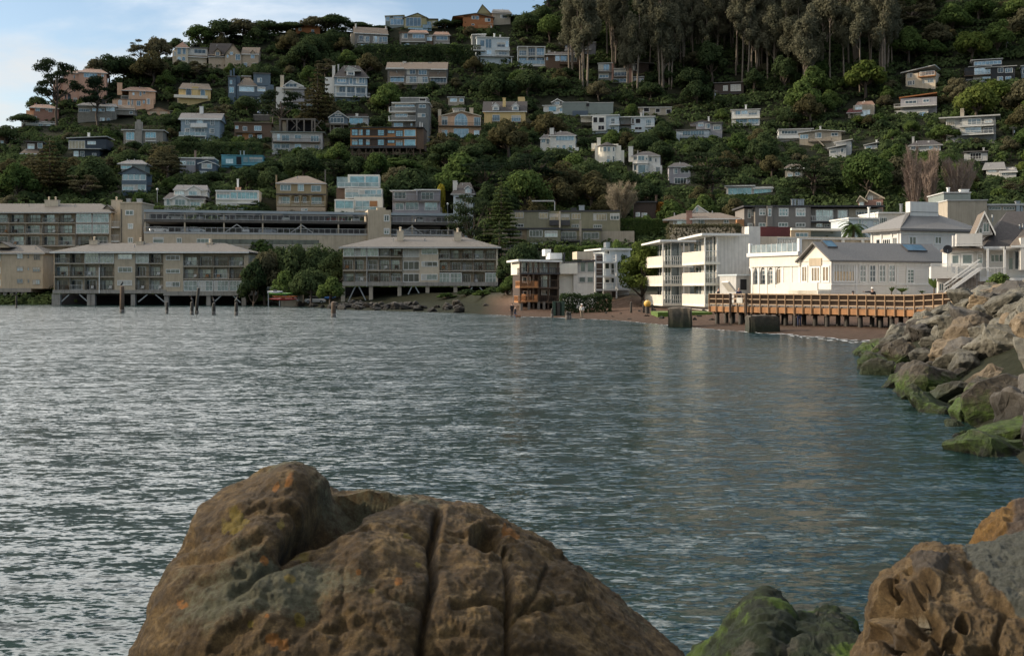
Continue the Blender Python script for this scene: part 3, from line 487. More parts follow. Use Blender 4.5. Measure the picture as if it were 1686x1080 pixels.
b.win(800,158,936,238,4,gm='glass_mid'); b.wins([(662,170,780,225,4,1),(622,150,655,192,2),(690,148,775,166,4)],ly=1,gm='glass_sky'); b.wins([(990,195,1026,248,2),(1038,192,1080,235,3)],ly=1); b.win(825,253,1028,292,5,ly=-.6,gm='glass_teal'); b.balc(950,1030,222,250,1.2,'glass_clear','glass'); b.done()
b=house('grey two storey house with a long dark ridge roof and twin balconies',v3,490,425,'the grey ridge roofed house',14)
b.wall(345,300,640,430,8,'grey_taupe'); b.roofx(338,645,300,248,8,'roof_brown',0,0,0,'grey_taupe'); b.wall(312,300,352,430,5,'stucco_taupe',.8)
b.wins([(384,318,421,374,2),(430,325,476,376,3),(510,325,546,380,2),(550,330,588,380,2),(592,330,636,378,2),(380,393,440,422,3),(450,395,520,422,3),(540,398,620,424,4)]); b.balc(370,480,352,382,1.2,'grey_pale','bars'); b.balc(505,640,356,386,1.2,'grey_pale','bars'); b.chim(350,215,362,255,'stucco_white',3,.5); b.chim(618,238,630,262,'stucco_white',3,.5); b.done()
b=house('brownish twin house with red brown roofs below the glass fronted ridge house',v3,960,410,'the brown twin house',0)
b.wall(745,290,985,412,8,'grey_taupe'); b.wall(985,310,1040,412,7,'brown_shingle',1); b.wall(1045,308,1190,415,8,'grey_taupe',.6); b.roofx(815,1005,296,270,8,'roof_tile',0,1,1); b.slab(738,825,290,7,'roof_tile'); b.roofx(1036,1198,315,286,8,'roof_tile',.6,1,1)
b.wins([(766,302,816,346,2),(860,308,966,345,4),(765,386,830,410,3),(888,390,956,412,3)]); b.win(986,315,1034,366,2,ly=1); b.win(1070,325,1172,362,3,ly=.6); b.balc(760,974,342,372,1.3,'stucco_white','bars'); b.balc(1058,1192,358,386,1.3,'stucco_white','bars',.6); b.done()
b=B('town_house','long row of brown town houses with a dark shingle roof','town houses',v3,895,795,None,0,'the brown town house row')
b.wall(638,612,1165,750,9,'grey_taupe'); b.wall(700,745,1140,800,7,'stone_beige',.5); b.roofx(622,1172,614,556,9,'roof_brown',0,0,0,'grey_taupe',over=.6); b.box('trim',625,604,780,614,.4,'white',-.9); b.box('trim',1022,614,1168,622,.4,'white',-.9)
b.roofx(655,790,680,632,2,'roof_brown',-.9,0,0,over=.1); b.roofx(1010,1160,688,640,2,'roof_brown',-.9,0,0,over=.1)
b.wins([(810,620,886,664,3),(913,625,987,668,3),(803,682,896,745,3),(906,685,996,742,3),(662,680,784,732,4),(1022,692,1162,742,5)]); b.balc(800,1000,700,738,1,'white','bars',fm='stucco_white'); b.wins([(818,764,876,784,1),(925,765,986,792,1)],ly=.5,gm='interior_dark',name='opening'); b.chim(772,552,802,580,'stucco_white',4,.8); b.chim(998,560,1028,585,'stucco_white',4,.8)
for x in (855,935): b.chim(x,570,x+8,590,'white',3.6,.3)
b.balc(626,1176,735,750,.9,'stucco_taupe','bars'); b.pole(1170,750,800,.25,'white',-.7,down=True); b.pole(630,750,800,.25,'white',-.7,down=True); b.done()
b=house('white blue glass house with stacked corner balconies below the orange crest house',v4,260,340,'the white glass house',10)
b.wall(125,112,388,262,8,'pale_blue'); b.slab(118,392,108,8,'white',0,.25,.5); b.wall(88,90,130,190,6,'grey_siding',3,False); b.slab(82,200,86,6,'white',3,rise=.3); b.wall(215,262,412,348,7,'grey_pale',1); b.slab(140,424,262,4,'trim_grey',-1,.25,.4,'floor_slab')
b.wins([(150,132,188,188,1),(194,122,246,198,2),(290,150,356,190,2,2),(358,138,384,192,1),(140,205,190,240,2),(205,212,246,250,2),(300,218,370,255,3)]); b.win(218,272,402,325,5,ly=1); b.balc(96,198,182,212,1.5,'white','bars'); b.balc(275,394,188,212,1.4,'white','bars'); b.balc(278,392,228,254,1.4,'white','bars'); b.chim(262,80,274,112,'white',3,.5); b.chim(310,92,322,115,'trim_grey',3,.5); b.pole(408,265,345,.25,'white',-1,down=True); b.done()
b=house('white grid fronted glass house of six square bays',v4,575,345,'the white grid fronted house',6)
b.wall(466,190,684,348,7,'stucco_taupe',1.4); b.slab(455,686,182,8.4,'white',0,.2,.1); b.box('floor_slab',462,262,684,268,1.5,'white',0); b.box('floor_slab',462,328,684,345,2.5,'white',0)
for x in (458,536,607,680): b.pole(x,185,345,.28,'white',.1,'column')
b.wins([(470,196,530,258,3),(545,196,600,258,3),(612,196,675,258,3),(470,275,530,325,3),(545,275,600,325,3),(612,275,675,325,3)],ly=1.4); b.balc(464,680,296,328,.05,'white','glass',0,sl=.05); b.balc(464,680,232,264,.05,'white','bars',0,sl=.05); b.done()
b=house('dark brown house with a row of tall windows over a wide timber balcony',v4,830,380,'the dark brown balcony house',4)
b.wall(690,248,965,335,8,'brown_shingle'); b.wall(700,332,860,385,7,'stucco_taupe',.6); b.wall(860,332,965,385,5,'brown_dark',2); b.roofx(678,985,248,228,8,'roof_dark',0,2,2,over=.8)
b.wins([(764,248,802,303,2),(806,255,942,306,6),(692,272,705,296)]); b.win(740,330,776,358,2,ly=.6); b.win(880,340,940,372,3,ly=2,gm='glass_dark'); b.balc(800,996,300,326,1.6,'timber','bars'); b.pole(965,330,385,.3,'stucco_taupe',-1.2,down=True); b.chim(705,218,725,248,'trim_grey',3,.7); b.done()
b=house('low grey house under the eucalyptus trees behind the dark brown house',v4,950,250,'the low grey house under the eucalyptus',-8)
b.wall(845,158,1095,250,7,'grey_violet'); b.slab(795,1100,152,7,'trim_grey',0,.3,.7); b.box('ledge',840,205,1060,215,1,'grey_pale',-1); b.wins([(845,168,862,190),(904,165,936,192,2),(1000,185,1024,215,2)],gm='glass_dark'); b.done()
b=house('stepped grey town houses descending the slope under the eucalyptus',v4,1250,480,'the stepped town houses',-6)
b.wall(1115,320,1235,460,7,'grey_siding'); b.wall(1242,365,1365,485,7,'grey_siding',-.4); b.box('chimney',1364,362,1394,485,2.5,'brick_pink',-.9); b.box('chimney',1225,322,1240,470,2.5,'brick_pink',-.6); b.wall(1400,432,1490,500,6,'grey_violet',-.2); b.slab(1110,1236,318,7,'trim_grey'); b.slab(1240,1366,362,7,'trim_grey',-.4); b.slab(1396,1494,430,6,'trim_grey',-.2)
b.wins([(1120,330,1206,382,3),(1125,402,1200,440,3)]); b.wins([(1246,375,1356,425,4),(1236,446,1346,476,4)],ly=-.4); b.wins([(1455,446,1486,476,2),(1410,445,1445,480,1)],ly=-.2); b.balc(1118,1230,372,392,1,'timber_grey','bars'); b.balc(1244,1360,408,430,1,'timber_grey','bars',-.4); b.balc(1402,1492,470,492,1,'stucco_white','bars',-.2); b.done()
# --- middle band
b=house('yellow house with a dark roof, two white dormers and French windows',v4,350,860,'the yellow dormered house',-4)
b.wall(185,710,520,808,8,'stucco_yellow'); b.wall(280,806,492,865,7,'blue_dark',.4); b.roofx(170,535,712,632,8,'roof_dark',0,0,0,'stucco_yellow')
for x0,x1 in ((246,312),(406,472)): b.gable(x0,x1,670,642,3,'white','white',-.5,over=.15); b.box('dormer',x0+5,668,x1-5,706,2,'siding_white',-.4); b.win(x0+16,672,x1-16,702,3,ly=-.4)
b.wins([(252,742,312,794,4),(408,746,482,797,4)]); b.win(410,815,488,860,5,ly=.4,gm='glass_warm'); b.win(278,812,310,838,2,ly=.4); b.balc(245,330,768,798,1,'trim_dark','bars'); b.balc(395,490,772,802,1,'trim_dark','bars'); b.chim(336,605,360,680,'stucco_yellow',1.5,.9); b.wall(460,595,515,650,5,'stucco_yellow',5,False); b.done()
b=house('small white house with a front gable and wide blue window beside the grey box building',v4,790,740,'the small white gabled house',-6)
b.wall(668,668,905,742,7,'siding_white'); b.slab(658,800,664,7,'white',0,.2); b.gable(785,912,686,655,4,'white','siding_white',-.6,xr=850,th=.2); b.box('bay',792,684,905,742,1,'siding_white',-.6); b.wall(740,630,830,668,4,'grey_siding',3,False); b.gable(730,838,640,610,4,'white','grey_siding',3,xr=782,th=.2)
b.win(710,672,774,712,1,gm='glass_teal'); b.win(800,685,856,724,3,ly=-.6); b.win(762,635,800,658,3,ly=3); b.balc(720,908,715,735,1,'white','solid',-.1); b.done()
b=B('flat_roof_building','long plain grey metal clad box building with one small dark opening','building',v4,1030,750,None,-4,'the grey box building')
b.wall(822,640,1035,755,10,'green_grey'); b.wall(1035,644,1238,755,10,'green_grey',-.4); b.box('base',905,708,1040,756,.3,'blue_dark',-.3); b.slab(818,1036,636,10,'trim_grey',0,.2,.15); b.slab(1030,1242,640,10,'trim_grey',-.4,.2,.15); b.win(1018,648,1042,672,1,fm='trim_dark',gm='interior_dark',ly=-.42,name='opening'); b.done()
b=house('white and pale blue house with dark framed bay windows under a flat roof',v4,1130,880,'the pale blue bay house',-6)
b.wall(1065,748,1285,880,8,'pale_blue'); b.wall(975,750,1068,800,5,'stucco_white',3,False); b.slab(968,1292,744,8,'white',0,.25,.6); b.box('bay',1068,752,1180,872,.9,'siding_white',-.9)
b.wins([(1074,760,1110,806),(1120,762,1166,806,1),(1114,828,1166,866,2)],ly=-.9,gm='interior_dark'); b.wins([(1220,770,1252,814,2),(1214,838,1252,878,2)],gm='glass_dark'); b.balc(1205,1290,798,822,1,'white','bars'); b.done()
b=house('white flat roofed house with a railed terrace right of the pale blue bay house',v4,1440,868,'the white railed house',-6)
b.wall(1290,765,1420,870,6,'grey_pale',1.6); b.wall(1385,758,1575,870,8,'pale_blue'); b.slab(1284,1584,755,8,'white',0,.25,.6)
b.wins([(1390,770,1409,816),(1420,772,1462,812,1),(1414,840,1472,864,2)],gm='interior_dark'); b.win(1506,778,1547,832,3); b.balc(1290,1412,792,820,1.6,'timber','bars',1.6); b.balc(1500,1576,812,834,.8,'white','bars'); b.chim(1478,712,1488,756,'metal_grey',3,.3); b.chim(1460,725,1472,756,'trim_grey',3,.5); b.done()
b=house('low beige house with a row of dark square openings above the white railed house',v8,1410,130,'the low beige house',-4)
b.wall(1300,78,1534,132,7,'stucco_taupe'); b.slab(1288,1538,72,7,'grey_pale',0,.25,.4,rise=-.2); b.wins([(1330,78,1372,110,1),(1416,84,1450,114,1),(1494,90,1531,122,1)],gm='interior_dark'); b.done()
b=house('white hip roofed house with a band of tall windows and a white chimney',v8,740,405,'the white hip roofed house',-6)
b.wall(645,280,832,412,8,'siding_white'); b.wall(575,298,646,350,6,'siding_white',1.5); b.roofx(636,840,280,252,8,'roof_dark',0,3,3); b.roofx(570,650,300,275,6,'roof_dark',1.5,1,0)
b.wins([(688,282,822,320,6),(689,350,712,372),(735,350,760,396,2),(784,352,809,398,2)]); b.win(582,308,612,335,2,ly=1.5); b.win(614,308,640,345,1,ly=1.5); b.chim(644,230,673,290,'siding_white',.6,.9); b.balc(826,856,368,390,.6,'white','solid'); b.done()
b=house('cream house with a round window bay under a curved dark roof',v8,1070,505,'the cream round bay house',0)
b.wall(975,355,1165,510,8,'white_warm'); b.wall(1120,390,1188,470,6,'white_warm',1); b.wall(948,338,985,380,5,'white_warm',2,False)
b.mb(); p=b.mb(); a,zb_=b.L(1000,500); c,zt=b.L(1125,358); cx=(a+c)/2; r=(c-a)/2
cyl=[(cx+r*math.cos(math.pi+t*math.pi/10),-r*.55*math.sin(t*math.pi/10)) for t in range(11)]
p.add([(x,y,zb_-1) for x,y in cyl]+[(x,y,zt) for x,y in cyl],[(i,i+1,i+12,i+11) for i in range(10)]).build('bay','white_warm',b.root)
q=b.mb(); cy2=[(cx+(r+.35)*math.cos(math.pi+t*math.pi/10),-(r*.55+.35)*math.sin(t*math.pi/10)) for t in range(11)]
q.add([(x,y,zt) for x,y in cy2]+[(cx,.1,zt+1.2)]+[(x,y,zt-.15) for x,y in cy2],[(i,i+1,11) for i in range(10)]+[(i,i+12,i+13,i+1) for i in range(10)]).build('roof','roof_dark',b.root)
b.wins([(1014,362,1030,399),(1090,365,1119,399,2)],ly=-.42*r*.9,gm='glass_dark'); b.wins([(1034,362,1058,399),(1062,362,1086,399)],ly=-.57*r,gm='glass_mid'); b.wins([(1060,430,1083,493)],ly=-.57*r,gm='glass_sky'); b.win(1090,432,1118,500,2,ly=-.42*r*.9,gm='glass_dark'); b.win(1150,460,1166,481); b.chim(989,300,1016,356,'white_warm',1.2,1); b.slab(1090,1145,345,5,'white_warm',2); b.done()
b=house('white two storey house with a stacked bay window and a tall white chimney',v8,1350,595,'the white bay windowed house',-4)
b.wall(1250,428,1450,600,8,'siding_white'); b.wall(1398,500,1464,600,7,'siding_white',-.5); b.roofx(1240,1452,428,398,8,'roof_dark',0,3,3); b.slab(1250,1370,484,2,'trim_grey',-1,.15,.2,'trim'); b.box('bay',1282,426,1362,575,.9,'siding_white',-.9)
b.wins([(1254,432,1281,463,2),(1368,440,1391,472),(1256,495,1280,538),(1412,448,1426,476)]); b.wins([(1288,428,1337,466,2),(1342,434,1360,462),(1288,495,1346,556,1),(1349,500,1361,550)],ly=-.9); b.win(1418,510,1450,556,3,ly=-.5,gm='glass_dark'); b.chim(1219,364,1252,440,'siding_white',.6,1); b.done()
b=house('taupe two storey house partly behind a spreading dark cypress',v8,1600,640,'the taupe house',4)
b.wall(1515,505,1672,645,8,'grey_violet'); b.roofx(1508,1690,506,480,8,'roof_dark',0,2,2); b.wins([(1549,520,1576,562,2),(1600,515,1661,558,2),(1554,590,1643,634,4)]); b.wall(1640,620,1720,700,5,'grey_violet',-1); b.done()
# --- right slope
b=house('white two storey house with two long balconies deep among the trees',v13,615,612,'the small white balcony house',-4)
b.wall(518,502,710,615,7,'white'); b.slab(508,716,500,7,'grey_pale',0,.2,.6)
b.wins([(535,511,578,541,2),(583,508,627,535,2),(632,512,692,541,3)]); b.wins([(545,565,624,600,3),(630,566,702,600,3)]); b.balc(516,712,536,558,1.2,'white_warm','bars'); b.balc(528,712,590,608,1,'white','bars'); b.chim(609,472,621,500,'white',3,.4); b.done()
b=house('brown gabled cottage stepping down to a blue grey veranda',v13,310,715,'the brown gabled cottage',-5)
b.wall(275,592,452,695,7,'grey_violet',1.4); b.wall(140,640,365,722,6,'pale_blue'); b.gable(228,400,596,572,7,'roof_brown','grey_violet',1.4,xr=318); b.slab(370,458,588,6,'roof_grey',1); b.slab(135,370,638,4,'roof_grey')
b.wins([(288,592,325,618,3),(336,598,371,632,2),(394,602,440,640,3),(330,655,372,672,3)],ly=1.4); b.win(180,646,330,680,8); b.balc(165,370,672,694,.9,'trim_dark','bars'); b.chim(355,552,366,590,'white',4,.4); b.done()
b=house('dark timber cabin with pale curtained windows at the foot of the eucalyptus',v13,490,400,'the dark timber cabin',-4)
b.wall(400,322,600,405,6,'brown_dark'); b.slab(392,612,316,6,'roof_grey',0,.2,.6); b.win(460,338,491,373,2,gm='curtain'); b.win(511,330,580,376,4,gm='curtain'); b.balc(420,585,378,392,.8,'trim_dark','bars'); b.wall(505,392,570,412,3,'stucco_white',.3); b.done()
b=house('long low white edged house on the slope left of the slab roofed house',v13,950,705,'the long low white edged house',4)
b.wall(840,640,1065,690,7,'grey_pale'); b.slab(835,1078,634,7,'grey_pale',0,.25,.8); b.win(858,645,966,669,5,gm='glass_dark'); b.balc(830,1062,682,694,1,'white','solid'); b.wall(900,694,1000,740,4,'brown_dark',1); b.done()
b=house('grey house with a shallow pitched white edged roof and an outside stair',v13,1130,765,'the slab roofed house',-6)
b.wall(982,655,1268,765,8,'stucco_taupe'); b.gable(972,1295,662,640,8,'grey_pale','stucco_taupe',0,xr=1120,over=.8); b.wins([(984,672,1042,702,3),(1088,660,1132,697,2),(1198,660,1245,684,2)]); b.balc(1040,1200,698,716,1.1,'timber_grey','bars')
p=b.mb(); a,zt=b.L(1100,705); c,zb_=b.L(1150,755); 
for o_ in (-1.9,-1.2): p.bar((a,o_,zt),(c,o_,zb_),.12,.3)
for i in range(9): p.bar((a+(c-a)*i/8,-1.9,zt+(zb_-zt)*i/8),(a+(c-a)*i/8,-1.2,zt+(zb_-zt)*i/8),.25,.05)
p.build('stair','stucco_taupe',b.root); b.chim(1118,618,1130,645,'trim_grey',3,.5); b.done()
b=house('grey hillside house with two stepped slab roofs right of the outside stair',v13,1250,835,'the stepped slab roof house',-8)
b.wall(1230,720,1335,800,6,'grey_pale',2); b.wall(1185,765,1300,840,6,'grey_pale'); b.slab(1170,1300,762,6,'trim_grey',0,.25,.6,rise=.9); b.slab(1215,1345,722,6,'trim_grey',2,.25,.6,rise=.7); b.win(1190,772,1232,802,3); b.win(1262,766,1286,796,1,gm='glass_dark'); b.balc(1186,1240,806,826,.8,'white','bars'); b.done()
b=house('cream lit house with a rising slab roof and long balcony on the right slope',v14,630,345,'the rising roofed cream house',-24)
b.wall(545,250,748,348,8,'stucco_cream'); b.slab(512,748,240,8,'grey_pale',0,.3,.8,rise=1.6); b.wins([(556,254,590,283,2),(558,306,589,336,2),(592,302,606,332)],gm='glass_dark'); b.win(640,240,742,268,5,gm='glass_mid'); b.balc(628,748,248,272,1.2,'wood_orange','bars'); b.wall(665,345,760,398,5,'stucco_tan',1); b.win(660,290,735,320,3); b.done()
b=house('black three tier house with bands of pale windows high on the right',v14,1110,320,'the black tiered house',0)
b.wall(1128,210,1292,325,8,'black_siding'); b.wall(950,212,1130,325,7,'black_siding',1.4); b.wall(1005,165,1205,208,5,'black_siding',4,False); b.slab(988,1210,158,5,'grey_pale',4,.2,.6); b.slab(1090,1306,207,8,'grey_pale',0,.2,.5); b.slab(970,1135,205,7,'grey_pale',1.4,.2,.4)
b.win(1012,170,1200,196,7,ly=4); b.wins([(1174,218,1213,250,2),(1224,219,1276,250,3),(1170,276,1210,304,2),(1226,275,1266,304,2)]); b.wins([(1014,216,1126,262,5),(1008,270,1127,312,6)],ly=1.4,gm='glass_pale'); b.balc(942,1130,242,266,1.6,'timber','bars',1.4); b.balc(958,1128,292,314,1.6,'stucco_white','bars',1.4); b.done()
b=house('low house with red brown stepped roofs and skylight windows on the right slope',v14,235,545,'the low red brown roofed house',-10)
b.wall(185,470,330,548,6,'stucco_taupe'); b.roofx(200,335,470,445,6,'roof_tile',1,.6,1); b.roofx(140,250,520,495,5,'roof_maroon',-1,.6,.6); b.wall(150,518,235,552,4,'stucco_taupe',-1); b.win(198,472,247,502,2); b.win(233,505,302,545,3,gm='glass_pale'); b.done()
b=house('long terraced house with a thin red brown roof and a full width terrace rail',v14,610,548,'the long terraced house',-6)
b.wall(510,420,758,550,7,'grey_violet',1); b.slab(500,760,412,7,'orange_stain',1,.3,.4,rise=1.0); b.wall(470,505,700,552,5,'stucco_white',-.3); b.win(663,430,706,452,2,ly=1); b.wins([(603,517,680,548,3),(476,515,512,548,2)],ly=-.3); b.balc(464,756,458,476,2.2,'stucco_white','bars',1); b.win(540,440,620,462,3,ly=1,gm='glass_dark'); b.done()
b=house('big dark grey house with a slab roof and two white railed balconies',v14,1030,735,'the big dark grey house',-8)
b.wall(915,555,1160,675,9,'grey_siding'); b.wall(820,560,916,625,7,'grey_pale',.6); b.wall(985,672,1162,738,7,'slate_blue',.8); b.slab(772,1192,547,9,'trim_grey',0,.35,.8)  # pale grey left wall paints in the sunlit side of the house
b.win(825,570,882,612,4,ly=.6,gm='glass_warm'); b.wins([(930,564,1062,606,4),(1084,567,1137,592,2),(918,622,1062,662,4),(1078,625,1142,667,2)]); b.balc(915,1146,587,610,1.4,'white','bars'); b.balc(928,1146,645,668,1.4,'white','bars'); b.chim(918,515,944,560,'stucco_taupe',1,1,2); b.done()
b=house('grey cottage with a hip roof left of the big dark grey house',v14,675,790,'the grey hip roofed cottage',-4)
b.wall(570,742,785,800,7,'grey_pale'); b.roofx(560,800,744,712,7,'roof_dark',0,2.5,2.5); b.wins([(580,750,626,776,3),(688,746,736,776,3),(745,748,762,770)]); b.chim(588,690,604,735,'trim_grey',3,.6); b.done()
b=house('small house with a shadowed porch below the big dark grey house',v14,1020,865,'the small porch house',-4)
b.wall(945,800,1105,868,6,'grey_pale'); b.slab(938,1112,786,6,'roof_grey',0,.25,.7); b.win(985,798,1062,842,4,gm='interior_dark'); b.balc(975,1100,822,848,1,'grey_pale','bars'); b.chim(1072,765,1084,790,'grey_pale',3,.5); b.done()
b=house('white house with stepped slate roofs at the right edge',v14,1170,965,'the slate roofed white house',-10)
b.wall(1095,905,1290,975,7,'stucco_white'); b.roofx(1068,1230,905,862,6,'roof_slate',0,.5,.5); b.roofx(1180,1310,925,895,6,'roof_slate',-1,.5,.5); b.wall(1190,925,1300,975,5,'grey_pale',-1); b.win(1108,905,1166,930,5); b.win(1200,932,1240,952,3,ly=-1); b.done()
b=house('small slab roofed cottage peeking between shrubs left of the grey cottage',v14,300,775,'the small slab roofed cottage',-8)
b.wall(262,745,350,780,5,'grey_pale'); b.slab(255,362,742,5,'trim_grey',0,.2,.5,rise=.8); b.win(272,752,315,772,3); b.chim(340,712,350,738,'white',2,.4); b.done()
b=house('blue grey house cut off by the right edge beside the black tiered house',v14,1350,285,'the house at the right edge',0)
b.wall(1338,205,1440,290,7,'blue_siding'); b.slab(1330,1450,198,7,'trim_grey'); b.win(1345,225,1380,260,2); b.done()
b=house('grey house glimpsed between trees below the eucalyptus trunks',v3,2820,640,'the glimpsed grey house',0)
b.wall(2790,560,2960,645,6,'brown_dark'); b.slab(2780,3010,545,6,'roof_grey',0,.2,.6,rise=-1); b.win(2820,570,2860,630,2,gm='glass_dark'); b.done()
b=house('small brick red house high in the trees left of the crest',v2,1310,95,'the brick red house',0)
b.wall(1225,20,1440,100,6,'orange_stain'); b.gable(1215,1400,30,-15,6,'roof_tile','orange_stain',0,xr=1290); b.win(1365,50,1388,90); b.win(1250,35,1275,60,2,gm='glass_dark'); b.done()
b=house('pale glimpse of a stucco house behind the spreading cypress',v13,930,980,'the half hidden stucco house',0)
b.wall(885,900,1000,985,6,'stucco_taupe'); b.roofx(875,1015,900,870,6,'roof_brown',0,1.5,1.5); b.wins([(900,935,935,960,2),(950,930,985,955,2)]); b.done()
# ------------------------------------------------------------------ waterfront buildings
vp=(0,0,1.0)   # plain photo pixels
q1=(0,310,4.91); q2=(220,310,4.91); q3=(440,310,4.91); q4=(640,310,4.91)
def bays(b,cols,floors,ly,wall,fl='stucco_taupe',deep=1.5,style='bars',glaze=()):
    """recessed balcony bays: cols = x edges, floors = (top, bottom) rows; divider walls, slabs, railings and glazing behind"""
    x0,x1=cols[0],cols[-1]
    for (yt,yb) in floors: b.box('floor_slab',x0,yb,x1,yb+ (yb-yt)*.12,deep+.1,fl,ly-deep)
    for x in cols: b.box('divider',x-.45*b.v[2]/4,floors[0][0],x+.45*b.v[2]/4,floors[-1][1],deep-.04,fl,ly-deep+.02)
    for j,(yt,yb) in enumerate(floors):
        h=yb-yt
        for i in range(len(cols)-1):
            a,c=cols[i],cols[i+1]; w=c-a
            if (i,j) in glaze:
                b.win(a+w*.03,yt,c-w*.03,yb,max(2,int(w/30)),2,fm='white',gm='glass_sky',ly=ly-deep); continue
            k=random.random(); s_=random.uniform(0,.25)
            b.win(a+w*(.05+s_*.6),yt+h*.12,a+w*(.72+s_),yb-.02*h,random.choice((2,3,3)),1,fm='stucco_taupe' if k<.5 else 'white',gm=random.choice(['glass_mid','glass_sky','glass_dark','glass_mid','glass_dark']),ly=ly,name='sliding_door')
            if k<.45: b.box('curtain',a+w*.1,yt+h*.15,a+w*.3,yb,.03,'curtain',ly-.13)
            p=b.mb(); l0,_=b.L(a+w*.02,yt,ly-deep); l1,_=b.L(c-w*.02,yt,ly-deep); zf=b.L((a+c)/2,yb,ly-deep)[1]
            b.rail(p,l0,l1,ly-deep+.06,ly-deep+.06,zf,zf+1.0,style,sides=False); p.build('railing','timber' if (i+j)%3 else 'trim_grey',b.root)
            if random.random()<.55:   # furniture left on the balcony
                xm=l0+(l1-l0)*random.uniform(.2,.8); p=b.mb(); p.box(xm-.3,xm+.3,ly-deep+.5,ly-deep+1.0,zf+.35,zf+.45); p.box(xm-.3,xm+.3,ly-deep+.95,ly-deep+1.02,zf+.4,zf+.9)
                for sx in(-.27,.27):
                    for sy in (.53,.97): p.box(xm+sx-.02,xm+sx+.02,ly-deep+sy-.02,ly-deep+sy+.02,zf,zf+.36)
                p.build('balcony_chair',random.choice(['white','timber','wood_orange']),b.root)
def apt(label,view,x,yb,mark,D,z=0): return B('apartment_block',label,'apartment block',view,x,yb,D,0,mark,z=z)
def piles(b,xs,y0,y1,w=.7,m='concrete',lys=(.6,6),part='pile'):
    for x in xs:
        for ly in lys: b.pole(x,y0,y1,w,m,ly,part,True)
def braces(b,prs,ly=.6,m='metal_grey',w=.22,part='brace'):
    for (xa,ya,xb,yb) in prs:
        a,za=b.L(xa,ya,ly); c,zb_=b.L(xb,yb,ly); b.mb().bar((a,ly,za),(c,ly,zb_),w).build(part,m,b.root)
# block standing over the water, left
b=apt('tan three storey apartment block on piles over the water, left of the ivy trees',q1,435,835,'the left waterfront apartment block',241)
b.box('wall',435,512,2011,835,11,'stucco_tan',1.6); F3=((522,605),(625,712),(732,822))
b.v=q1; b.box('wall',925,512,1092,830,1.7,'stucco_tan',0); b.v=q2; b.box('wall',240,530,400,840,1.7,'stucco_tan',0); b.box('wall',893,540,928,850,1.7,'stucco_tan',0)
b.v=q1; b.box('floor_beam',425,822,1345,850,12.4,'concrete',-.1); b.v=q2; b.box('floor_beam',240,834,925,868,12.4,'concrete',-.12)
b.v=q1; bays(b,[440,562,682,803,925],F3,1.6,'stucco_tan',glaze={(2,0),(3,0)}); bays(b,[1095,1205,1318],F3,1.6,'stucco_tan',glaze={(0,0)}); 
b.v=q2; bays(b,[402,520,645,772,893],((545,628),(645,730),(748,830)),1.6,'stucco_tan',glaze={(0,2),(1,2),(2,2),(3,2)})
b.v=q1; b.wins([(955,532,1068,572,3),(955,638,1068,680,3)]); b.win(950,745,1066,785,3,gm='curtain'); b.v=q2; b.wins([(262,543,374,582,3),(262,655,374,688,3),(262,756,374,796,3)])
# roof: long shallow hip seen from below
b.v=vp; b.roofx(84,411,414.5,400.5,13.5,'roof_taupe',-.5,7,7,over=.7,th=.25)
b.v=q1; b.chim(722,425,788,487,'stucco_cream',5,1.3,1); b.chim(1100,435,1158,493,'stucco_cream',5,1.3,1); b.v=q2; b.chim(583,445,640,506,'stucco_cream',5,1.3,1)
b.v=vp; b.pole(163.5,440,483,.18,'white',-.15,'downpipe'); b.pole(325,470,520,.1,'trim_grey',-.15,'downpipe')
piles(b,[90,97,148,154,220,275,344,402],484,500,.9); braces(b,[(114,485,101,497),(131,485,146,498),(243,485,228,497),(256,485,272,498),(365,486,352,498),(383,486,396,498)])
b.box('under_shade',92,486,404,503,.4,'interior_dark',11); b.box('joist',90,484,404,487,1,'concrete_dark',6); b.done()  # near-black sheet behind the piles paints the shade under the block
# tan end block at the far left
b=apt('tan apartment block with small square windows cut off by the left edge at the waterline',q1,10,815,'the block cut off at the left edge',256)
b.box('wall',12,515,346,812,13,'stucco_tan',0); b.box('wall',-90,515,12,812,12,'stucco_tan',1.2); b.box('floor_beam',-90,808,250,840,12,'concrete',-.15); b.v=q1
b.roofx(-120,372,522,462,13,'roof_taupe',0,3,5,over=.7); b.gable(-60,90,474,432,4,'roof_taupe','stucco_tan',1.5)
b.wins([(136,530,188,572,2),(224,532,236,568),(272,532,326,582,3),(136,632,188,672,2),(224,637,236,665),(264,637,325,677,3),(136,732,188,770,2),(224,735,236,768),(264,737,325,780,3)],fm='stucco_taupe'); b.wins([(-50,540,6,590,2),(-50,640,6,690,2),(-50,740,6,790,2)],ly=1.2)
piles(b,[-5,45,100,190],838,900,.8,'concrete',(.6,5)); b.box('under_shade',-90,842,340,905,.4,'interior_dark',9); b.done()  # dark sheet stands in for shade below the floor beam
# upper left block with stair tower
b=apt('long tan apartment block with glazed balconies behind the waterfront, at the left edge',q1,200,470,'the upper left balcony block',270,None)
b.wall(-60,200,980,480,10,'stucco_tan',1.6); FL=((205,278),(292,366),(380,462))
bays(b,[-60,72,205,340,470,608],FL,1.6,'stucco_tan'); bays(b,[612,745,885],FL,1.6,'stucco_tan',glaze={(0,0),(1,0),(0,1),(1,1)}); b.box('corner_pier',884,200,896,480,1.6,'stucco_tan',0)
b.v=vp; b.roofx(-30,185,349.5,335.5,13,'roof_taupe',-.3,1,5,over=.7); b.v=q1; b.chim(360,100,468,165,'stucco_cream',4,1.4,2); b.chim(898,100,972,190,'stucco_cream',4,1.4,1); b.gable(830,905,170,135,4,'roof_taupe','stucco_tan',2)
b.box('wall',896,200,975,465,8,'stucco_taupe',2.2,True); b.balc(893,968,270,315,2,'white','bars',2.2); b.balc(893,968,380,428,2,'white','bars',2.2)
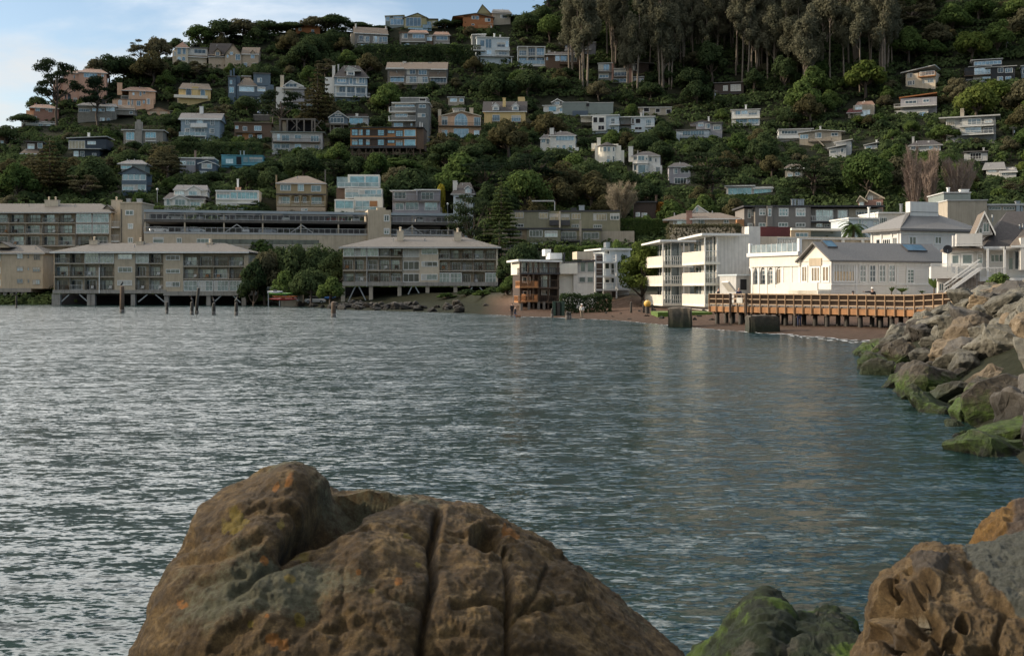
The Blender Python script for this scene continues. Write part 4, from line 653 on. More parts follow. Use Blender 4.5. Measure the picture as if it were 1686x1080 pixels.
b.wall(972,118,1145,462,9,'stucco_tan',-.6); b.box('parapet',965,112,1150,122,9.4,'stucco_cream',-.8); b.wins([(1014,178,1080,220,2),(1034,286,1077,330,2),(1034,398,1077,442,2)],ly=-.6,ft=.2); b.pole(980,170,440,.15,'trim_dark',-.75,'downpipe'); b.chim(1105,90,1142,118,'metal_grey',3,1); b.chim(1022,90,1050,118,'metal_grey',5,.8); b.done()
b.wall(330,465,425,640,6,'stucco_taupe',3)
# parking structure
b=B('parking_structure','long two deck open parking structure with white railings behind the waterfront','parking structure',vp,236,405,258,12,'the parking structure')
def pk(x0,x1,yr,ly=0):
    # yr: rows roof top, rail1 top, rail1 bottom, beam bottom, rail2 top, rail2 bottom, wall bottom at the left end x0 and right x1
    pass
L0=b.L; 
def strip(part,x0,y0,x1,y1,dep,m,ly=0): return b.box(part,x0,y0,x1,y1,dep,m,ly)
for part,m,yl,dep,ly in (('canopy','metal_grey',(345.2,349.6),5,-.4),('upper_deck','concrete_dark',(361.2,365),14,0),('lower_deck','trim_grey',(382.2,384.4),14,-.1)):
    l0,_=b.L(237,350); l1,_=b.L(760,350); _,za=b.L(237,yl[0]); _,zb_=b.L(237,yl[1]); b.mb().box(l0,l1,ly,ly+dep,zb_,za).build(part,m,b.root)
l0,_=b.L(237,350); l1,_=b.L(760,350); lt0,_=b.L(605,350); lt1,_=b.L(643,350)
Z=lambda y:b.L(237,y)[1]
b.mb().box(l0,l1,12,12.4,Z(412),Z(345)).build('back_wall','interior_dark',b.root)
b.mb().box(l0,lt0,0,12,Z(470),Z(384.6)).build('wall','stucco_tan',b.root); b.mb().box(lt1+.05,l1,0,12,Z(420),Z(384.6)).build('wall','stucco_taupe',b.root)
def railrow(x0,x1,zt,zb_,name='railing'):
    n=0
    seg=6.; k=int((x1-x0)/seg)+1
    p=b.mb()
    p.bar((x0,-.06,zt),(x1,-.06,zt),.1); p.bar((x0,-.06,zb_+.1),(x1,-.06,zb_+.1),.08)
    i=x0
    while i<x1: p.box(i-.05,i+.05,-.11,-.01,zb_,zt); i+=1.35
    i=x0
    while i<x1: p.box(i-.015,i+.015,-.07,-.04,zb_,zt); i+=.27
    p.build(name,'grey_pale',b.root)
railrow(l0,lt0-.1,Z(352),Z(361)); railrow(l0,lt0-.1,Z(374),Z(382.4)); railrow(lt1+.1,l1,Z(352),Z(361)); railrow(lt1+.1,l1,Z(374),Z(382.4)); 
x=l0+.2; i=0
while x<l1:
    if not lt0-.5<x<lt1+.5: b.mb().box(x-.16,x+.16,.2,.5,Z(382.4),Z(349.6)).build('column','stucco_tan',b.root)
    x+=8.7; i+=1
for x in (390,497,678): 
    a,_=b.L(x,360); r=2.6; b.mb().bar((a-r,-.05+.25,Z(381)),(a,.2,Z(368)),.18).bar((a,.2,Z(368)),(a+r,.2,Z(381)),.18).build('brace','trim_grey',b.root)
# glazed storey below the decks with its own rail
ls,_=b.L(350,395); le,_=b.L(525,395); b.mb().box(ls,le,-.02,.02,Z(401),Z(393)).build('window_band','glass_dark',b.root)
p=b.mb(); xx=ls
while xx<le: p.box(xx-.06,xx+.06,-.07,-.021,Z(401),Z(393)); xx+=1.5
p.build('window_frame','trim_dark',b.root); railrow(ls-4,le,Z(402.5),Z(411)); b.mb().box(ls-4,le,-.2,1,Z(412.5),Z(411)).build('floor_slab','stucco_cream',b.root)
b.wins([(252,391,269,400,1),(291,392,299,400,2)],gm='glass_mid'); b.win(324,393,344,400,3,fm='white')
b.mb().box(lt0,lt1,-1.2,9,Z(400),Z(341)).build('stair_tower','stucco_tan',b.root); b.mb().box(lt0+2.2,lt0+4.2,-.8,1,Z(341),Z(337)).build('chimney','stucco_tan',b.root)
b.win(632,354,641,365,2,ly=-1.2,ft=.2); b.win(632,376,641,386,2,ly=-1.2,ft=.2)
b.mb().box(l1,l1+12,4,10,Z(398),Z(373)).build('wall','pale_blue',b.root)
b.bb=[236,342,765,412]; b.done(); PARK=b
# cars on the decks
def car(label,x,y,z,rz,col,group=None):
    m='car_'+col[0]; mat(m,col[1],.25,.05,spec=.6); r=empty('parked_car',(x,y,z),label,'car',group,rz)
    p=MB(); sec=[(-2.1,.35,.75),(-1.9,.3,.92),(-1.0,.28,.98),(1.1,.28,.98),(1.9,.3,.86),(2.15,.38,.66)]
    for i,(xx,a,t) in enumerate(sec):
        w=.80 if 0<i<5 else .68; p.V+=[(xx,-w,a),(xx,-w-.03,(a+t)/2),(xx,-w+.07,t),(xx,w-.07,t),(xx,w+.03,(a+t)/2),(xx,w,a)]
    for i in range(5):
        for k in range(6): p.F.append((i*6+k,i*6+(k+1)%6,i*6+6+(k+1)%6,i*6+6+k))
    p.F+=[(0,1,2,3,4,5)[::-1],(30,31,32,33,34,35)]; p.build('body',m,r)
    p=MB().add([(-1.7,-.7,.96),(1.15,-.7,.96),(1.15,.7,.96),(-1.7,.7,.96),(-1.2,-.55,1.42),(.4,-.55,1.42),(.4,.55,1.42),(-1.2,.55,1.42)],[(0,1,5,4),(1,2,6,5),(2,3,7,6),(3,0,4,7)]).build('window','glass_dark',r)
    MB().box(-1.2,.42,-.56,.56,1.415,1.46).build('roof',m,r)
    for sx in(-1.35,1.3):
        for sy in (-.78,.78): 
            w=MB().tube([(sx,sy-.1,.32),(sx,sy+.1,.32)],[.32,.32],12).build('wheel','trim_dark',r)
            MB().tube([(sx,sy-.115,.32),(sx,sy+.115,.32)],[.17,.17],8).build('rim','metal_grey',w)
    for sy in(-.55,.55): MB().box(2.08,2.15,sy-.13,sy+.13,.6,.72).build('headlight','glass_pale',r)
    return r
CC=[('white',(.7,.7,.7)),('silver',(.35,.36,.38)),('dark grey',(.06,.06,.07)),('blue',(.04,.10,.22)),('white',(.7,.7,.7)),('red',(.25,.03,.03)),('black',(.02,.02,.022))]
dk=[(290,0),(330,1),(368,4),(400,1),(425,2),(470,0),(553,5),(585,4),(690,0),(728,2)]
for i,(px,ci) in enumerate(dk):
    lx,_=PARK.L(px,361,3.5); t=PARK.T(lx,3.5,Z(361)+.01); w=['first','second','third','fourth','fifth','sixth','seventh','eighth','ninth','tenth'][i]
    car(f'{CC[ci][0]} car on the upper parking deck, {w} from the left along its railing',t[0]+PARK.A[0],t[1]+PARK.A[1],t[2]+PARK.z,R(12+(90 if i%3 else 0)),CC[ci],'cars on the parking structure')
for i,(px,ci) in enumerate([(262,0),(306,1),(322,4),(405,4),(440,1),(500,6),(672,0),(710,2)]):
    lx,_=PARK.L(px,382,3.5); t=PARK.T(lx,3.5,Z(382.2)+.01); w=['first','second','third','fourth','fifth','sixth','seventh','eighth'][i]
    car(f'{CC[ci][0]} car on the lower parking deck, {w} from the left behind its railing',t[0]+PARK.A[0],t[1]+PARK.A[1],t[2]+PARK.z,R(12+(90 if i%2 else 0)),CC[ci],'cars on the parking structure')
c_=CARZ.L(945,803,2); t=CARZ.T(c_[0],1.8,c_[1]); car('blue car parked on the concrete retaining wall below the slate blue house',t[0]+CARZ.A[0],t[1]+CARZ.A[1],t[2]+CARZ.z+.01,0,('blue',(.04,.10,.22)))
x_,y_,z_=W3(519,491,231); car('white car parked beside the kayaks under the ivy covered trees',x_,y_,tz(x_,y_),R(5),('white',(.7,.7,.7)))
# second block on piles
b=apt('tan three storey apartment block on tall braced piles, right of the ivy trees',q3,610,780,'the right waterfront apartment block',226)
b.box('wall',615,470,1860,775,13,'stucco_tan',1.6); F3=((480,550),(572,660),(680,757)); b.v=q4
b.box('wall',248,480,402,775,1.7,'stucco_cream',0); b.v=q3; b.box('wall',1093,480,1235,770,1.7,'stucco_taupe',.4)
bays(b,[612,708,805,902,997,1090],F3,1.6,'stucco_tan',glaze={(1,0),(0,0),(2,0)}); b.v=q4; bays(b,[404,496,592,686,778,872],((492,572),(592,665),(685,770)),1.6,'stucco_tan',glaze={(0,2),(1,2),(4,2)})
b.box('wall',868,490,882,780,1.7,'stucco_cream',0); b.box('wall',402,582,410,770,1.7,'stucco_tan',0)
b.wins([(266,488,396,536,3),(266,592,396,634,3),(262,695,394,742,3)]); b.v=q3; b.win(1098,490,1230,556,3,ly=.4,gm='curtain'); b.wins([(1098,590,1230,660,3),(1098,690,1230,758,3)],ly=.4,gm='glass_dark')
b.box('floor_beam',608,758,1862,790,14,'concrete',-.15); b.v=vp; b.roofx(559,825,406.5,390.5,16,'roof_taupe',-.5,7.5,7.5,over=.7,th=.25); b.v=q4; b.chim(68,350,118,442,'stucco_cream',4,1.2,1); b.chim(528,360,586,452,'stucco_cream',4,1.2,1)
b.v=vp; piles(b,[565,611,658,704,750,812],471,500,.75,'stucco_taupe',(.6,8)); braces(b,[(585,472,572,499),(591,472,605,500),(678,472,665,500),(684,472,699,500),(778,473,760,496),(790,473,803,489)])
b.box('under_shade',566,473,818,503,.4,'interior_dark',10.5); b.pole(604,410,472,.12,'trim_grey',-.2,'downpipe'); b.done()  # shade between the braced piles is painted as a near-black sheet
# olive condominiums on the slope
b=B('apartment_block','olive green flat roofed condominium block stepping down the slope behind the timber deck house','apartment block',v9,340,465,250,-4,'the olive condominium block')
b.wall(90,170,905,300,10,'olive_panel',5); b.slab(85,380,164,10,'trim_dark',5,.35,.2); b.slab(455,905,164,10,'trim_dark',5,.35,.2); b.wall(213,296,463,472,9,'olive_panel',0); b.slab(208,468,294,9,'trim_dark',0,.4,.2); b.wall(463,300,762,470,8,'olive_panel',1.2); b.slab(463,768,300,8,'trim_dark',1.2,.4,.2); b.wall(40,300,213,465,8,'stucco_taupe',2)
b.slab(45,215,295,8,'trim_dark',1.5,.4,.2); b.wins([(125,177,190,221,3),(303,182,370,226,3),(546,187,612,231,3),(706,190,806,240,5)],ly=5,gm='glass_warm',fm='trim_grey'); b.win(832,188,898,234,3,ly=5); b.wins([(382,190,450,250,2),(465,192,530,252,2)],ly=5,gm='glass_warm',fm='trim_grey'); b.balc(380,455,238,268,.8,'trim_dark','solid',5); b.balc(463,533,238,270,.8,'trim_dark','solid',5)
b.box('divider',452,172,463,300,1,'stucco_cream',4); b.wins([(125,265,190,290,3),(545,268,600,292,3),(706,270,770,296,4)],ly=5,gm='glass_dark',fm='trim_grey')
b.wins([(232,311,329,360,4),(346,317,440,362,4),(232,403,330,450,2)]); b.win(346,403,442,455,5,gm='glass_warm',fm='trim_grey'); b.wins([(70,315,178,360,4),(62,403,172,447,4)],ly=2,gm='glass_dark',fm='trim_grey'); b.balc(88,192,352,382,1.2,'timber','bars',2)
b.wins([(470,322,580,380,4),(630,328,748,376,4),(470,412,560,450,3),(640,405,740,450,3)],ly=1.2,gm='glass_dark',fm='trim_grey'); b.balc(466,608,362,388,1,'trim_dark','bars',1.2); b.pole(610,240,440,.5,'stucco_taupe',.9); b.wall(762,318,1010,345,4,'stucco_taupe',3); b.box('flue',30,310,45,470,.6,'stucco_cream',-.6)
b.chim(600,132,640,166,'metal_grey',8,.8); b.chim(540,150,580,168,'trim_dark',8,.8); b.box('pergola',250,90,415,98,2,'grey_pale',9); b.pole(420,98,165,.2,'grey_pale',9); b.done()
b=house('dark timber cabin with lit white windows beside the orange autumn tree',v9,1090,225,'the dark cabin by the orange tree',0,D=262)
b.wall(1005,105,1172,230,6,'brown_dark'); b.slab(1000,1180,98,6,'trim_dark',0,.3,.5); b.wins([(1020,180,1052,211,2),(1064,184,1104,216,2)],gm='glass_pale'); b.chim(1165,55,1180,100,'brown_shingle',2,.5); b.done()
# house with orange timber decks on the beach
b=B('deck_house','flat roofed white house with stacked orange timber decks on posts at the beach','house',v9,310,895,166,10,'the timber deck house')
b.box('wall',165,545,460,640,8,'white_warm',3); b.box('wall',170,635,460,860,7,'brown_dark',3.2); b.slab(142,468,528,9,'white',1.2,.3,.8,rise=-.1); b.wins([(180,548,246,622,3),(255,550,308,590,3)],ly=3,gm='glass_mid'); b.wins([(320,550,350,620,1),(355,555,382,625,1)],ly=3,gm='glass_pale'); b.win(318,645,385,735,2,ly=3.2,gm='glass_pale'); b.wins([(180,655,240,700,2),(320,752,380,790,2),(185,760,240,800,2)],ly=3.2,gm='glass_dark')
b.balc(168,460,592,628,3,'trim_dark','bars',3.1); b.balc(160,300,690,728,3.6,'wood_orange','pick',3.2); b.balc(300,455,680,735,2.6,'timber','bars',3.2); b.balc(205,296,788,832,3.4,'wood_orange','pick',3.2); b.balc(148,208,800,838,3.4,'wood_orange','pick',3.2); b.balc(296,450,800,842,2.4,'timber','bars',3.2)
for x in (165,225,262,300,372,445): b.pole(x,545,900,.25,'timber',.3 if x<300 else 1,'post',True)
for x in (172,228,300,340): b.pole(x,842,905,.35,'timber_grey',0,'pile',True)
b.box('roof_box',385,480,475,525,3,'white',4); b.box('roof_box',346,452,392,500,2,'white',6); b.box('flue',485,478,497,540,.5,'trim_dark',4)
b.wall(450,545,590,850,8,'white_warm',2.2); b.wall(560,545,715,810,8,'stucco_white',1.4); b.slab(470,720,545,9,'trim_dark',1.2,.3,.2,rise=.3); b.box('roof_box',585,470,705,528,3,'stucco_cream',4); b.box('wall',455,545,588,635,1,'white_warm',1.0)
b.wins([(598,545,648,622,1),(660,545,713,622,1),(598,656,648,700,1),(658,656,706,700,1)],ly=1.4,gm='glass_mid',fm='trim_grey'); b.done()
b=B('balcony_house','narrow white four storey house with stacked balconies behind the beach hedge','house',v9,830,830,178,14,'the white balcony stack')
b.box('wall',785,445,980,760,8,'pale_blue',1.8); b.box('wall',720,485,790,760,7,'brown_dark',2.6); b.slab(755,985,446,8,'white',1.5,.25,.5); b.box('wall',780,755,970,850,7,'grey_pale',2)
for yt,yf in ((497,545),(600,650),(702,750)):
    b.balc(718,880,yt,yf,1.9,'white','posts',1.8)
b.wins([(790,460,826,490,1),(790,552,826,600,1),(835,555,862,640,1),(790,660,826,702,1),(835,662,862,702,1)],ly=1.8,gm='glass_dark'); b.wins([(888,560,928,625,2),(890,670,925,702,2)],ly=1.8); b.balc(888,980,705,748,1.2,'grey_pale','bars',1.8)
for x in (722,878): b.pole(x,490,830,.2,'white',-.05,'post',True)
b.box('under_shade',720,760,782,850,.3,'interior_dark',2.5); b.box('opening',845,765,890,830,.1,'brown_dark',1.9); b.box('roof_box',800,400,830,440,1.2,'metal_grey',4); b.done()  # dark sheet under the lowest balcony is painted shade
# boathouse shed and stair at the shore between the blocks
b=B('shore_stair','blue grey steel stair and railing coming down to the kayaks','stair',q2,1300,915,228,0,'the shore stair'); p=b.mb()
a,zt=b.L(1265,845); c,zb_=b.L(1330,910)
for ly in (0,1.1):
    p.bar((a,ly,zt),(c,ly,zb_),.12,.3); p.bar((a,ly,zt+1),(c,ly,zb_+1),.06)
    for i in range(6): t=i/5; x=a+(c-a)*t; z=zt+(zb_-zt)*t; p.box(x-.03,x+.03,ly-.03,ly+.03,z,z+1)
for i in range(14): t=i/13; x=a+(c-a)*t; z=zt+(zb_-zt)*t; p.box(x-.14,x+.14,0,1.1,z-.03,z+.02)
p.build('flight','metal_grey',b.root); b.box('landing',1080,840,1268,850,1.4,'metal_grey',0); p=b.mb(); l0,z0=b.L(1080,842); l1,_=b.L(1268,842); b.rail(p,l0,l1,0,0,z0,z0+1,'bars',sides=False); p.build('railing','metal_grey',b.root)
b.box('base_wall',1190,862,1368,925,1,'stucco_taupe',1.6,True)
for x in (1090,1180): b.pole(x,850,900,.2,'metal_grey',.7,'post',True)
b.done(False)
KC=[('lime green',(.12,.28,.04),442,482,1,484),('orange',(.35,.10,.03),448,490,1,489),('red',(.28,.03,.025),442,490,0,493),('blue',(.03,.14,.40),526,553,0,490),('white',(.6,.6,.6),440,466,2,481)]
for nm,c,x0,x1,k,y in KC:
    D=225-k*1.2; xa,_,z=W3(x0,y,D); xb=W3(x1,y,D)[0]; n=9; r=empty('kayak',((xa+xb)/2,D,max(tz((xa+xb)/2,D)+.15,z)),f'{nm} kayak lying on the rack beside the shore stair' if x0<500 else f'{nm} kayak lying right of the white parked car','kayak','kayaks on the shore')
    mat('kayak_'+nm,c,.35,.1); ln=(xb-xa)/2
    MB().tube([(ln*(2*i/n-1),0,.12*abs(2*i/n-1)**2) for i in range(n+1)],[.03+.22*math.sin(math.pi*i/n)**.7 for i in range(n+1)],10).build('hull','kayak_'+nm,r); MB().tube([(-.35,0,.28),(.35,0,.28)],[.2,.2],10).build('cockpit','trim_dark',r)
# ------------------------------------------------------------------ white apartments at the right of the beach
b=B('apartment_block','bright white three storey modern apartments with slatted corner balconies beside the boardwalk','apartment block',v10,300,860,160,8,'the white balcony apartments',z=.8)
def stack(xl,xc,xr,D,ytop,rails,ov):
    b.face(xc,D,8); Ls,_=b.L(xl,500); 
    # left face frame: facade running back from the corner
    A=b.fA; 
    b.face(xc,D,-82,ax=A)
    return A
for (xc,D,xr,xl,ytl,rows,wt) in ((298,160,440,180,372,((465,525),(600,655),(732,790)),0),(585,146,668,434,330,((430,505),(577,650),(728,795)),1)):
    b.face(xc,D,8); A=b.fA; z=lambda y:b.L(xc,y)[1]; r1=b.L(xr,500)[0]; 
    b.face(xc,D,-82,ax=A); l0=b.L(xl,500)[0]     # negative: left end of the left face
    dl=-l0; c,sn=math.cos(R(8)),math.sin(R(8)); b.face(xc,D,8,ax=A)
    # glazed core set in 1.6 m from the balcony edge
    g=1.6
    b.mb().box(g,r1+2,g,dl-.8,z(860),z(ytl)+.0).build('core','glass_mid' ,b.root); p=b.mb()
    xx=g
    while xx<r1+1.5: p.box(xx-.05,xx+.05,g-.06,g-.005,z(800),z(ytl)); xx+=1.3
    yy=g
    while yy<dl-.8: p.box(g-.06,g-.005,yy-.05,yy+.05,z(800),z(ytl)); yy+=1.5
    p.build('window_frame','white',b.root)
    p=b.mb(); p.box(g+1.5,g+2.8,g-.03,g+.01,z(800),z(ytl)-.4); p.box(g-.03,g+.01,g+3,g+5,z(790),z(ytl)-.5); p.build('curtain','curtain',b.root)
    for k,(yt,yf) in enumerate(rows):
        o=b.mb().box(-.1,r1+.4,-.1,dl,z(yf)-.3,z(yf)).build('balcony','white_warm',b.root); q=b.mb()
        # slatted solid panels on the left face, open bars on the right face
        q.bar((-.05,0,z(yt)),(-.05,dl,z(yt)),.1,.09); n=int(dl/.26)
        for i in range(n+1): t=dl*i/n; q.box(-.075,-.03,t-.1,t+.1,z(yf),z(yt)-.06)
        q.build('slatted_panel','white_warm',o); q=b.mb(); b.rail(q,0,r1,-.05,-.05,z(yf),z(yt)+.0,'posts',sides=False)
        i=0
        while i<r1: q.box(i-.02,i+.02,-.07,-.03,z(yf),z(yt)); i+=.3
        q.build('railing','white',o)
        for i in (0,r1): b.mb().box(i-.08,i+.08,-.0,.12,z(yf),z(rows[k-1][1])-.3 if k else z(ytl)).build('post','white',b.root)
        if k: b.mb().box(g-.2,r1+1.8,g-.2,dl-.6,z(rows[k-1][1])-.31,z(rows[k-1][1])+.02).build('floor_slab','white',b.root)
    b.mb().add([(-.6,-.6,z(ytl)+.1),(r1+3,-.6,z(ytl)+.1),(r1+3,dl+.5,z(ytl)-.1),(-.6,dl+.5,z(ytl)-.1),(-.6,-.6,z(ytl)+.4),(r1+3,-.6,z(ytl)+.4),(r1+3,dl+.5,z(ytl)+.15),(-.6,dl+.5,z(ytl)+.15)],[(0,3,2,1),(4,5,6,7),(0,1,5,4),(1,2,6,5),(2,3,7,6),(3,0,4,7)]).build('roof','white',b.root)
    b.mb().box(.9,r1+3,.9,dl-.5,z(862)-.6,z(792)).build('base','concrete' if 0 else 'stucco_white',b.root)
b.face(668,147,8); b.bb=[1062,388,1232,517]; l0,_=b.L(668,500); l1,_=b.L(885,500); zt=b.L(668,322)[1]; b.mb().box(l0,l1,0,9,b.L(668,800)[1]-1,zt).build('wall','stucco_white',b.root); b.mb().box(l0-.1,l1+.1,-.15,9.2,zt,zt+.18).build('coping','white',b.root)
for i in range(1,9): x=l0+(l1-l0)*i/9; b.mb().box(x-.015,x+.015,-.02,0.01,b.L(668,790)[1],zt-.1).build('panel_joint','trim_grey',b.root)
b.done()
# stucco theatre like block behind with maroon mansard
b=B('stucco_building','cream stucco building with a dark maroon mansard roof behind the white restaurant','building',v11,130,420,158,14,'the maroon roofed stucco building')
b.wall(132,330,330,480,12,'stucco_cream'); b.wall(330,335,1100,480,12,'stucco_cream',1); b.box('parapet',320,342,1130,352,.6,'stucco_white',.6); b.box('pier',137,262,215,480,1.4,'stucco_white',-.8); b.box('roof',216,264,420,332,1.5,'roof_maroon',2); b.chim(160,270,185,300,'stucco_white',0,.6)
for i in range(11): x=330+i*16; b.pole(x,352,402,.28,'white_warm',.75,'fin')
b.box('recess',325,355,510,405,.05,'stucco_tan',.95); b.box('wall',425,282,560,335,6,'stucco_tan',4); b.slab(420,760,276,8,'white_warm',4,.3,.5); b.wall(560,290,770,335,5,'green_grey',5,False); b.win(455,305,540,335,3,ly=4,gm='glass_teal')
for x in (640,780,915): b.pole(x,355,385,.35,'white_warm',.5,'pilaster')
b.done()
b=B('apartment_building','long grey brown two storey building with white framed windows behind the maroon roof','building',v11,180,262,222,0,'the grey brown apartment building')
b.wall(180,125,560,290,11,'grey_taupe'); b.wall(105,140,182,290,9,'grey_taupe',1.4); b.box('bay',262,122,300,262,1,'grey_taupe',-.8); b.slab(98,1062,118,11,'trim_dark',0,.3,.4); b.wall(560,140,820,262,9,'grey_taupe',1.4); b.wall(820,140,1052,230,9,'stucco_taupe',1.6)
b.wins([(207,141,253,187,2,2),(341,137,407,193,3,2),(457,137,523,194,3,2),(205,238,252,264,2),(338,236,404,264,3),(457,238,522,264,3)],ft=.2); b.win(268,140,290,192,1,2,ly=-.8,ft=.16); b.wins([(130,145,150,205,1,2),(156,140,174,190,1,2),(128,240,160,285,2)],ly=1.4,ft=.16); b.wins([(594,148,712,224,5),(745,150,810,206,3)],ly=1.4,gm='glass_pale'); b.win(868,150,1025,182,8,ly=1.6,ft=.16); b.balc(560,720,192,226,1.4,'white','bars',1.4,fm='trim_dark'); b.box('ledge',560,228,820,236,1.6,'trim_dark',0); b.wins([(596,240,640,266,2),(650,244,712,268,3)],ly=1.4)
for x in (435,455,478,492,508): b.chim(x-6,80,x+6,118,'metal_grey',5,.4)
b.balc(55,105,215,255,1.2,'wood_orange','solid',2); b.done()
b=house('tan bungalow with a low brown hip roof and a round brick chimney',v10,600,275,'the tan bungalow',0,D=228)
b.wall(340,208,590,270,8,'stucco_tan'); b.wall(585,205,808,282,8,'stucco_tan',-.8); b.roofx(295,620,212,172,8,'roof_brown',0,4,2,over=.7); b.roofx(480,830,206,168,9,'roof_brown',-.8,1.5,4,over=.6)
b.win(368,209,482,246,5); b.win(500,205,580,260,3,ly=-.8); b.win(712,214,749,241,2,ly=-.8,gm='glass_dark'); b.chim(457,158,497,205,'brick_pink',-1,1.2); b.done()
b=house('small white gabled house peeking over the tan bungalow roof',v10,550,200,'the small white gable',0,D=240)
b.wall(500,165,604,210,6,'siding_white'); b.gable(490,612,168,116,6,'white','siding_white',0,xr=534,th=.2); b.win(521,130,539,164); b.done()
b=house('brown red cottage with twin white edged gables behind the grey brown building',v11,970,132,'the twin gabled cottage',-4,D=250)
b.wall(885,80,1055,140,7,'brick_pink'); b.gable(930,1066,70,12,7,'roof_dark','stucco_taupe',.6,xr=960,trim='stucco_cream'); b.gable(872,950,90,50,4,'roof_dark','stucco_tan',-.6,xr=896,trim='stucco_cream'); b.wall(890,88,925,135,2,'white',-.5); b.win(895,95,920,125,2,ly=-.5); b.win(950,55,985,95,2,ly=.55); b.win(1010,95,1040,120,2); b.done()
b=B('flat_roof_building','jumble of white flat roofed storeys with roof vents behind the hip roofed white house','building',v11,900,265,196,6,'the white flat roofed building')
b.wall(820,205,1025,275,8,'pale_blue'); b.wall(1020,168,1190,265,8,'stucco_white',2); b.slab(812,1030,202,8,'white',0,.25,.4); b.slab(1015,1200,165,8,'white',2,.25,.4); b.wins([(885,205,905,245),(922,222,945,250,2),(990,222,1014,250,2)]); b.win(1030,200,1082,250,4,ly=2,gm='glass_dark'); b.chim(1175,112,1187,165,'metal_grey',5,.4); b.chim(955,135,965,205,'white',3,.3); b.chim(1225,118,1250,170,'stucco_white',4,.8); b.done()
b=house('modern white pavilion with two wide panes of glass among the hedges',v13,630,1085,'the modern glass pavilion',-2)
b.wall(480,1030,800,1090,7,'stucco_white'); b.slab(468,680,1020,7,'white',0,.3,.6); b.slab(660,806,1036,7,'white',0,.3,.6); b.win(492,1036,655,1082,5,gm='glass_teal'); b.win(668,1044,790,1084,4,gm='glass_teal'); b.done()
b=B('flat_roof_building','low grey green flat roofed blocks at the right edge behind the white hip roof','building',v12,760,160,190,-4,'the low grey flat roofs')
b.wall(640,80,822,130,9,'green_grey',3); b.slab(634,826,68,9,'trim_grey',3,.2,.2); b.wall(665,125,935,210,9,'stucco_taupe'); b.slab(660,940,120,9,'trim_grey',0,.2,.2); b.wall(930,165,1250,215,8,'stucco_taupe',1); b.slab(925,1250,150,8,'trim_grey',1,.3,.6); b.chim(1135,135,1160,200,'metal_grey',.5,.6); b.chim(1165,150,1180,200,'metal_grey',.8,.5); b.chim(755,55,812,75,'white',6,1); b.chim(667,42,680,70,'white',6,.6); b.win(945,168,1030,190,4,ly=1,gm='glass_dark'); b.win(1045,168,1125,190,4,ly=1,gm='glass_dark'); b.done()
# ------------------------------------------------------------------ white restaurant (long front wall, gabled end, arcaded porch)
b=B('restaurant','long white wooden restaurant with a grey shingle gable roof, arcaded porch and glass roof terrace','restaurant',v11,700,725,128,25,'the white restaurant',z=2.6)
b.T_=None; zc=lambda y:b.L(700,y)[1]
A=b.fA; lw,_=b.L(1500,600)
# front wall, local x 0..LW ; depth 9 ; gable end faces left
b.v=v12; LW,_=b.L(655,560); b.v=v11
zE=zc(495); zG=2.4
p=b.mb(); p.box(0,LW,0,9,zG-2.5,zE).build('wall','siding_white',b.root)
b.face(700,128,-65,ax=A)            # left (gable) face: runs away from the corner
g0,_=b.L(492,600); gp,_=b.L(590,400); gw=-g0; 
b.face(700,128,25,ax=A)
zR=H+(HY-(310+378/4.153))/F*(128+gw/2*math.cos(R(25))); p=b.mb()
over=.45; zR=max(zR,zE+2.2)
p.add([(-.5,-over,zE+.05),(LW+.4,-over,zE+.05),(LW+.4,gw/2,zR),(-.5,gw/2,zR),(-.5,-over,zE-.13),(LW+.4,-over,zE-.13),(LW+.4,gw/2,zR-.2),(-.5,gw/2,zR-.2),
       (-.5,gw+over,zE+.05),(LW+.4,gw+over,zE+.05),(-.5,gw+over,zE-.13),(LW+.4,gw+over,zE-.13)],
      [(0,1,2,3),(7,6,5,4),(0,4,5,1),(1,5,6,2),(3,2,9,8),(10,11,6,7),(8,9,11,10),(0,3,7,4),(3,8,10,7),(2,6,11,9)])
roof=p.build('roof','roof_slate',b.root)
for px,py,w in ((725,415,1.9),): pass
def skyl(x0,x1,f,h=1.1):
    sl=(zR-zE)/(gw/2+over); y0=gw/2*f; n=Vector((0,-sl,1)).normalized(); P=lambda x,y,o:(x,y-n.y*-o*0+n.y*o,zE+.05+(y+over)*sl+n.z*o)
    p=b.mb(); y1=y0+h
    p.add([P(x0,y0,.02),P(x1,y0,.02),P(x1,y1,.02),P(x0,y1,.02),P(x0,y0,.14),P(x1,y0,.14),P(x1,y1,.14),P(x0,y1,.14)],[(4,5,6,7),(0,1,5,4),(1,2,6,5),(2,3,7,6),(3,0,4,7)]); o=p.build('skylight','trim_dark',roof)
    p=b.mb(); p.add([P(x0+.08,y0+.08,.145),P(x1-.08,y0+.08,.145),P(x1-.08,y1-.08,.145),P(x0+.08,y1-.08,.145)],[(0,1,2,3)]); p.build('pane','glass_teal',o)
skyl(.8,2.3,.60); skyl(LW-4.9,LW-1.8,.45)
# gable triangle
b.mb().add([(0,0,zE-.1),(0,gw,zE-.1),(0,gw/2,zR-.25),(.15,0,zE-.1),(.15,gw,zE-.1),(.15,gw/2,zR-.25)],[(0,2,1),(3,4,5),(0,3,5,2),(1,2,5,4)]).build('gable_wall','white_warm',b.root)
b.mb().box(-.1,LW+.1,-.12,-.003,zE-.42,zE-.14).build('frieze','white',b.root); b.mb().box(-.05,LW,-.1,-.003,zc(655)-.12,zc(655)+.05).build('sill_band','white',b.root)
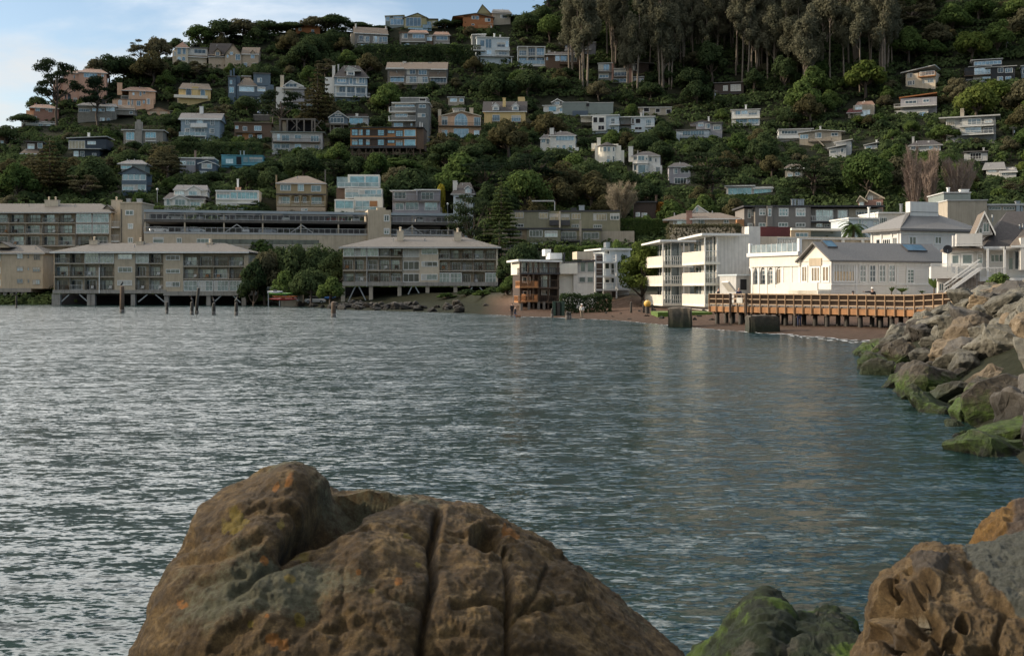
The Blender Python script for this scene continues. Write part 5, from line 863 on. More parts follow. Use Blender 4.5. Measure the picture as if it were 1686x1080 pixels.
# front windows
b.wins([(890,522,938,645,2,3),(957,522,1004,645,2,3),(1023,522,1071,645,2,3),(1089,522,1137,645,2,3)],ft=.14,gm='glass_mid'); b.v=v12; b.win(380,594,436,694,2,4,ft=.14,gm='glass_mid'); b.v=v11
b.win(712,515,860,643,7,1,ft=.16,gm='glass_warm'); b.mb()
for x in (868,1150,1215): b.box('corner_board',x,500,x+12,722,.05,'white',-.055)
# left face: gable end porch and arcade
b.face(700,128,-65,ax=A)
zf=zc(660)
b.v=v11
def lf(x,y=600): return b.L(x,y)[0]
lp0=lf(150); zP=H+(HY-(310+540/4.153))/F*(128+(-lp0)*math.cos(R(25)))   # porch soffit
wins_l=[(500,530,540,643,2),(565,535,628,643,3),(640,530,690,643,2)]
for (x0,y0,x1,y1,n) in wins_l: b.win(x0,y0,x1,y1,n,1,ft=.16,gm='glass_warm')
b.box('bay',548,478,632,530,.25,'stucco_tan',-.1)
# porch: posts, parapet, roof deck, glass balustrade, dado
zpt=zE+.15
def wl(y,x): return b.L(x,y)[1]
zb0=wl(718,160); o=b.mb().box(lp0,g0,-.2,6,wl(540,160),wl(470,160)+.25).build('porch_roof','white_warm',b.root)
b.mb().box(lp0-.2,g0+.1,-.5,-.2,wl(470,160)+.0,wl(462,160)+.3).build('cornice','white',b.root)
b.mb().box(lp0,g0,0,.12,zG-.5,wl(658,160)).build('dado','white_warm',b.root); b.mb().box(lp0,g0,4.5,4.6,zG,wl(540,160)).build('back_wall','stucco_cream',b.root)
for x in (160,205,258,312,370,428,484):
    a=lf(x); b.mb().box(a-.16,a+.16,-.06,.26,zG-.4,wl(540,160)).build('porch_post','white',b.root)
    for s_ in (-1,1): b.mb().prism([(a+s_*.15,wl(540,160)-.9),(a+s_*.15,wl(540,160)),(a+s_*.8,wl(540,160)),(a+s_*.42,wl(540,160)-.22)][::s_],.02,.18).build('bracket','white',b.root)
for x0,x1 in ((168,200),(212,252),(266,306)): b.win(x0,560,x1,655,2,3,ly=4.5,gm='glass_sky')
for x0,x1 in ((325,365),(382,420),(440,478)): b.win(x0,550,x1,655,2,1,ly=4.5,gm='glass_warm')
zr0=wl(462,160)+.3; 
for i in range(9):
    t0=lp0+.3+(g0-lp0-.6)*i/9; t1=lp0+.3+(g0-lp0-.6)*(i+1)/9; gl=b.mb().box(t0+.04,t1-.04,-.14,-.11,zr0+.05,zr0+1.0).build('glass_panel','glass_clear',b.root); b.mb().box(t0-.03,t0+.03,-.17,-.08,zr0,zr0+1.05).build('post','white',gl)
b.mb().box(lp0-.1,lp0+.25,-.3,.1,zr0-.2,zr0+1.2).build('corner_pier','white',b.root); b.mb().box(g0-.3,g0+.1,-.3,.1,zr0-.2,zr0+1.5).build('corner_pier','white',b.root)
b.mb().box(lp0,g0+1,6,12,zG,zr0).build('wall','stucco_white',b.root)
# stair balustrade in front of the gable porch
b.mb().prism([(lf(320,720),zG),(lf(430,640)+.1,wl(645,480)),(-.2,wl(645,480)),(-.2,zG)],-1.8,-1.65).build('stair_wall','white_warm',b.root)
b.mb().box(g0,-.1,-1.8,0,zG,zc(700)).build('porch_floor','white_warm',b.root)
b.bb=[1235,398,1560,484]; b.done()
# service shed beside the porch
b=B('service_shed','small grey white service shed with a dark doorway and leaning hatch left of the porch','shed',v11,80,700,142,20,'the service shed',z=2.6)
b.box('wall',50,590,140,712,4,'grey_pale',0,True); b.box('opening',80,622,122,695,.05,'interior_dark',-.05); b.slab(45,140,588,4,'pale_blue',0,.2,.3); p=b.mb(); a,zt=b.L(-40,640); c,zb_=b.L(10,705); p.bar((a,-.5,zt),(c,-.5,zb_),1.6,.25); p.build('hatch','stucco_white',b.root); b.done()
# upper white house
b=B('house','large white wooden house with a grey hip roof and roof parapet behind the restaurant','house',v12,350,440,148,20,'the white hip roofed inn',z=3)
zc=lambda y:b.L(350,y)[1]; A=b.fA; LW,_=b.L(840,400); b.face(350,148,-70,ax=A); l0,_=b.L(145,400); b.face(350,148,20,ax=A); dp=-l0
b.mb().box(0,LW,0,dp,1.5,zc(318)).build('wall','siding_white',b.root); zE=zc(318); zt=H+(HY-(300+205/4.153))/F*152.5
o=.9; zt=max(zt,zE+2); i=3.6
b.mb().add([(-o,-o,zE),(LW+o,-o,zE),(LW+o,dp+o,zE),(-o,dp+o,zE),(i,i,zt),(LW-i,i,zt),(LW-i,dp-i,zt),(i,dp-i,zt),(-o,-o,zE-.3),(LW+o,-o,zE-.3),(LW+o,dp+o,zE-.3),(-o,dp+o,zE-.3)],[(0,1,5,4),(1,2,6,5),(2,3,7,6),(3,0,4,7),(0,8,9,1),(1,9,10,2),(2,10,11,3),(3,11,8,0),(11,10,9,8)]).build('roof','roof_slate',b.root)
b.mb().box(i-.1,LW-i+.1,i-.1,dp-i+.1,zt-.6,zt+1.35).build('roof_parapet','siding_white',b.root); b.mb().box(-.05,LW+.05,-.12,-.003,zE-.75,zE-.35).build('frieze','white',b.root)
b.wins([(398,368,452,432,2),(574,370,624,426,2),(706,370,724,410,1)],ft=.2); b.face(350,148,-70,ax=A); b.wins([(178,388,208,432,1),(222,388,280,432,4),(292,375,325,430,2)],ft=.16)
for x in (150,215,286,330,348): a=b.L(x,400)[0]; b.mb().box(a-.14,a+.14,-.16,-.003,zc(440)-2,zE-.35).build('pilaster','white',b.root)
b.bb=[1433,338,1625,402]; b.done()
# right house with deck and dark gable roof
b=B('house','white beach house with brown gable roof and outside stair at the right boardwalk end','house',v12,735,745,118,-17,'the white deck house',z=3)
b.wall(660,462,905,660,7,'siding_white',2.2); b.wall(900,455,1260,740,9,'siding_white',3.2); b.gable(850,990,350,200,7,'roof_brown','siding_white',2.6,xr=915,over=.5,trim='white')
b.roofx(905,1400,445,200,11,'roof_dark',2.0,3,0,over=.6); b.slab(640,910,452,5,'roof_brown',1.6,.25,.5); b.gable(655,905,455,425,6,'roof_taupe','siding_white',1.8)
b.win(905,278,952,345,2,ly=2.55,gm='glass_mid',ft=.16); b.win(880,315,902,348,1,ly=2.55); b.balc(724,905,355,425,1.2,'siding_white','solid',2.2); b.box('corner_bay',700,365,720,440,1,'siding_white',3)
b.wins([(690,495,748,562,1),(758,488,842,566,1),(868,488,905,560,1)],ly=2.2,gm='glass_sky',ft=.16); b.box('curtain',842,480,866,566,.05,'curtain',2.1)
b.wins([(955,490,1050,550,3),(1080,470,1115,600,1),(1120,470,1165,600,1)],ly=3.2,gm='glass_mid',ft=.16)
b.box('deck_wall',552,578,735,658,3.2,'siding_white',-.2); b.box('deck_wall',733,575,862,655,3.2,'siding_white',.1); b.box('lower_wall',600,656,800,745,2.5,'siding_white',1.2,True); b.wins([(605,690,640,745,2),(645,690,680,745,2)],ly=1.2)
p=b.mb(); l0,z0=b.L(552,578,-.2); l1,_=b.L(900,578,-.2)
for zz in (.12,.3): p.bar((l0,-.2,z0+zz),(l1,-.2,z0+zz),.06)
k=l0
while k<l1: p.box(k-.04,k+.04,-.24,-.16,z0,z0+.32); k+=1
p.build('railing','white',b.root)
b.balc(862,1060,585,655,2.2,'white','bars',3.2,sl=.35)
for x in (865,940,1055): b.pole(x,455 if x>900 else 585,730,.22,'white',1.1,'post',True)
p=b.mb(); a,zt=b.L(880,580,-.8); c,zb_=b.L(640,750,-.8)
for ly in (-.9,-2.0):
    p.bar((a,ly,zt-.2),(c,ly,zb_-.2),.08,.32); p.bar((a,ly,zt+.75),(c,ly,zb_+.75),.08,.1); p.bar((a,ly,zt+.4),(c,ly,zb_+.4),.05,.05)
for i in range(13): t=i/12; p.box(a+(c-a)*t-.16,a+(c-a)*t+.16,-2,-.9,zt+(zb_-zt)*t-.3,zt+(zb_-zt)*t-.24)
p.build('stair','white',b.root); q=b.mb()
for i in range(26):
    t=i/25; x=a+(c-a)*t; z=zt+(zb_-zt)*t; q.box(x-.05,x+.05,-.86,-.82,z-1.6*(1-t)-.3,z-.25)
q.build('stair_skirt','timber_grey',b.root)
b.slab(905,1200,440,4,'white',1.6,.22,.3,'porch_roof'); b.box('porch_floor',860,655,1250,672,4,'white',1); b.box('corner_pier',1165,380,1250,600,2,'siding_white',.6); b.pole(685,655,745,.28,'timber_grey',-1.5,'post',True)
b.roofx(1095,1400,430,300,8,'roof_brown',1,2,0,over=.4); b.pole(1060,430,460,.1,'trim_dark',1,'vent')
b.bb=[1535,345,1700,480]; b.done()
# satellite dish
x_,y_,z_=W3(1560,406,118); r=empty('satellite_dish',(x_,y_,z_-.3),'dark round satellite dish on the roof left of the white deck house balcony','satellite dish')
MB().tube([(0,0,-2.2),(0,0,0)],[.04,.04],6).build('mast','metal_grey',r)
p=MB(); n=14; p.V=[(0,.1,0)]+[(.5*math.cos(t*2*math.pi/n),-.08,.45*math.sin(t*2*math.pi/n)) for t in range(n)]+[(0,.14,0)]+[(.5*math.cos(t*2*math.pi/n),-.05,.45*math.sin(t*2*math.pi/n)) for t in range(n)]
p.F=[(0,i+1,(i+1)%n+1) for i in range(n)]+[(n+1,n+2+(i+1)%n,n+2+i) for i in range(n)]; p.build('dish','trim_dark',r)
# ------------------------------------------------------------------ boardwalk
BW=[W3(1169,500,118),W3(1240,500,113),W3(1400,500,104.5),W3(1515,500,98.5),W3(1570,500,95.5),W3(1622,500,95.5)]
bw=empty('boardwalk',(BW[0][0],BW[0][1],0),'long orange brown timber boardwalk on dark piles above the beach','boardwalk'); o=Vector((BW[0][0],BW[0][1],0)); MARKS.append((1400,500,'the boardwalk'))
pts=[Vector((p[0],p[1],0))-o for p in BW]
def along(s):
    for i in range(len(pts)-1):
        l=(pts[i+1]-pts[i]).length
        if s<=l or i==len(pts)-2:
            d=(pts[i+1]-pts[i]).normalized(); n=Vector((-d.y,d.x,0)); return pts[i]+d*s,d,n
        s-=l
TL=sum((pts[i+1]-pts[i]).length for i in range(len(pts)-1))
DZ=2.2  # deck height
def dz(s): return DZ+max(0,(s-TL+7))*.06
mat('bw_post',(.33,.21,.12),.75,.25,3); mat('bw_beam',(.34,.17,.075),.8,.4,1.6,stain=.3); mat('bw_picket',(.115,.075,.05),.85,.35,4); mat('bw_rail',(.36,.26,.17),.75,.2,3)
deck=MB(); beams={0:MB(),3.25:MB()}; N=46
for i in range(N):
    a,d,n=along(TL*i/N); c,_,_=along(TL*(i+1)/N); za,zb_=dz(TL*i/N),dz(TL*(i+1)/N)
    deck.add([tuple(a+Vector((0,0,za-.12))),tuple(c+Vector((0,0,zb_-.12))),tuple(c+n*3.4+Vector((0,0,zb_-.12))),tuple(a+n*3.4+Vector((0,0,za-.12))),tuple(a+Vector((0,0,za))),tuple(c+Vector((0,0,zb_))),tuple(c+n*3.4+Vector((0,0,zb_))),tuple(a+n*3.4+Vector((0,0,za)))],[(0,3,2,1),(4,5,6,7),(0,1,5,4),(2,3,7,6)])
    if True:
        for sd in (0,3.25):
            p0=a+n*sd; p1=c+n*sd; beams[sd].bar(tuple(p0+Vector((0,0,za-.42))),tuple(p1+Vector((0,0,zb_-.42))),.16,.55)
deck.build('deck','timber_grey',bw); [q.build('edge_beam','bw_beam',bw) for q in beams.values()]
for sd,nm in ((-.12,'front'),(3.5,'back')):
    pk=MB()
    for zz,w in ((1.12,.14),(.62,.09),(.12,.09)):
        rl=MB()
        for i in range(N):
            a,d,n=along(TL*i/N); c,_,_=along(TL*(i+1)/N); rl.bar(tuple(a+n*sd+Vector((0,0,dz(TL*i/N)+zz))),tuple(c+n*sd+Vector((0,0,dz(TL*(i+1)/N)+zz))),.1 if zz<1 else .2,w if zz<1 else .07)
        rl.build('rail','bw_rail',bw)
    s=0
    while s<TL:
        a,d,n=along(s); 
        if not(3.2<s<5.4 and sd<0): pk.bar(tuple(a+n*(sd+.07)+Vector((0,0,dz(s)+.1))),tuple(a+n*(sd+.07)+Vector((0,0,dz(s)+1.08))),.03,.1)
        s+=.125
    pk.build('picket_screen','bw_picket',bw)
    s=0.05
    while s<TL:
        a,d,n=along(s); q=a+n*(sd-.06 if sd<0 else sd); MB().bar(tuple(q+Vector((0,0,dz(s)-.75))),tuple(q+Vector((0,0,dz(s)+1.16))),.11).build('rail_post','bw_post',bw); s+=1.0 if sd<0 else 2.4
s=.5; k=0
mat('pile_dark',(.05,.045,.038),.8,.4,2,.02,stain=.3)
while s<TL-3:
    a,d,n=along(s)
    for sd in (.35,1.8,3.1) if k%2==0 else (1.0,2.6):
        q=a+n*sd+d*random.uniform(-.25,.25); g=tz(q.x+o.x,q.y+o.y); MB().tube([(q.x,q.y,min(g,0)-1),(q.x,q.y,dz(s)-.6)],[.24,.22],10).build('pile','pile_dark',bw,True)
    MB().bar(tuple(a+n*-.05+Vector((0,0,dz(s)-.78))),tuple(a+n*3.4+Vector((0,0,dz(s)-.78))),.22,.2).build('cross_beam','timber',bw)
    s+=1.75; k+=1
for s in (3.2,5.4):
    a,d,n=along(s); MB().bar(tuple(a+n*-.3+Vector((0,0,dz(s)-1.3))),tuple(a+n*-.3+Vector((0,0,dz(s)+1.2))),.2).build('gate_post','timber',bw)
a,d,n=along(4.3); p=MB(); 
for zz in (.25,.75,1.0): p.bar(tuple(a+n*-.2-d*1+Vector((0,0,DZ+zz))),tuple(a+n*-.2+d*1+Vector((0,0,DZ+zz))),.07)
p.build('gate_rail','timber_grey',bw); MB().bar(tuple(a+n*-.25-d*.25+Vector((0,0,DZ+.5))),tuple(a+n*-.25+d*.55+Vector((0,0,DZ+.5))),.04,.55).build('notice_board','curtain',bw)
# concrete blocks
def block(label,x0,x1,yt,yb,D,dep,yaw):
    b=B('concrete_block',label,'concrete block',vp,x0,yb,D,yaw,z=0); a,c,z0,z1=b.rect(x0,yt,x1,yb); z0=-1.5
    bm=bmesh.new(); bmesh.ops.create_cube(bm,size=1)
    for v in bm.verts: v.co=Vector((a+(v.co.x+.5)*(c-a),(v.co.y+.5)*dep,z0+(v.co.z+.5)*(z1-z0)))
    bmesh.ops.bevel(bm,geom=bm.edges[:],offset=.12,segments=2,affect='EDGES'); bmesh.ops.subdivide_edges(bm,edges=[e for e in bm.edges if e.calc_length()>1],cuts=5,use_grid_fill=True)
    for v in bm.verts:
        n=math.sin(v.co.x*3.1+v.co.z*2.3)*.03+math.sin(v.co.x*7.7-v.co.y*5)*.03; v.co+=Vector((n,n,n*.8)); v.co=Vector(b.T(*v.co))
    me=bpy.data.meshes.new('concrete_block'); bm.to_mesh(me); bm.free(); me.materials.append(M['seawall']); o=bpy.data.objects.new('slab',me); COL.objects.link(o); o.parent=b.root
    MARKS.append(((x0+x1)/2,yt,'the '+label.split(' beside')[0].split(' under')[0])); return b
def zmat(name,lo,mid,hi,z1,z2,rough=.85,scale=1.5,amp=.7,bump=.03,bs=8,jit=.5,spec=.3):
    """material whose colour follows the tide line: lo below z1, mid between, hi above z2 (world heights, ragged edge)"""
    m=bpy.data.materials.new(name); m.use_nodes=True; nt=m.node_tree; L=nt.links; p=nt.nodes['Principled BSDF']; p.inputs['Roughness'].default_value=rough; p.inputs['Specular IOR Level'].default_value=spec
    g=nd(nt,'ShaderNodeNewGeometry'); sx=nd(nt,'ShaderNodeSeparateXYZ'); L.new(g.outputs['Position'],sx.inputs[0])
    n=nd(nt,'ShaderNodeTexNoise'); n.inputs['Scale'].default_value=scale; n.inputs['Detail'].default_value=7; n.inputs['Roughness'].default_value=.65; L.new(g.outputs['Position'],n.inputs['Vector'])
    a=nd(nt,'ShaderNodeMath',operation='MULTIPLY_ADD'); a.inputs[1].default_value=amp*2; L.new(n.outputs['Fac'],a.inputs[0]); L.new(sx.outputs['Z'],a.inputs[2])
    mr=nd(nt,'ShaderNodeMapRange'); mr.inputs[1].default_value=z1+amp; mr.inputs[2].default_value=z2+amp; L.new(a.outputs[0],mr.inputs[0])
    cr=nd(nt,'ShaderNodeValToRGB'); cr.color_ramp.elements[0].color=(*lo,1); cr.color_ramp.elements[1].color=(*hi,1); e=cr.color_ramp.elements.new(.5); e.color=(*mid,1); L.new(mr.outputs[0],cr.inputs[0])
    n2=nd(nt,'ShaderNodeTexNoise'); n2.inputs['Scale'].default_value=scale*2.3; n2.inputs['Detail'].default_value=8; n2.inputs['Roughness'].default_value=.7; L.new(g.outputs['Position'],n2.inputs['Vector'])
    r2=nd(nt,'ShaderNodeMapRange'); r2.inputs[1].default_value=.25; r2.inputs[2].default_value=.75; r2.inputs[3].default_value=1-jit; r2.inputs[4].default_value=1+jit; L.new(n2.outputs['Fac'],r2.inputs[0])
    oi=nd(nt,'ShaderNodeObjectInfo'); r3=nd(nt,'ShaderNodeMapRange'); r3.inputs[3].default_value=.65; r3.inputs[4].default_value=1.3; L.new(oi.outputs['Random'],r3.inputs[0]); mm=nd(nt,'ShaderNodeMath',operation='MULTIPLY'); L.new(r2.outputs[0],mm.inputs[0]); L.new(r3.outputs[0],mm.inputs[1])
    mx=nd(nt,'ShaderNodeVectorMath',operation='SCALE'); L.new(cr.outputs[0],mx.inputs[0]); L.new(mm.outputs[0],mx.inputs['Scale']); L.new(mx.outputs[0],p.inputs['Base Color'])
    n3=nd(nt,'ShaderNodeTexNoise'); n3.inputs['Scale'].default_value=bs; n3.inputs['Detail'].default_value=8; n3.inputs['Roughness'].default_value=.7; L.new(g.outputs['Position'],n3.inputs['Vector'])
    b=nd(nt,'ShaderNodeBump'); b.inputs['Distance'].default_value=bump; L.new(n3.outputs['Fac'],b.inputs['Height']); L.new(b.outputs[0],p.inputs['Normal']); M[name]=m; return m
zmat('seawall',(.025,.03,.018),(.065,.058,.045),(.20,.16,.12),.3,2.2,scale=1.2,amp=.35)
block('square weathered concrete block beside the beach end of the boardwalk',1100,1139,507,540,114,3.2,-9)
block('long low tide stained concrete wall under the boardwalk',1234,1284,520,549,101.5,2.6,-2)
D=141; a=W3(1078,520,D)[0]; c=W3(1166,520,D)[0]; o=MB(); z0=tz((a+c)/2,D); o.box(a,c,D-3,D+4,z0-.6,z0+.35); o=o.build('lawn','leaf_lawn'); tag(o,'strip of bright green grass along the foot of the white balcony apartments',None,None,'structure')
# ------------------------------------------------------------------ ground
def build_ground():
    pxs=np.linspace(-420,2150,330); ys=np.concatenate([np.linspace(-6,60,50),np.linspace(61.5,300,190),np.linspace(302,680,150)])
    # near camera a plain grid in x, farther a fan
    PX,Y=np.meshgrid(pxs,ys); X=(PX-CX)/F*np.maximum(Y,22); Z=terr(X,Y)
    V=np.stack([X.ravel(),Y.ravel(),Z.ravel()],1); nx=len(pxs); ny=len(ys)
    i,j=np.meshgrid(np.arange(nx-1),np.arange(ny-1)); a=(j*nx+i).ravel(); Q=np.stack([a,a+1,a+1+nx,a+nx],1)
    m=bpy.data.materials.new('ground'); m.use_nodes=True; nt=m.node_tree; L=nt.links; p=nt.nodes['Principled BSDF']; p.inputs['Roughness'].default_value=1; p.inputs['Specular IOR Level'].default_value=.05
    g=nd(nt,'ShaderNodeNewGeometry'); sx=nd(nt,'ShaderNodeSeparateXYZ'); L.new(g.outputs['Position'],sx.inputs[0])
    n=nd(nt,'ShaderNodeTexNoise'); n.inputs['Scale'].default_value=.35; n.inputs['Detail'].default_value=9; n.inputs['Roughness'].default_value=.7; L.new(g.outputs['Position'],n.inputs['Vector'])
    a=nd(nt,'ShaderNodeMath',operation='MULTIPLY_ADD'); a.inputs[1].default_value=1.2; L.new(n.outputs['Fac'],a.inputs[0]); L.new(sx.outputs['Z'],a.inputs[2])
    cr=nd(nt,'ShaderNodeValToRGB'); mr=nd(nt,'ShaderNodeMapRange'); mr.inputs[1].default_value=-1; mr.inputs[2].default_value=7; L.new(a.outputs[0],mr.inputs[0]); L.new(mr.outputs[0],cr.inputs[0])
    els=[(0,(.05,.045,.035)),(.2,(.07,.05,.038)),(.27,(.085,.056,.042)),(.42,(.115,.078,.057)),(.56,(.09,.072,.055)),(.66,(.03,.035,.018)),(1,(.022,.030,.013))]
    cr.color_ramp.elements[0].position=0; cr.color_ramp.elements[0].color=(*els[0][1],1); cr.color_ramp.elements[1].position=1; cr.color_ramp.elements[1].color=(*els[-1][1],1)
    for q,c in els[1:-1]: e=cr.color_ramp.elements.new(q); e.color=(*c,1)
    n2=nd(nt,'ShaderNodeTexNoise'); n2.inputs['Scale'].default_value=2.2; n2.inputs['Detail'].default_value=10; n2.inputs['Roughness'].default_value=.75; L.new(g.outputs['Position'],n2.inputs['Vector'])
    r2=nd(nt,'ShaderNodeMapRange'); r2.inputs[1].default_value=.25; r2.inputs[2].default_value=.75; r2.inputs[3].default_value=.45; r2.inputs[4].default_value=1.5; L.new(n2.outputs['Fac'],r2.inputs[0])
    at=nd(nt,'ShaderNodeAttribute'); at.attribute_name='sand'; mz=nd(nt,'ShaderNodeMix',data_type='RGBA'); L.new(at.outputs['Fac'],mz.inputs['Factor']); mz.inputs['A'].default_value=(.024,.026,.017,1); L.new(cr.outputs[0],mz.inputs['B'])
    mx=nd(nt,'ShaderNodeVectorMath',operation='SCALE'); L.new(mz.outputs['Result'],mx.inputs[0]); L.new(r2.outputs[0],mx.inputs['Scale']); L.new(mx.outputs[0],p.inputs['Base Color'])
    b=nd(nt,'ShaderNodeBump'); b.inputs['Distance'].default_value=.15; L.new(n2.outputs['Fac'],b.inputs['Height']); L.new(b.outputs[0],p.inputs['Normal']); M['ground']=m
    o=np_mesh('ground',V,Q,'ground',None,True); sd_=np.clip((X+5)/4,0,1)*np.clip((Y-82)/3,0,1)*np.clip((3.2-Z)/1,0,1); sd_=np.where((X-np.interp(Y,XW_y,XW_x)>6)&(Y<97),0,sd_); ca=o.data.attributes.new('sand','FLOAT','POINT'); ca.data.foreach_set('value',sd_.ravel().astype(np.float32)); tag(o,'sloping brown and green hillside ground with a narrow beach at its foot',None,None,'structure')
build_ground()
# ------------------------------------------------------------------ water
def build_water():
    m=bpy.data.materials.new('water'); m.use_nodes=True; nt=m.node_tree; L=nt.links; p=nt.nodes['Principled BSDF']
    p.inputs['Base Color'].default_value=(.007,.023,.022,1); p.inputs['Roughness'].default_value=.17; p.inputs['IOR'].default_value=1.333; p.inputs['Specular IOR Level'].default_value=.5
    g=nd(nt,'ShaderNodeNewGeometry'); last=None
    sp=WAVES
    for i,(sx_,sy_,amp,det,rot) in enumerate(sp):
        mp=nd(nt,'ShaderNodeMapping'); mp.inputs['Rotation'].default_value=(0,0,R(rot)); mp.inputs['Scale'].default_value=(sx_,sy_,1); mp.inputs['Location'].default_value=(i*31.7,i*12.3,i*5); L.new(g.outputs['Position'],mp.inputs[0])
        n=nd(nt,'ShaderNodeTexNoise'); n.inputs['Scale'].default_value=1; n.inputs['Detail'].default_value=det; n.inputs['Roughness'].default_value=.55; n.inputs['Distortion'].default_value=.25; L.new(mp.outputs[0],n.inputs['Vector'])
        s=nd(nt,'ShaderNodeVectorMath',operation='SUBTRACT'); s.inputs[1].default_value=(.5,.5,.5); L.new(n.outputs['Color'],s.inputs[0])
        sc=nd(nt,'ShaderNodeVectorMath',operation='MULTIPLY'); sc.inputs[1].default_value=(amp*.95,amp*1.1,0); L.new(s.outputs[0],sc.inputs[0])
        if last is None: last=sc.outputs[0]
        else:
            ad=nd(nt,'ShaderNodeVectorMath',operation='ADD'); L.new(last,ad.inputs[0]); L.new(sc.outputs[0],ad.inputs[1]); last=ad.outputs[0]
    # gusts: broad patches where the ripples are stronger or calmer
    mp=nd(nt,'ShaderNodeMapping'); mp.inputs['Rotation'].default_value=(0,0,R(12)); mp.inputs['Scale'].default_value=(.035,.09,1); L.new(g.outputs['Position'],mp.inputs[0])
    n=nd(nt,'ShaderNodeTexNoise'); n.inputs['Detail'].default_value=3; n.inputs['Scale'].default_value=1; L.new(mp.outputs[0],n.inputs['Vector'])
    mr=nd(nt,'ShaderNodeMapRange'); mr.inputs[1].default_value=.3; mr.inputs[2].default_value=.7; mr.inputs[3].default_value=.55; mr.inputs[4].default_value=1.25; L.new(n.outputs['Fac'],mr.inputs[0])
    sc=nd(nt,'ShaderNodeVectorMath',operation='SCALE'); L.new(last,sc.inputs[0]); L.new(mr.outputs[0],sc.inputs['Scale'])
    ad=nd(nt,'ShaderNodeVectorMath',operation='ADD'); ad.inputs[1].default_value=(0,0,1); L.new(sc.outputs[0],ad.inputs[0])
    no=nd(nt,'ShaderNodeVectorMath',operation='NORMALIZE'); L.new(ad.outputs[0],no.inputs[0]); L.new(no.outputs[0],p.inputs['Normal'])
    # thin wash of foam along the beach is modelled separately
    M['water']=m
    o=mesh_obj('water',[(-700,-300,0),(500,-300,0),(500,285,0),(-700,285,0)],[(0,1,2,3)],'water'); tag(o,'rippled green blue bay water reflecting a bright sky on the left',None,None,'structure')
WAVES=[(2.0,5.0,1.8,3,4),(7.5,15,1.6,4,-7),(.35,.9,.8,2,10)]
build_water()
# foam lines at the beach
def foam():
    m=mat('foam',(.75,.77,.78),.6,.1); nt=m.node_tree; L=nt.links; p=nt.nodes['Principled BSDF']; tc=nd(nt,'ShaderNodeNewGeometry'); n=nd(nt,'ShaderNodeTexNoise'); n.inputs['Scale'].default_value=1.3; n.inputs['Detail'].default_value=6; L.new(tc.outputs['Position'],n.inputs['Vector'])
    mr=nd(nt,'ShaderNodeMapRange'); mr.inputs[1].default_value=.47; mr.inputs[2].default_value=.56; L.new(n.outputs['Fac'],mr.inputs[0]); L.new(mr.outputs[0],p.inputs['Alpha'])
    V=[];Fc=[]
    for (a,c,off,w) in ((800,1210,-.6,.5),(1215,1480,-.4,.8),(1300,1460,-3.4,.6)):
        n0=len(V); xs=np.linspace(a,c,60)
        for i,px in enumerate(xs):
            Wd=np.interp(px,W_x,W_v)+off+.9*math.sin(i*.45)+.5*math.sin(i*1.3); k=(px-CX)/F
            for d in (-w/2,w/2): V.append((k*(Wd+d),Wd+d,.004+.0001*i*0+max(0,.001)))
        for i in range(59): q=n0+2*i; Fc.append((q,q+1,q+3,q+2))
    o=mesh_obj('surf_foam',V,Fc,'foam'); tag(o,'thin broken line of white foam where the water meets the beach',None,None,'stuff')
    o.location.z=.012
foam()
# ------------------------------------------------------------------ foliage prototypes
rng=np.random.default_rng(11)
leafm('leaf_dark',(.024,.040,.020),(.072,.098,.042)); leafm('leaf_mid',(.036,.064,.022),(.105,.145,.045)); leafm('leaf_bright',(.052,.082,.020),(.135,.160,.045)); leafm('leaf_olive',(.050,.052,.030),(.135,.125,.075))
leafm('leaf_cypress',(.013,.024,.016),(.038,.052,.026)); leafm('leaf_gold',(.16,.14,.02),(.30,.26,.04)); leafm('leaf_autumn',(.13,.06,.015),(.22,.11,.025)); leafm('leaf_brown',(.050,.048,.025),(.11,.10,.05)); leafm('leaf_grass',(.03,.06,.01),(.10,.12,.03)); leafm('leaf_conifer',(.055,.085,.030),(.14,.165,.06))
leafm('leaf_euc',(.070,.074,.048),(.165,.16,.11)); mat('bark',(.09,.07,.055),.9,.3,2,.02); mat('bark_pale',(.17,.14,.11),.8,.35,1.0,.01); mat('twig',(.24,.18,.145),.9,.3,1); mat('twig_grey',(.20,.17,.12),.9,.3,1)
def leaves(cl,n,size,flat=1.,up=.25,shell=.72,asp=1.4):
    """n leaf-clump cards on the outer part of the ellipsoid clumps cl=(x,y,z,rx,ry,rz)"""
    cl=np.array(cl,float); w=cl[:,3]*cl[:,4]+cl[:,3]*cl[:,5]; k=rng.choice(len(cl),n,p=w/w.sum()); c=cl[k]
    d=rng.normal(size=(n,3)); d[:,2]+=up; d/=np.linalg.norm(d,axis=1)[:,None]; r=rng.uniform(shell,1.06,(n,1))
    P=c[:,:3]+d*r*c[:,3:6]; nn=d/c[:,3:6]*c[:,3:4]+rng.normal(size=(n,3))*.36; nn/=np.linalg.norm(nn,axis=1)[:,None]
    t=np.cross(nn,rng.normal(size=(n,3))); t/=np.linalg.norm(t,axis=1)[:,None]; u=np.cross(nn,t); s=size*rng.uniform(.55,1.25,(n,1)); a=t*s*asp*.5; b=u*s*.5
    V=np.stack([P-a*.9,P-b*.9,P+a,P+b],1).reshape(-1,3); Q=np.arange(4*n).reshape(n,4); return V,Q
PROTO={}
def proto(key,trunk,crowns,label,h,r,cat='tree',name='tree'):
    """crowns: list of (V,Q,material) ; stored hidden until first placed"""
    PROTO[key]=dict(trunk=trunk,crowns=crowns,h=h,r=r,cat=cat,name=name,me=None,label=label)
def limb(p,m_,a,b,r0,r1,k=3,wob=.35):
    a=Vector(a); b=Vector(b); pts=[a+(b-a)*i/k+Vector((random.uniform(-wob,wob),random.uniform(-wob,wob),0))*(0<i<k) for i in range(k+1)]
    m_.tube([tuple(q) for q in pts],[r0+(r1-r0)*i/k for i in range(k+1)],6)
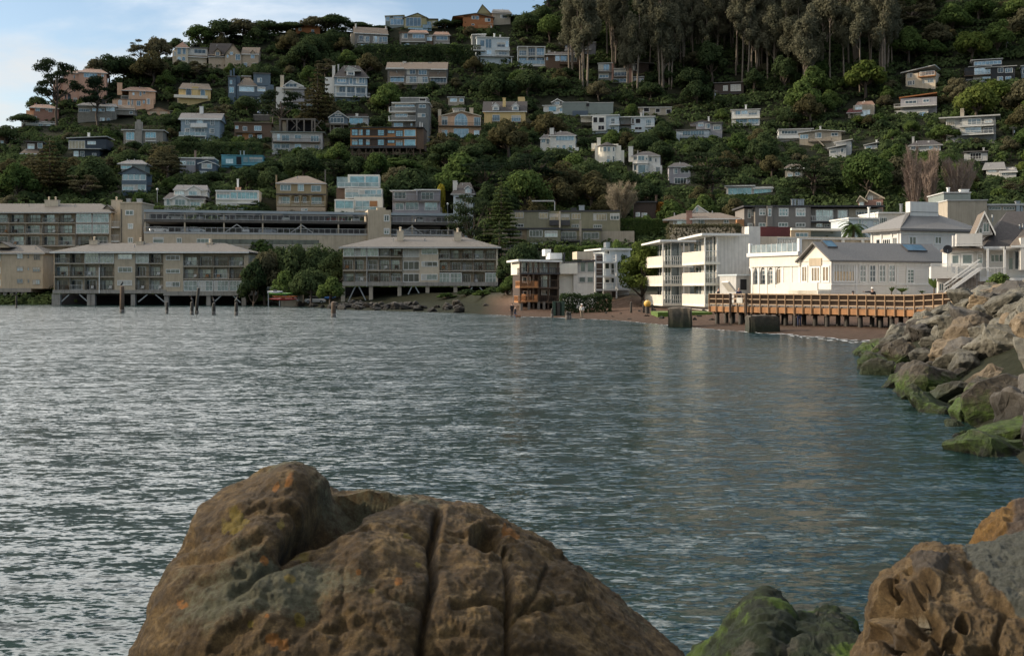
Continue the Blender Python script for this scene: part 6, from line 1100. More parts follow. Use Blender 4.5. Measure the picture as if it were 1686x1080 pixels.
def mk_round(key,leaf,R0=4.8,hh=8.5,n=3600,size=.5,seed=0,nc=24,cat='tree',name='tree',flat=.8,tr=2.2):
    random.seed(seed); cl=[]
    for i in range(nc):
        t=random.uniform(0,6.28); q=math.sqrt(random.random()); rr=random.uniform(.26,.42)*R0; z=tr+ (hh-tr)*(.25+.62*(1-q**2.0)*random.uniform(.6,1.)) 
        cl.append((R0*.74*q*math.cos(t),R0*.74*q*math.sin(t),z,rr,rr,rr*flat))
    tk=MB(); limb(None,tk,(0,0,-2.5),(random.uniform(-.4,.4),0,tr+1),.38,.26)
    for c in cl[:9]: limb(None,tk,(0,0,tr+.3),(c[0]*.9,c[1]*.9,c[2]),.17,.05)
    V,Q=leaves(cl,n,size); proto(key,(tk.V,tk.F,'bark'),[(V,Q,leaf)],None,hh,R0,cat,name)
mk_round('oak_dark','leaf_dark',4.8,8.5,seed=1); mk_round('oak_dark2','leaf_dark',5.4,7.5,4200,seed=2,nc=30,flat=.65); mk_round('oak_mid','leaf_mid',4.5,8.5,seed=3); mk_round('oak_mid2','leaf_mid',5.2,9.5,4000,seed=4,nc=28)
mk_round('oak_olive','leaf_olive',5,8.5,3600,seed=5); mk_round('bright','leaf_bright',4.2,7.5,3200,seed=6); mk_round('tall_dark','leaf_dark',4.2,12.5,4200,seed=7,nc=30); mk_round('tall_mid','leaf_mid',4.4,12,4200,seed=8,nc=30); mk_round('gold','leaf_gold',2.6,9,2600,.36,seed=9,nc=20); mk_round('autumn','leaf_autumn',2.4,5.5,2200,.32,seed=10,nc=16); mk_round('brown','leaf_brown',4.4,7.5,3200,seed=12)
mk_round('bush_mid','leaf_mid',2.2,3.0,1300,.34,seed=21,nc=12,cat='shrub',name='shrub',tr=.3); mk_round('bush_dark','leaf_dark',2.4,3.2,1300,.36,seed=22,nc=12,cat='shrub',name='shrub',tr=.3); mk_round('bush_olive','leaf_olive',2.3,2.8,1200,.34,seed=23,nc=12,cat='shrub',name='shrub',tr=.3)
def mk_cypress(key,leaf='leaf_cypress',hh=11,R0=6.5,n=4200,seed=31,lay=9,tr=4.,nt=1):
    random.seed(seed); cl=[]; tk=MB()
    for i in range(nt): limb(None,tk,(i*1.2-.6*(nt-1),0,-2.5),((i-.5*(nt-1))*2.2,0,tr+2.2),.45,.28,4,.5)
    for i in range(lay*3):
        z=tr+(hh-tr)*((i%lay)+random.random()*.6)/lay; q=R0*(.25+.75*math.sin(math.pi*(.22+.62*(z-tr)/(hh-tr))))*random.uniform(.35,.95); t=random.uniform(0,6.28); rr=random.uniform(1.2,2.3)*R0/6.5
        c=(q*math.cos(t),q*math.sin(t),z,rr*1.25,rr*1.25,rr*.30); cl.append(c); limb(None,tk,(0,0,tr*.7+ (z-tr)*.5),(c[0],c[1],c[2]-.2),.15,.04,3,.3)
    V,Q=leaves(cl,n,.42,up=.5,shell=.5); proto(key,(tk.V,tk.F,'bark'),[(V,Q,leaf)],None,hh,R0)
mk_cypress('cyp'); mk_cypress('cyp2',hh=13,R0=7.5,n=5200,seed=32,lay=10,tr=4.5,nt=2); mk_cypress('cyp_flat',hh=8.5,R0=6.5,n=3800,seed=33,lay=5,tr=4.2); mk_cypress('cyp_olive','leaf_olive',hh=9,R0=5.5,n=3600,seed=34,lay=6,tr=3.6)
def mk_conifer(key,leaf,hh,R0,n,seed,tiers=13,gap=.16,size=.4,tr=1.5,droop=.1):
    random.seed(seed); cl=[]; tk=MB(); tk.tube([(0,0,-2),(0,0,hh*.5),(0,0,hh)],[.3,.18,.03],7)
    for i in range(tiers):
        f=i/tiers; z=tr+(hh-tr)*f; rr=R0*(1-f)**.85+.25; nb=max(4,int(7*(1-f)+3))
        for k in range(nb):
            t=2*math.pi*k/nb+i*.7+random.uniform(-.2,.2); q=rr*random.uniform(.75,1.1)
            tk.tube([(0,0,z),(q*.6*math.cos(t),q*.6*math.sin(t),z-droop*q*.3),(q*math.cos(t),q*math.sin(t),z+.1)],[.07,.04,.015],4)
            for s in (.45,.78,1.0): cl.append((q*s*math.cos(t),q*s*math.sin(t),z-droop*q*s*.4+.05,q*.22+.12,q*.22+.12,.13+.05*q*gap*3))
    V,Q=leaves(cl,n,size,up=.3,shell=.3); proto(key,(tk.V,tk.F,'bark'),[(V,Q,leaf)],None,hh,R0)
mk_conifer('norfolk','leaf_conifer',24,4.3,12000,41,17,.1,.42,9.5); mk_conifer('conifer','leaf_cypress',15,4.2,5200,42,12,.3,.45); mk_conifer('conifer_brown','leaf_brown',12,4.2,4000,43,11,.3,.42,2.5); mk_conifer('conifer_small','leaf_dark',9,2.6,3200,44,11,.3,.34)
def mk_euc(key,hh,seed,n=6200,lean=1.):
    random.seed(seed); tk=MB(); cl=[]; ns=random.choice((1,2,2))
    for s in range(ns):
        bx=random.uniform(-.5,.5); tx=random.uniform(-2.2,2.2)*lean; ty=random.uniform(-1.5,1.5); hs=hh*random.uniform(.85,.97)
        pts=[(bx+tx*(i/6)**1.3+random.uniform(-.15,.15),ty*i/6,-3+(hs+3)*i/6) for i in range(7)]; tk.tube(pts,[.36,.31,.26,.2,.15,.09,.04],7)
        for k in range(13):
            f=random.uniform(.26,.93); z=hs*f; cx=bx+tx*f**1.3; cy=ty*f; t=random.uniform(0,6.28); ln=random.uniform(1.5,4.2)*(1.25-f); e=(cx+ln*math.cos(t),cy+ln*math.sin(t),z+ln*1.25+1.0)
            limb(None,tk,(cx,cy,z),e,.15,.03,3,.25); rr=random.uniform(1.1,2.3); cl.append((e[0],e[1],e[2],rr,rr,rr*1.15)); cl.append((e[0]*.6+cx*.4+random.uniform(-.6,.6),e[1],e[2]*.6+z*.4+.5,rr*.7,rr*.7,rr*.9))
        cl.append((bx+tx,ty,hs,1.5,1.5,2.2))
    V,Q=leaves(cl,n,.42,up=.1,shell=.35,asp=2.0); proto(key,(tk.V,tk.F,'bark_pale'),[(V,Q,'leaf_euc')],None,hh,3.2)
mk_euc('euc1',27,51); mk_euc('euc2',31,52,7000); mk_euc('euc3',24,53); mk_euc('euc4',29,54,6600); mk_euc('euc5',33,55,7000)
def mk_bare(key,hh,R0,seed,m='twig',upr=.55,n=900,tr=1.5):
    random.seed(seed); tk=MB(); tk.tube([(0,0,-2),(0,0,tr),(0,0,hh*.7)],[.28,.22,.06],6); 
    for i in range(34):
        z=tr+(hh*.7-tr)*random.random()**1.2; t=random.uniform(0,6.28); f=(z-tr)/(hh*.7-tr); q=R0*random.uniform(.6,1)*(1-.35*f); e=Vector((q*math.cos(t),q*math.sin(t),min(hh,z+q*upr*2.2+1.2))); tk.tube([(0,0,z),tuple(Vector((0,0,z)).lerp(e,.5)+Vector((0,0,-.2))),tuple(e)],[.09,.05,.02],4)
        for k in range(n//34):
            a=Vector((0,0,z)).lerp(e,random.uniform(.3,1)); d=Vector((random.uniform(-1,1),random.uniform(-1,1),random.uniform(.2,1.7)*upr*2)).normalized()*random.uniform(.5,1.5); tk.add([tuple(a),tuple(a+Vector((.07,.03,0))),tuple(a+d)],[(0,1,2)]); b_=a+d*.5; d2=Vector((random.uniform(-1,1),random.uniform(-1,1),random.uniform(.3,1))).normalized()*.6; tk.add([tuple(b_),tuple(b_+Vector((.06,.03,0))),tuple(b_+d2)],[(0,1,2)])
    proto(key,(tk.V,tk.F,m),[],None,hh,R0)
mk_bare('bare_round',7.5,4.6,61,'twig',.35,2600); mk_bare('bare_tall',12,1.9,62,'twig',1.3,2200); mk_bare('bare_grey',9,4.2,63,'twig_grey',.42,4200,1.0)
# ivy-ish climbing mass
mk_round('willow','leaf_bright',4.2,11.5,5200,.38,seed=71,nc=34,tr=1.0)
def inst(key,x,y,z,s,label,group=None,sz=None,rz=None,cat=None,name=None):
    P=PROTO[key]; r=empty(name or P['name'],(x,y,z),label,cat or P['cat'],group,random.uniform(0,6.28) if rz is None else rz); r.scale=(s,s,sz or s)
    if P['me'] is None:
        V,Fc,m=P['trunk']; t=mesh_obj('trunk',V,Fc,m,r,True); cs=[np_mesh('crown',V2,Q2,m2,r) for V2,Q2,m2 in P['crowns']]; P['me']=[t]+cs
    else:
        for o in P['me']: c=o.copy(); COL.objects.link(c); c.parent=r
    return r
TREES=[]   # key,x,y,z,s,sz,px,py,cat kind phrase
KP={'oak_dark':'round dark green tree','oak_dark2':'broad dark green tree','oak_mid':'round leafy green tree','oak_mid2':'full green tree','oak_olive':'olive green round tree','bright':'yellow green tree toned as sunlit','tall_dark':'tall dark green tree','tall_mid':'tall leafy green tree','gold':'slim golden green tree','autumn':'orange autumn tree','brown':'brownish green tree',
 'bush_mid':'small green shrub','bush_dark':'small dark shrub','bush_olive':'small olive shrub','cyp':'dark layered cypress','cyp2':'big twin trunked dark cypress','cyp_flat':'flat topped cypress','cyp_olive':'olive layered cypress','norfolk':'tiered star shaped conifer','conifer':'dark pointed conifer','conifer_brown':'brownish open conifer','conifer_small':'small pointed conifer',
 'euc1':'eucalyptus with pale trunk','euc2':'very tall pale trunked eucalyptus','euc3':'leaning pale eucalyptus','euc4':'tall thin eucalyptus','euc5':'towering pale trunked eucalyptus','bare_round':'bare pinkish brown tree','bare_tall':'bare upright poplar','bare_grey':'bare grey brown tree','willow':'light green ivy draped tree'}
def occl(x,y,z,r,h,tol=.34):
    px=CX+x/y*F; pb=HY-(z-H)/y*F; pt=HY-(z+h-H)/y*F; w=r*F/y; x0,x1=px-w*.9,px+w*.9
    for a,b,c,d,D in RECTS:
        if y<D+2.5:
            dx=max(0,min(x1,c)-max(x0,a)); 
            if dx<=3: continue
            lim=b+(d-b)*(1-tol)      # may cover the lowest part only
            if pt<lim and pb>b: return True
        elif y<D+13 and pb>b and pb<d+20 and x1-2>a and x0+2<c: return True
    return False
def put(key,px,py,s=1,D=None,sz=None,lab=None,rz=None,snap=True):
    """explicit tree: px,py = foot of the trunk in the photograph"""
    D=D or hillD(px,py); x=(px-CX)/F*D; z=tz(x,D); TREES.append(dict(k=key,x=x,y=D,z=z,s=s,sz=sz,lab=lab,rz=rz,px=px,py=HY-(z-H)/D*F))
def putT(key,px,ptop,h,D,lab=None,sc=1,rz=None):
    """explicit tree by the pixel height of its top"""
    x=(px-CX)/F*D; z=tz(x,D); zt=H+(HY-ptop)/F*D; hh=max(1.2,zt-z); P=PROTO[key]; sz=hh/P['h']; TREES.append(dict(k=key,x=x,y=D,z=z,s=h/(2*P['r'])*D/F,sz=sz,lab=lab,rz=rz,px=px,py=HY-(z-H)/D*F))
# explicit notable trees: key, px, top py, crown width in px, D
for a in [
 ('cyp_flat',92,98,78,372,'black flat topped cypress in front of the pink mansion on the skyline'),('cyp_flat',160,126,64,374,'flat topped green tree standing in front of the pink mansion facade'),
 ('conifer_brown',82,226,80,300,'large brown conifer hiding part of the black sided house'),('conifer_brown',523,108,62,372,'tall brown pine between the sweeping roofed white house and the blue porch house'),
 ('cyp_flat',462,148,66,366,'low spreading pine in front of the sweeping roofed white house'),('norfolk',825,287,60,243,'tiered star shaped conifer in front of the olive condominium block'),('cyp',775,318,78,246,'dark bushy cypress left of the star shaped conifer'),
 ('conifer_small',822,362,46,236,'small layered conifer at the foot of the star shaped conifer'),('gold',727,288,26,282,'narrow golden green tree beside the grey shingled house'),('cyp2',880,252,110,282,'big dark cypress with bare brown trunks above the olive condominium block'),
 ('cyp',800,262,76,290,'dark layered cypress left of the bare trunked cypress'),('bare_grey',1022,303,62,262,'bare grey brown tree behind the olive condominium block'),('autumn',1088,331,30,263,'orange autumn tree beside the dark timber cabin'),
 ('cyp2',1165,250,98,286,'dark cypress with open horizontal layers right of the taupe house'),('cyp2',1340,262,104,280,'wide dark cypress above the grey brown building'),('willow',1057,384,84,171,'light green ivy draped tree beside the white balcony apartments'),
 ('tall_mid',1022,385,46,182,'green leafy tree overhanging the white balcony stack'),('bare_tall',1504,247,40,244,'left one of the two bare upright poplars'),('bare_tall',1531,250,40,243,'right one of the two bare upright poplars'),('bare_round',1576,268,68,243,'round bare pinkish tree right of the poplars'),
 ('oak_dark',895,8,34,452,'dark ragged tree standing on the skyline left of the eucalyptus grove'),('oak_dark2',868,22,50,446,'dark round tree on the skyline below the ragged tree'),
 ('oak_mid2',1430,246,96,270,'wide domed green tree left of the bare poplars'),('oak_mid',1555,205,62,330,'dark leafy tree covering the left of the big dark grey house'),
 ('tall_dark',735,222,60,322,'tall dark green tree below the peach pediment house'),('tall_dark',775,228,56,318,'tall dark tree right of its twin below the peach pediment house'),('tall_mid',660,255,70,318,'leafy green tree growing under the stilted brown block'),('oak_mid2',620,248,50,310,'pale leafed green tree beside the stilts of the brown block'),
 ('oak_dark',445,264,64,318,'dark rounded tree below the turquoise house'),('cyp_olive',275,258,76,312,'olive layered tree right of the dark gabled glass house'),('cyp',548,262,56,312,'flat layered dark tree left of the stepped glass house'),
 ('oak_dark',490,400,70,238,'dark ivy covered tree in the middle between the waterfront apartment blocks'),('tall_dark',545,403,56,236,'dark tree touching the right waterfront apartment block'),('oak_olive',436,408,70,238,'brown green tree touching the left waterfront apartment block'),('oak_dark2',512,440,70,226,'low dark tree above the kayaks'),
 ('oak_mid',545,455,50,214,'bushy green tree above the white parked car'),('bush_mid',835,465,46,190,'green shrub on the beach left of the timber deck house'),('bush_mid',795,478,40,200,'low green shrub under the right waterfront apartment block'),
 ('tall_dark',838,405,44,214,'dark tree filling the gap left of the timber deck house'),('oak_dark2',862,398,70,205,'low dark tree behind the timber deck house roof'),('oak_mid',842,452,36,188,'bushy green tree beside the lower timber decks'),('bush_dark',812,478,34,206,'dark shrub under the right end of the right waterfront apartment block'),('bush_dark',770,482,40,212,'dark shrub among the braces of the right waterfront apartment block'),('bush_mid',735,484,36,214,'green shrub behind the shore rocks below the right waterfront apartment block'),
 ('tall_dark',418,412,56,236,'dark tree directly right of the left waterfront apartment block'),('oak_dark',462,404,70,243,'dark leafy tree against the parking structure wall'),('oak_dark2',525,401,80,244,'broad dark tree under the parking structure railing'),('oak_mid',470,446,56,230,'bushy green tree above the kayaks'),
 ]: putT(a[0],a[1],a[2],a[3],a[4],a[5])
random.seed(5)
# crest trees forming the skyline
for px,pt,w,k in [(10,205,46,'oak_dark'),(38,186,50,'oak_dark'),(62,158,40,'oak_dark2'),(178,88,46,'oak_dark'),(205,92,60,'oak_dark2'),(232,66,42,'cyp_olive'),(262,60,46,'oak_olive'),(290,62,40,'oak_dark'),(330,42,56,'oak_mid'),(365,32,60,'oak_dark2'),(400,30,60,'oak_olive'),(440,34,60,'oak_dark2'),(478,36,56,'oak_dark'),(520,26,60,'oak_olive'),(552,24,64,'oak_dark2'),(590,36,50,'oak_dark'),(628,42,40,'oak_dark'),(733,32,40,'oak_dark'),(752,34,44,'oak_dark2'),(845,26,50,'oak_dark2'),(215,110,60,'oak_dark'),(255,100,56,'oak_mid'),(160,95,44,'oak_olive'),(385,62,60,'cyp_flat')]:
    ar=float(np.interp(px,R_x,R_a)); D=float(np.interp(ar,A_T,D_T))-2; putT(k,px,pt,w,D)
# eucalyptus grove
for i in range(96):
    px=random.uniform(935,1480); py=random.uniform(40,150)+ (px-930)*.03; D=hillD(px,py); x=(px-CX)/F*D; z=tz(x,D)
    k=random.choice(['euc1','euc2','euc3','euc4','euc5']); s=random.uniform(.85,1.15)
    TREES.append(dict(k=k,x=x,y=D,z=z,s=s,sz=s*random.uniform(.95,1.25),lab=None,rz=None,px=px,py=py))
for px,py,k,s in [(1030,118,'euc5',1),(1085,128,'euc2',1.05),(1165,120,'euc5',.9),(1210,125,'euc1',1.1),(1232,135,'euc5',1.1),(1300,140,'euc4',1.1),(1410,100,'euc5',1),(1415,104,'euc2',1),(1265,132,'euc4',1.1),(1180,110,'euc4',1.),(1330,100,'euc5',1.),(1100,110,'euc1',1.2),(1000,100,'euc1',1.1),(960,80,'euc3',1.1),(1450,70,'euc2',1)]:
    D=hillD(px,py); x=(px-CX)/F*D; TREES.append(dict(k=k,x=x,y=D,z=tz(x,D),s=s,sz=s,lab=None,rz=None,px=px,py=py))
# fill
rnd=random.Random(99); n_try=0; cnt=0
def kind_for(px,py):
    u=rnd.random()
    if px>1330: return rnd.choice(['oak_mid','oak_mid2','bright','bright','oak_olive','oak_mid','cyp_olive','tall_mid','brown'] if py<330 else ['oak_mid','oak_olive','brown','oak_olive'])  # brighter leaf colours here paint in the sunlight on the right slope
    if px>930 and py<180: return rnd.choice(['oak_dark','tall_dark','oak_dark2','oak_olive'])
    if px>800: return rnd.choice(['oak_dark','oak_dark2','oak_mid','tall_dark','oak_mid2','brown','oak_dark'])
    return rnd.choice(['oak_dark','oak_dark2','oak_dark','oak_olive','oak_mid','brown','cyp_olive'])
while n_try<16000 and cnt<310:
    n_try+=1; px=rnd.uniform(-30,1716); py=rnd.uniform(15,405)
    ar=float(np.interp(px,R_x,R_a)); 
    if (HY-py)/F>ar-.004: continue
    if 930<px<1480 and py<120 and rnd.random()<.55: continue
    if py>385 and (px<1240): continue
    if 150<px<250 and py>318: continue
    if py>330 and px>1230: continue
    D=hillD(px,py); x=(px-CX)/F*D; z=tz(x,D); k=kind_for(px,py); P=PROTO[k]; 
    for s in (rnd.uniform(1.1,1.75),.85,.55):
        r=P['r']*s; h=P['h']*s
        if occl(x,D,z,r,h): continue
        if any((t['x']-x)**2+(t['y']-D)**2<((r+PROTO[t['k']]['r']*t['s'])*(.55 if t['k'][:3]!='euc' else .25))**2 for t in TREES): continue
        TREES.append(dict(k=k,x=x,y=D,z=z,s=s,sz=None,lab=None,rz=None,px=px,py=py)); cnt+=1; break
# shrubs tucked between the houses
cnt2=0; n_try=0
while n_try<9000 and cnt2<170:
    n_try+=1; px=rnd.uniform(-20,1706); py=rnd.uniform(60,400); ar=float(np.interp(px,R_x,R_a))
    if (HY-py)/F>ar-.006 or (py>345 and px>1230) or (py>370 and px<1240): continue
    D=hillD(px,py); x=(px-CX)/F*D; z=tz(x,D); k=rnd.choice(['bush_mid','bush_dark','bush_olive','bush_dark'] if px<1100 else ['bush_mid','bush_mid','bush_olive','bush_dark']); s=rnd.uniform(.8,1.5); P=PROTO[k]
    if occl(x,D,z,P['r']*s,P['h']*s,.3): continue
    if any((t['x']-x)**2+(t['y']-D)**2<((P['r']*s+PROTO[t['k']]['r']*t['s'])*.55)**2 for t in TREES): continue
    TREES.append(dict(k=k,x=x,y=D,z=z,s=s,sz=None,lab=None,rz=None,px=px,py=py)); cnt2+=1
print('TREES',len(TREES),cnt,cnt2)
# labels: kind + nearest landmark + order
def rel(t):
    c=[]
    for mx_,my_,m in MARKS: c.append((abs(mx_-t['px'])+1.4*abs(my_-t['py']),mx_,my_,m))
    d,mx_,my_,m=min(c); dx=t['px']-mx_; dy=t['py']-my_
    if abs(dx)>abs(dy)*1.3: w='right of' if dx>0 else 'left of'
    else: w='downhill of' if dy>0 else 'uphill of'
    return w,m
ORD=['leftmost','second from left','third from left','fourth from left','fifth from left','sixth from left','seventh from left','eighth from left','ninth from left','tenth from left','eleventh from left','twelfth from left','thirteenth from left','fourteenth from left','fifteenth from left']
gr={}
for t in TREES:
    if not t['lab']: w,m=rel(t); gr.setdefault(KP[t['k']]+f' {w} {m}',[]).append(t)
for l,ts in gr.items():
    ts.sort(key=lambda t:t['px'])
    for i,t in enumerate(ts):
        t['lab']=l if len(ts)==1 else l+(', left one' if i==0 else ', right one') if len(ts)==2 else l+', '+(ORD[i] if i<len(ORD) else f'number {i+1} from left')
def tgroup(t):
    if t['k'].startswith('euc'): return 'eucalyptus trees of the grove'
    if t['k'].startswith('bush'): return 'shrubs between the houses'
    return 'trees on the hillside'
NM={'euc':'eucalyptus_tree','cyp':'cypress_tree','con':'conifer_tree','nor':'conifer_tree','bar':'bare_tree'}
for t in TREES:
    random.seed(int(t['x']*10)+7); inst(t['k'],t['x'],t['y'],t['z']-.2,t['s'],t['lab'],tgroup(t),t['sz'],t['rz'],None,NM.get(t['k'][:3]))
# hedges
def hedge(label,x0,x1,yt,yb,D,dep=2.,leaf='leaf_mid',yaw=0,size=.26,dens=60):
    if D>230: D=hillD((x0+x1)/2,yb)
    a,_,zt=W3(x0,yt,D); c,_,zb=W3(x1,yb,D); cx=(a+c)/2; L_=c-a; h=zt-zb; g=min(zb,tz(cx,D)); r=empty('hedge',(cx,D,g),label,'hedge',None,R(yaw)); h0=zt-g
    n=int(dens*(L_*h0*1.2+L_*dep+dep*h0*2)); n=min(n,15000); k=rng.random(n); P=np.stack([rng.uniform(-L_/2,L_/2,n),rng.uniform(-dep/2,dep/2,n),rng.uniform(0,h0,n)],1)
    f=k<.5; P[f,1]=-dep/2; t=(k>=.5)&(k<.8); P[t,2]=h0; e=k>=.8; P[e,0]=np.where(rng.random(e.sum())<.5,-L_/2,L_/2)
    bump=fbm(P*.8+D,3,3); P[:,2]+=bump*.45*(P[:,2]/h0); P[:,1]+=bump*.5; P+=rng.normal(size=P.shape)*.12
    nn=rng.normal(size=(n,3)); nn[f,1]-=1.2; nn[t,2]+=1.2; nn/=np.linalg.norm(nn,axis=1)[:,None]; tt=np.cross(nn,rng.normal(size=(n,3))); tt/=np.linalg.norm(tt,axis=1)[:,None]; u=np.cross(nn,tt); s=size*rng.uniform(.6,1.3,(n,1))
    V=np.stack([P-tt*s*.6,P-u*s*.45,P+tt*s*.6,P+u*s*.45],1).reshape(-1,3); np_mesh('foliage',V,np.arange(4*n).reshape(n,4),leaf,r)
    q=MB(); k=max(2,int(L_/2.5))
    for i in range(k): x=-L_/2+L_*(i+.5)/k; q.tube([(x,0,-.6),(x,0,h0*.7)],[.08,.04],5)
    q.build('stem','bark',r)
hedge('clipped dark green hedge on the beach right of the timber deck house',924,1004,487,508,158,2.4,'leaf_dark'); hedge('long rounded hedge above the condominium roofs at the bungalow',998,1105,362,385,240,4,'leaf_mid'); hedge('long green hedge row under the white bay windowed house',560,632,272,296,322,4,'leaf_mid',0,.4,12)
hedge('long hedge on the ridge road below the grey and brown twin houses',600,790,77,106,405,5,'leaf_dark',0,.5,9); hedge('clipped hedge on the ridge left of the grey ridge roofed house',505,572,60,82,412,5,'leaf_dark',0,.5,9); hedge('hedge under the glass pavilion',1180,1280,323,338,262,3,'leaf_mid',0,.35,14)
hedge('long hedge above the white cottages on the left slope',265,430,236,262,330,4,'leaf_dark',0,.4,12); hedge('row of small shrubs in front of the white modernist house',360,425,340,347,293,1.5,'leaf_mid',0,.25,30); hedge('low hedge line above the parking deck canopy beside the white cottage',240,330,341,347,280,2,'leaf_mid',0,.25,24)
hedge('green mound of shrubs on the roof edge behind the white balcony stack',915,990,408,424,196,3,'leaf_mid'); hedge('wide hedge below the tan bungalow',1100,1215,372,400,205,4,'leaf_olive',0,.35,16)
# undergrowth covering the open slope
def undergrowth():
    N=12500; C=[]; r2=np.random.default_rng(4)
    px=r2.uniform(-60,1760,N*2); a=r2.uniform(.028,.31,N*2); ok=a<np.interp(px,R_x,R_a)+.004; px=px[ok][:N]; a=a[ok][:N]
    D=np.interp(a,A_T,D_T)*np.interp(px,K_x,K_v); x=(px-CX)/F*D; z=terr(x,D); r=r2.uniform(1.1,2.9,len(px))
    keep=[]
    for i in range(len(px)):
        if px[i]>1225 and HY-a[i]*F>395: continue
        for f in (1,.6,.35):
            if not occl(x[i],D[i],z[i],r[i]*1.1*f,r[i]*1.0*f,.30): r[i]*=f; keep.append(i); break
    x,D,z,r=x[keep],D[keep],z[keep],r[keep]; n=38; m=len(x); c=np.repeat(np.stack([x,D,z,r],1),n,0)
    d=r2.normal(size=(m*n,3)); d[:,2]=np.abs(d[:,2])+.1; d[:,1]-=.2; d/=np.linalg.norm(d,axis=1)[:,None]; P=c[:,:3]+d*c[:,3:4]*r2.uniform(.75,1.1,(m*n,1))*np.array([1.15,1.15,.85])
    nn=d+r2.normal(size=d.shape)*.32; nn/=np.linalg.norm(nn,axis=1)[:,None]; t=np.cross(nn,r2.normal(size=d.shape)); t/=np.linalg.norm(t,axis=1)[:,None]; u=np.cross(nn,t); s=(.34+.14*c[:,3:4])*r2.uniform(.6,1.2,(m*n,1))
    V=np.stack([P-t*s*.8,P-u*s*.6,P+t*s*.8,P+u*s*.6],1).reshape(-1,3); o=np_mesh('undergrowth',V,np.arange(4*m*n).reshape(-1,4),'leaf_under'); tag(o,'dense dark green bushes and ground cover filling the slope between the houses',None,None,'stuff')
leafm('leaf_under',(.026,.043,.020),(.076,.104,.042)); undergrowth()
# palms
def palm(label,px,ptop,D,R0):
    x,_,zt=W3(px,ptop,D); g=tz(x,D); r=empty('palm_tree',(x,D,g),label,'palm tree'); h=zt-g-R0*.35; MB().tube([(0,0,-1),(0,0,h*.5),(0,0,h)],[.28,.24,.22],8).build('trunk','bark',r); p=MB(); rr=random.Random(px)
    for i in range(34):
        t=rr.uniform(0,6.28); e=rr.uniform(-.5,1.1); L_=R0*rr.uniform(.8,1.15); pts=[Vector((0,0,h))+Vector((math.cos(t)*L_*u*math.cos(e*(1-u*.4)),math.sin(t)*L_*u*math.cos(e*(1-u*.4)),L_*(u*math.sin(e)-.75*u*u))) for u in [k/7 for k in range(8)]]
        sd=Vector((-math.sin(t),math.cos(t),0))
        for k in range(1,8):
            a=pts[k-1]; b=pts[k]
            for q in (0,.33,.66):
                c=a.lerp(b,q); w=R0*.26*(1-abs(k/7-.45))
                for s in (-1,1): p.add([tuple(c),tuple(c+(b-a)*.35),tuple(c+sd*s*w+(b-a)*.8+Vector((0,0,-.3*w)))],[(0,1,2)])
    p.build('crown','leaf_mid',r)
palm('bushy palm left of the white hip roofed inn',1405,362,170,2.6); palm('small palm in front of the cream pavilion wall',1358,378,168,1.7); palm('low spiky palm on the ridge of the white flat roofs',1340,380,169,1.5)
# banana plant and agaves in front of the restaurant
def spiky(label,px,py0,py1,D,n,wide,big=False):
    x,_,z0=W3(px,py1,D); zt=W3(px,py0,D)[2]; h=zt-z0; r=empty('potted_plant' if not big else 'banana_plant',(x,D,z0),label,'plant'); p=MB(); rr=random.Random(px)
    for i in range(n):
        t=rr.uniform(0,6.28); sp=wide*rr.uniform(.4,1); w=.09 if not big else .28; tip=Vector((math.cos(t)*sp,math.sin(t)*sp*.6,h*rr.uniform(.7,1))); mid=tip*.55+Vector((0,0,h*.12)); sd=Vector((-math.sin(t),math.cos(t),0))*w
        if big: sd=Vector((tip.z,0,-tip.x)).normalized()*w
        p.add([(0,0,h*.25 if big else 0),tuple(mid+sd),tuple(tip),tuple(mid-sd)],[(0,1,2,3)])
    p.build('leaf','leaf_mid',r); MB().tube([(0,0,-.3),(0,0,h*.4)],[.09,.06],6).build('stem','bark',r)
spiky('banana plant with broad leaves by the steps of the white deck house',1538,455,482,122,8,1.0,True); spiky('spiky agave against the restaurant front wall',1485,473,482,124,26,.9); spiky('pale ornamental grass beside the spiky agave',1468,471,482,124,20,.5); spiky('small dark spiky plant at the restaurant corner right end',1518,478,483,120,18,.5)
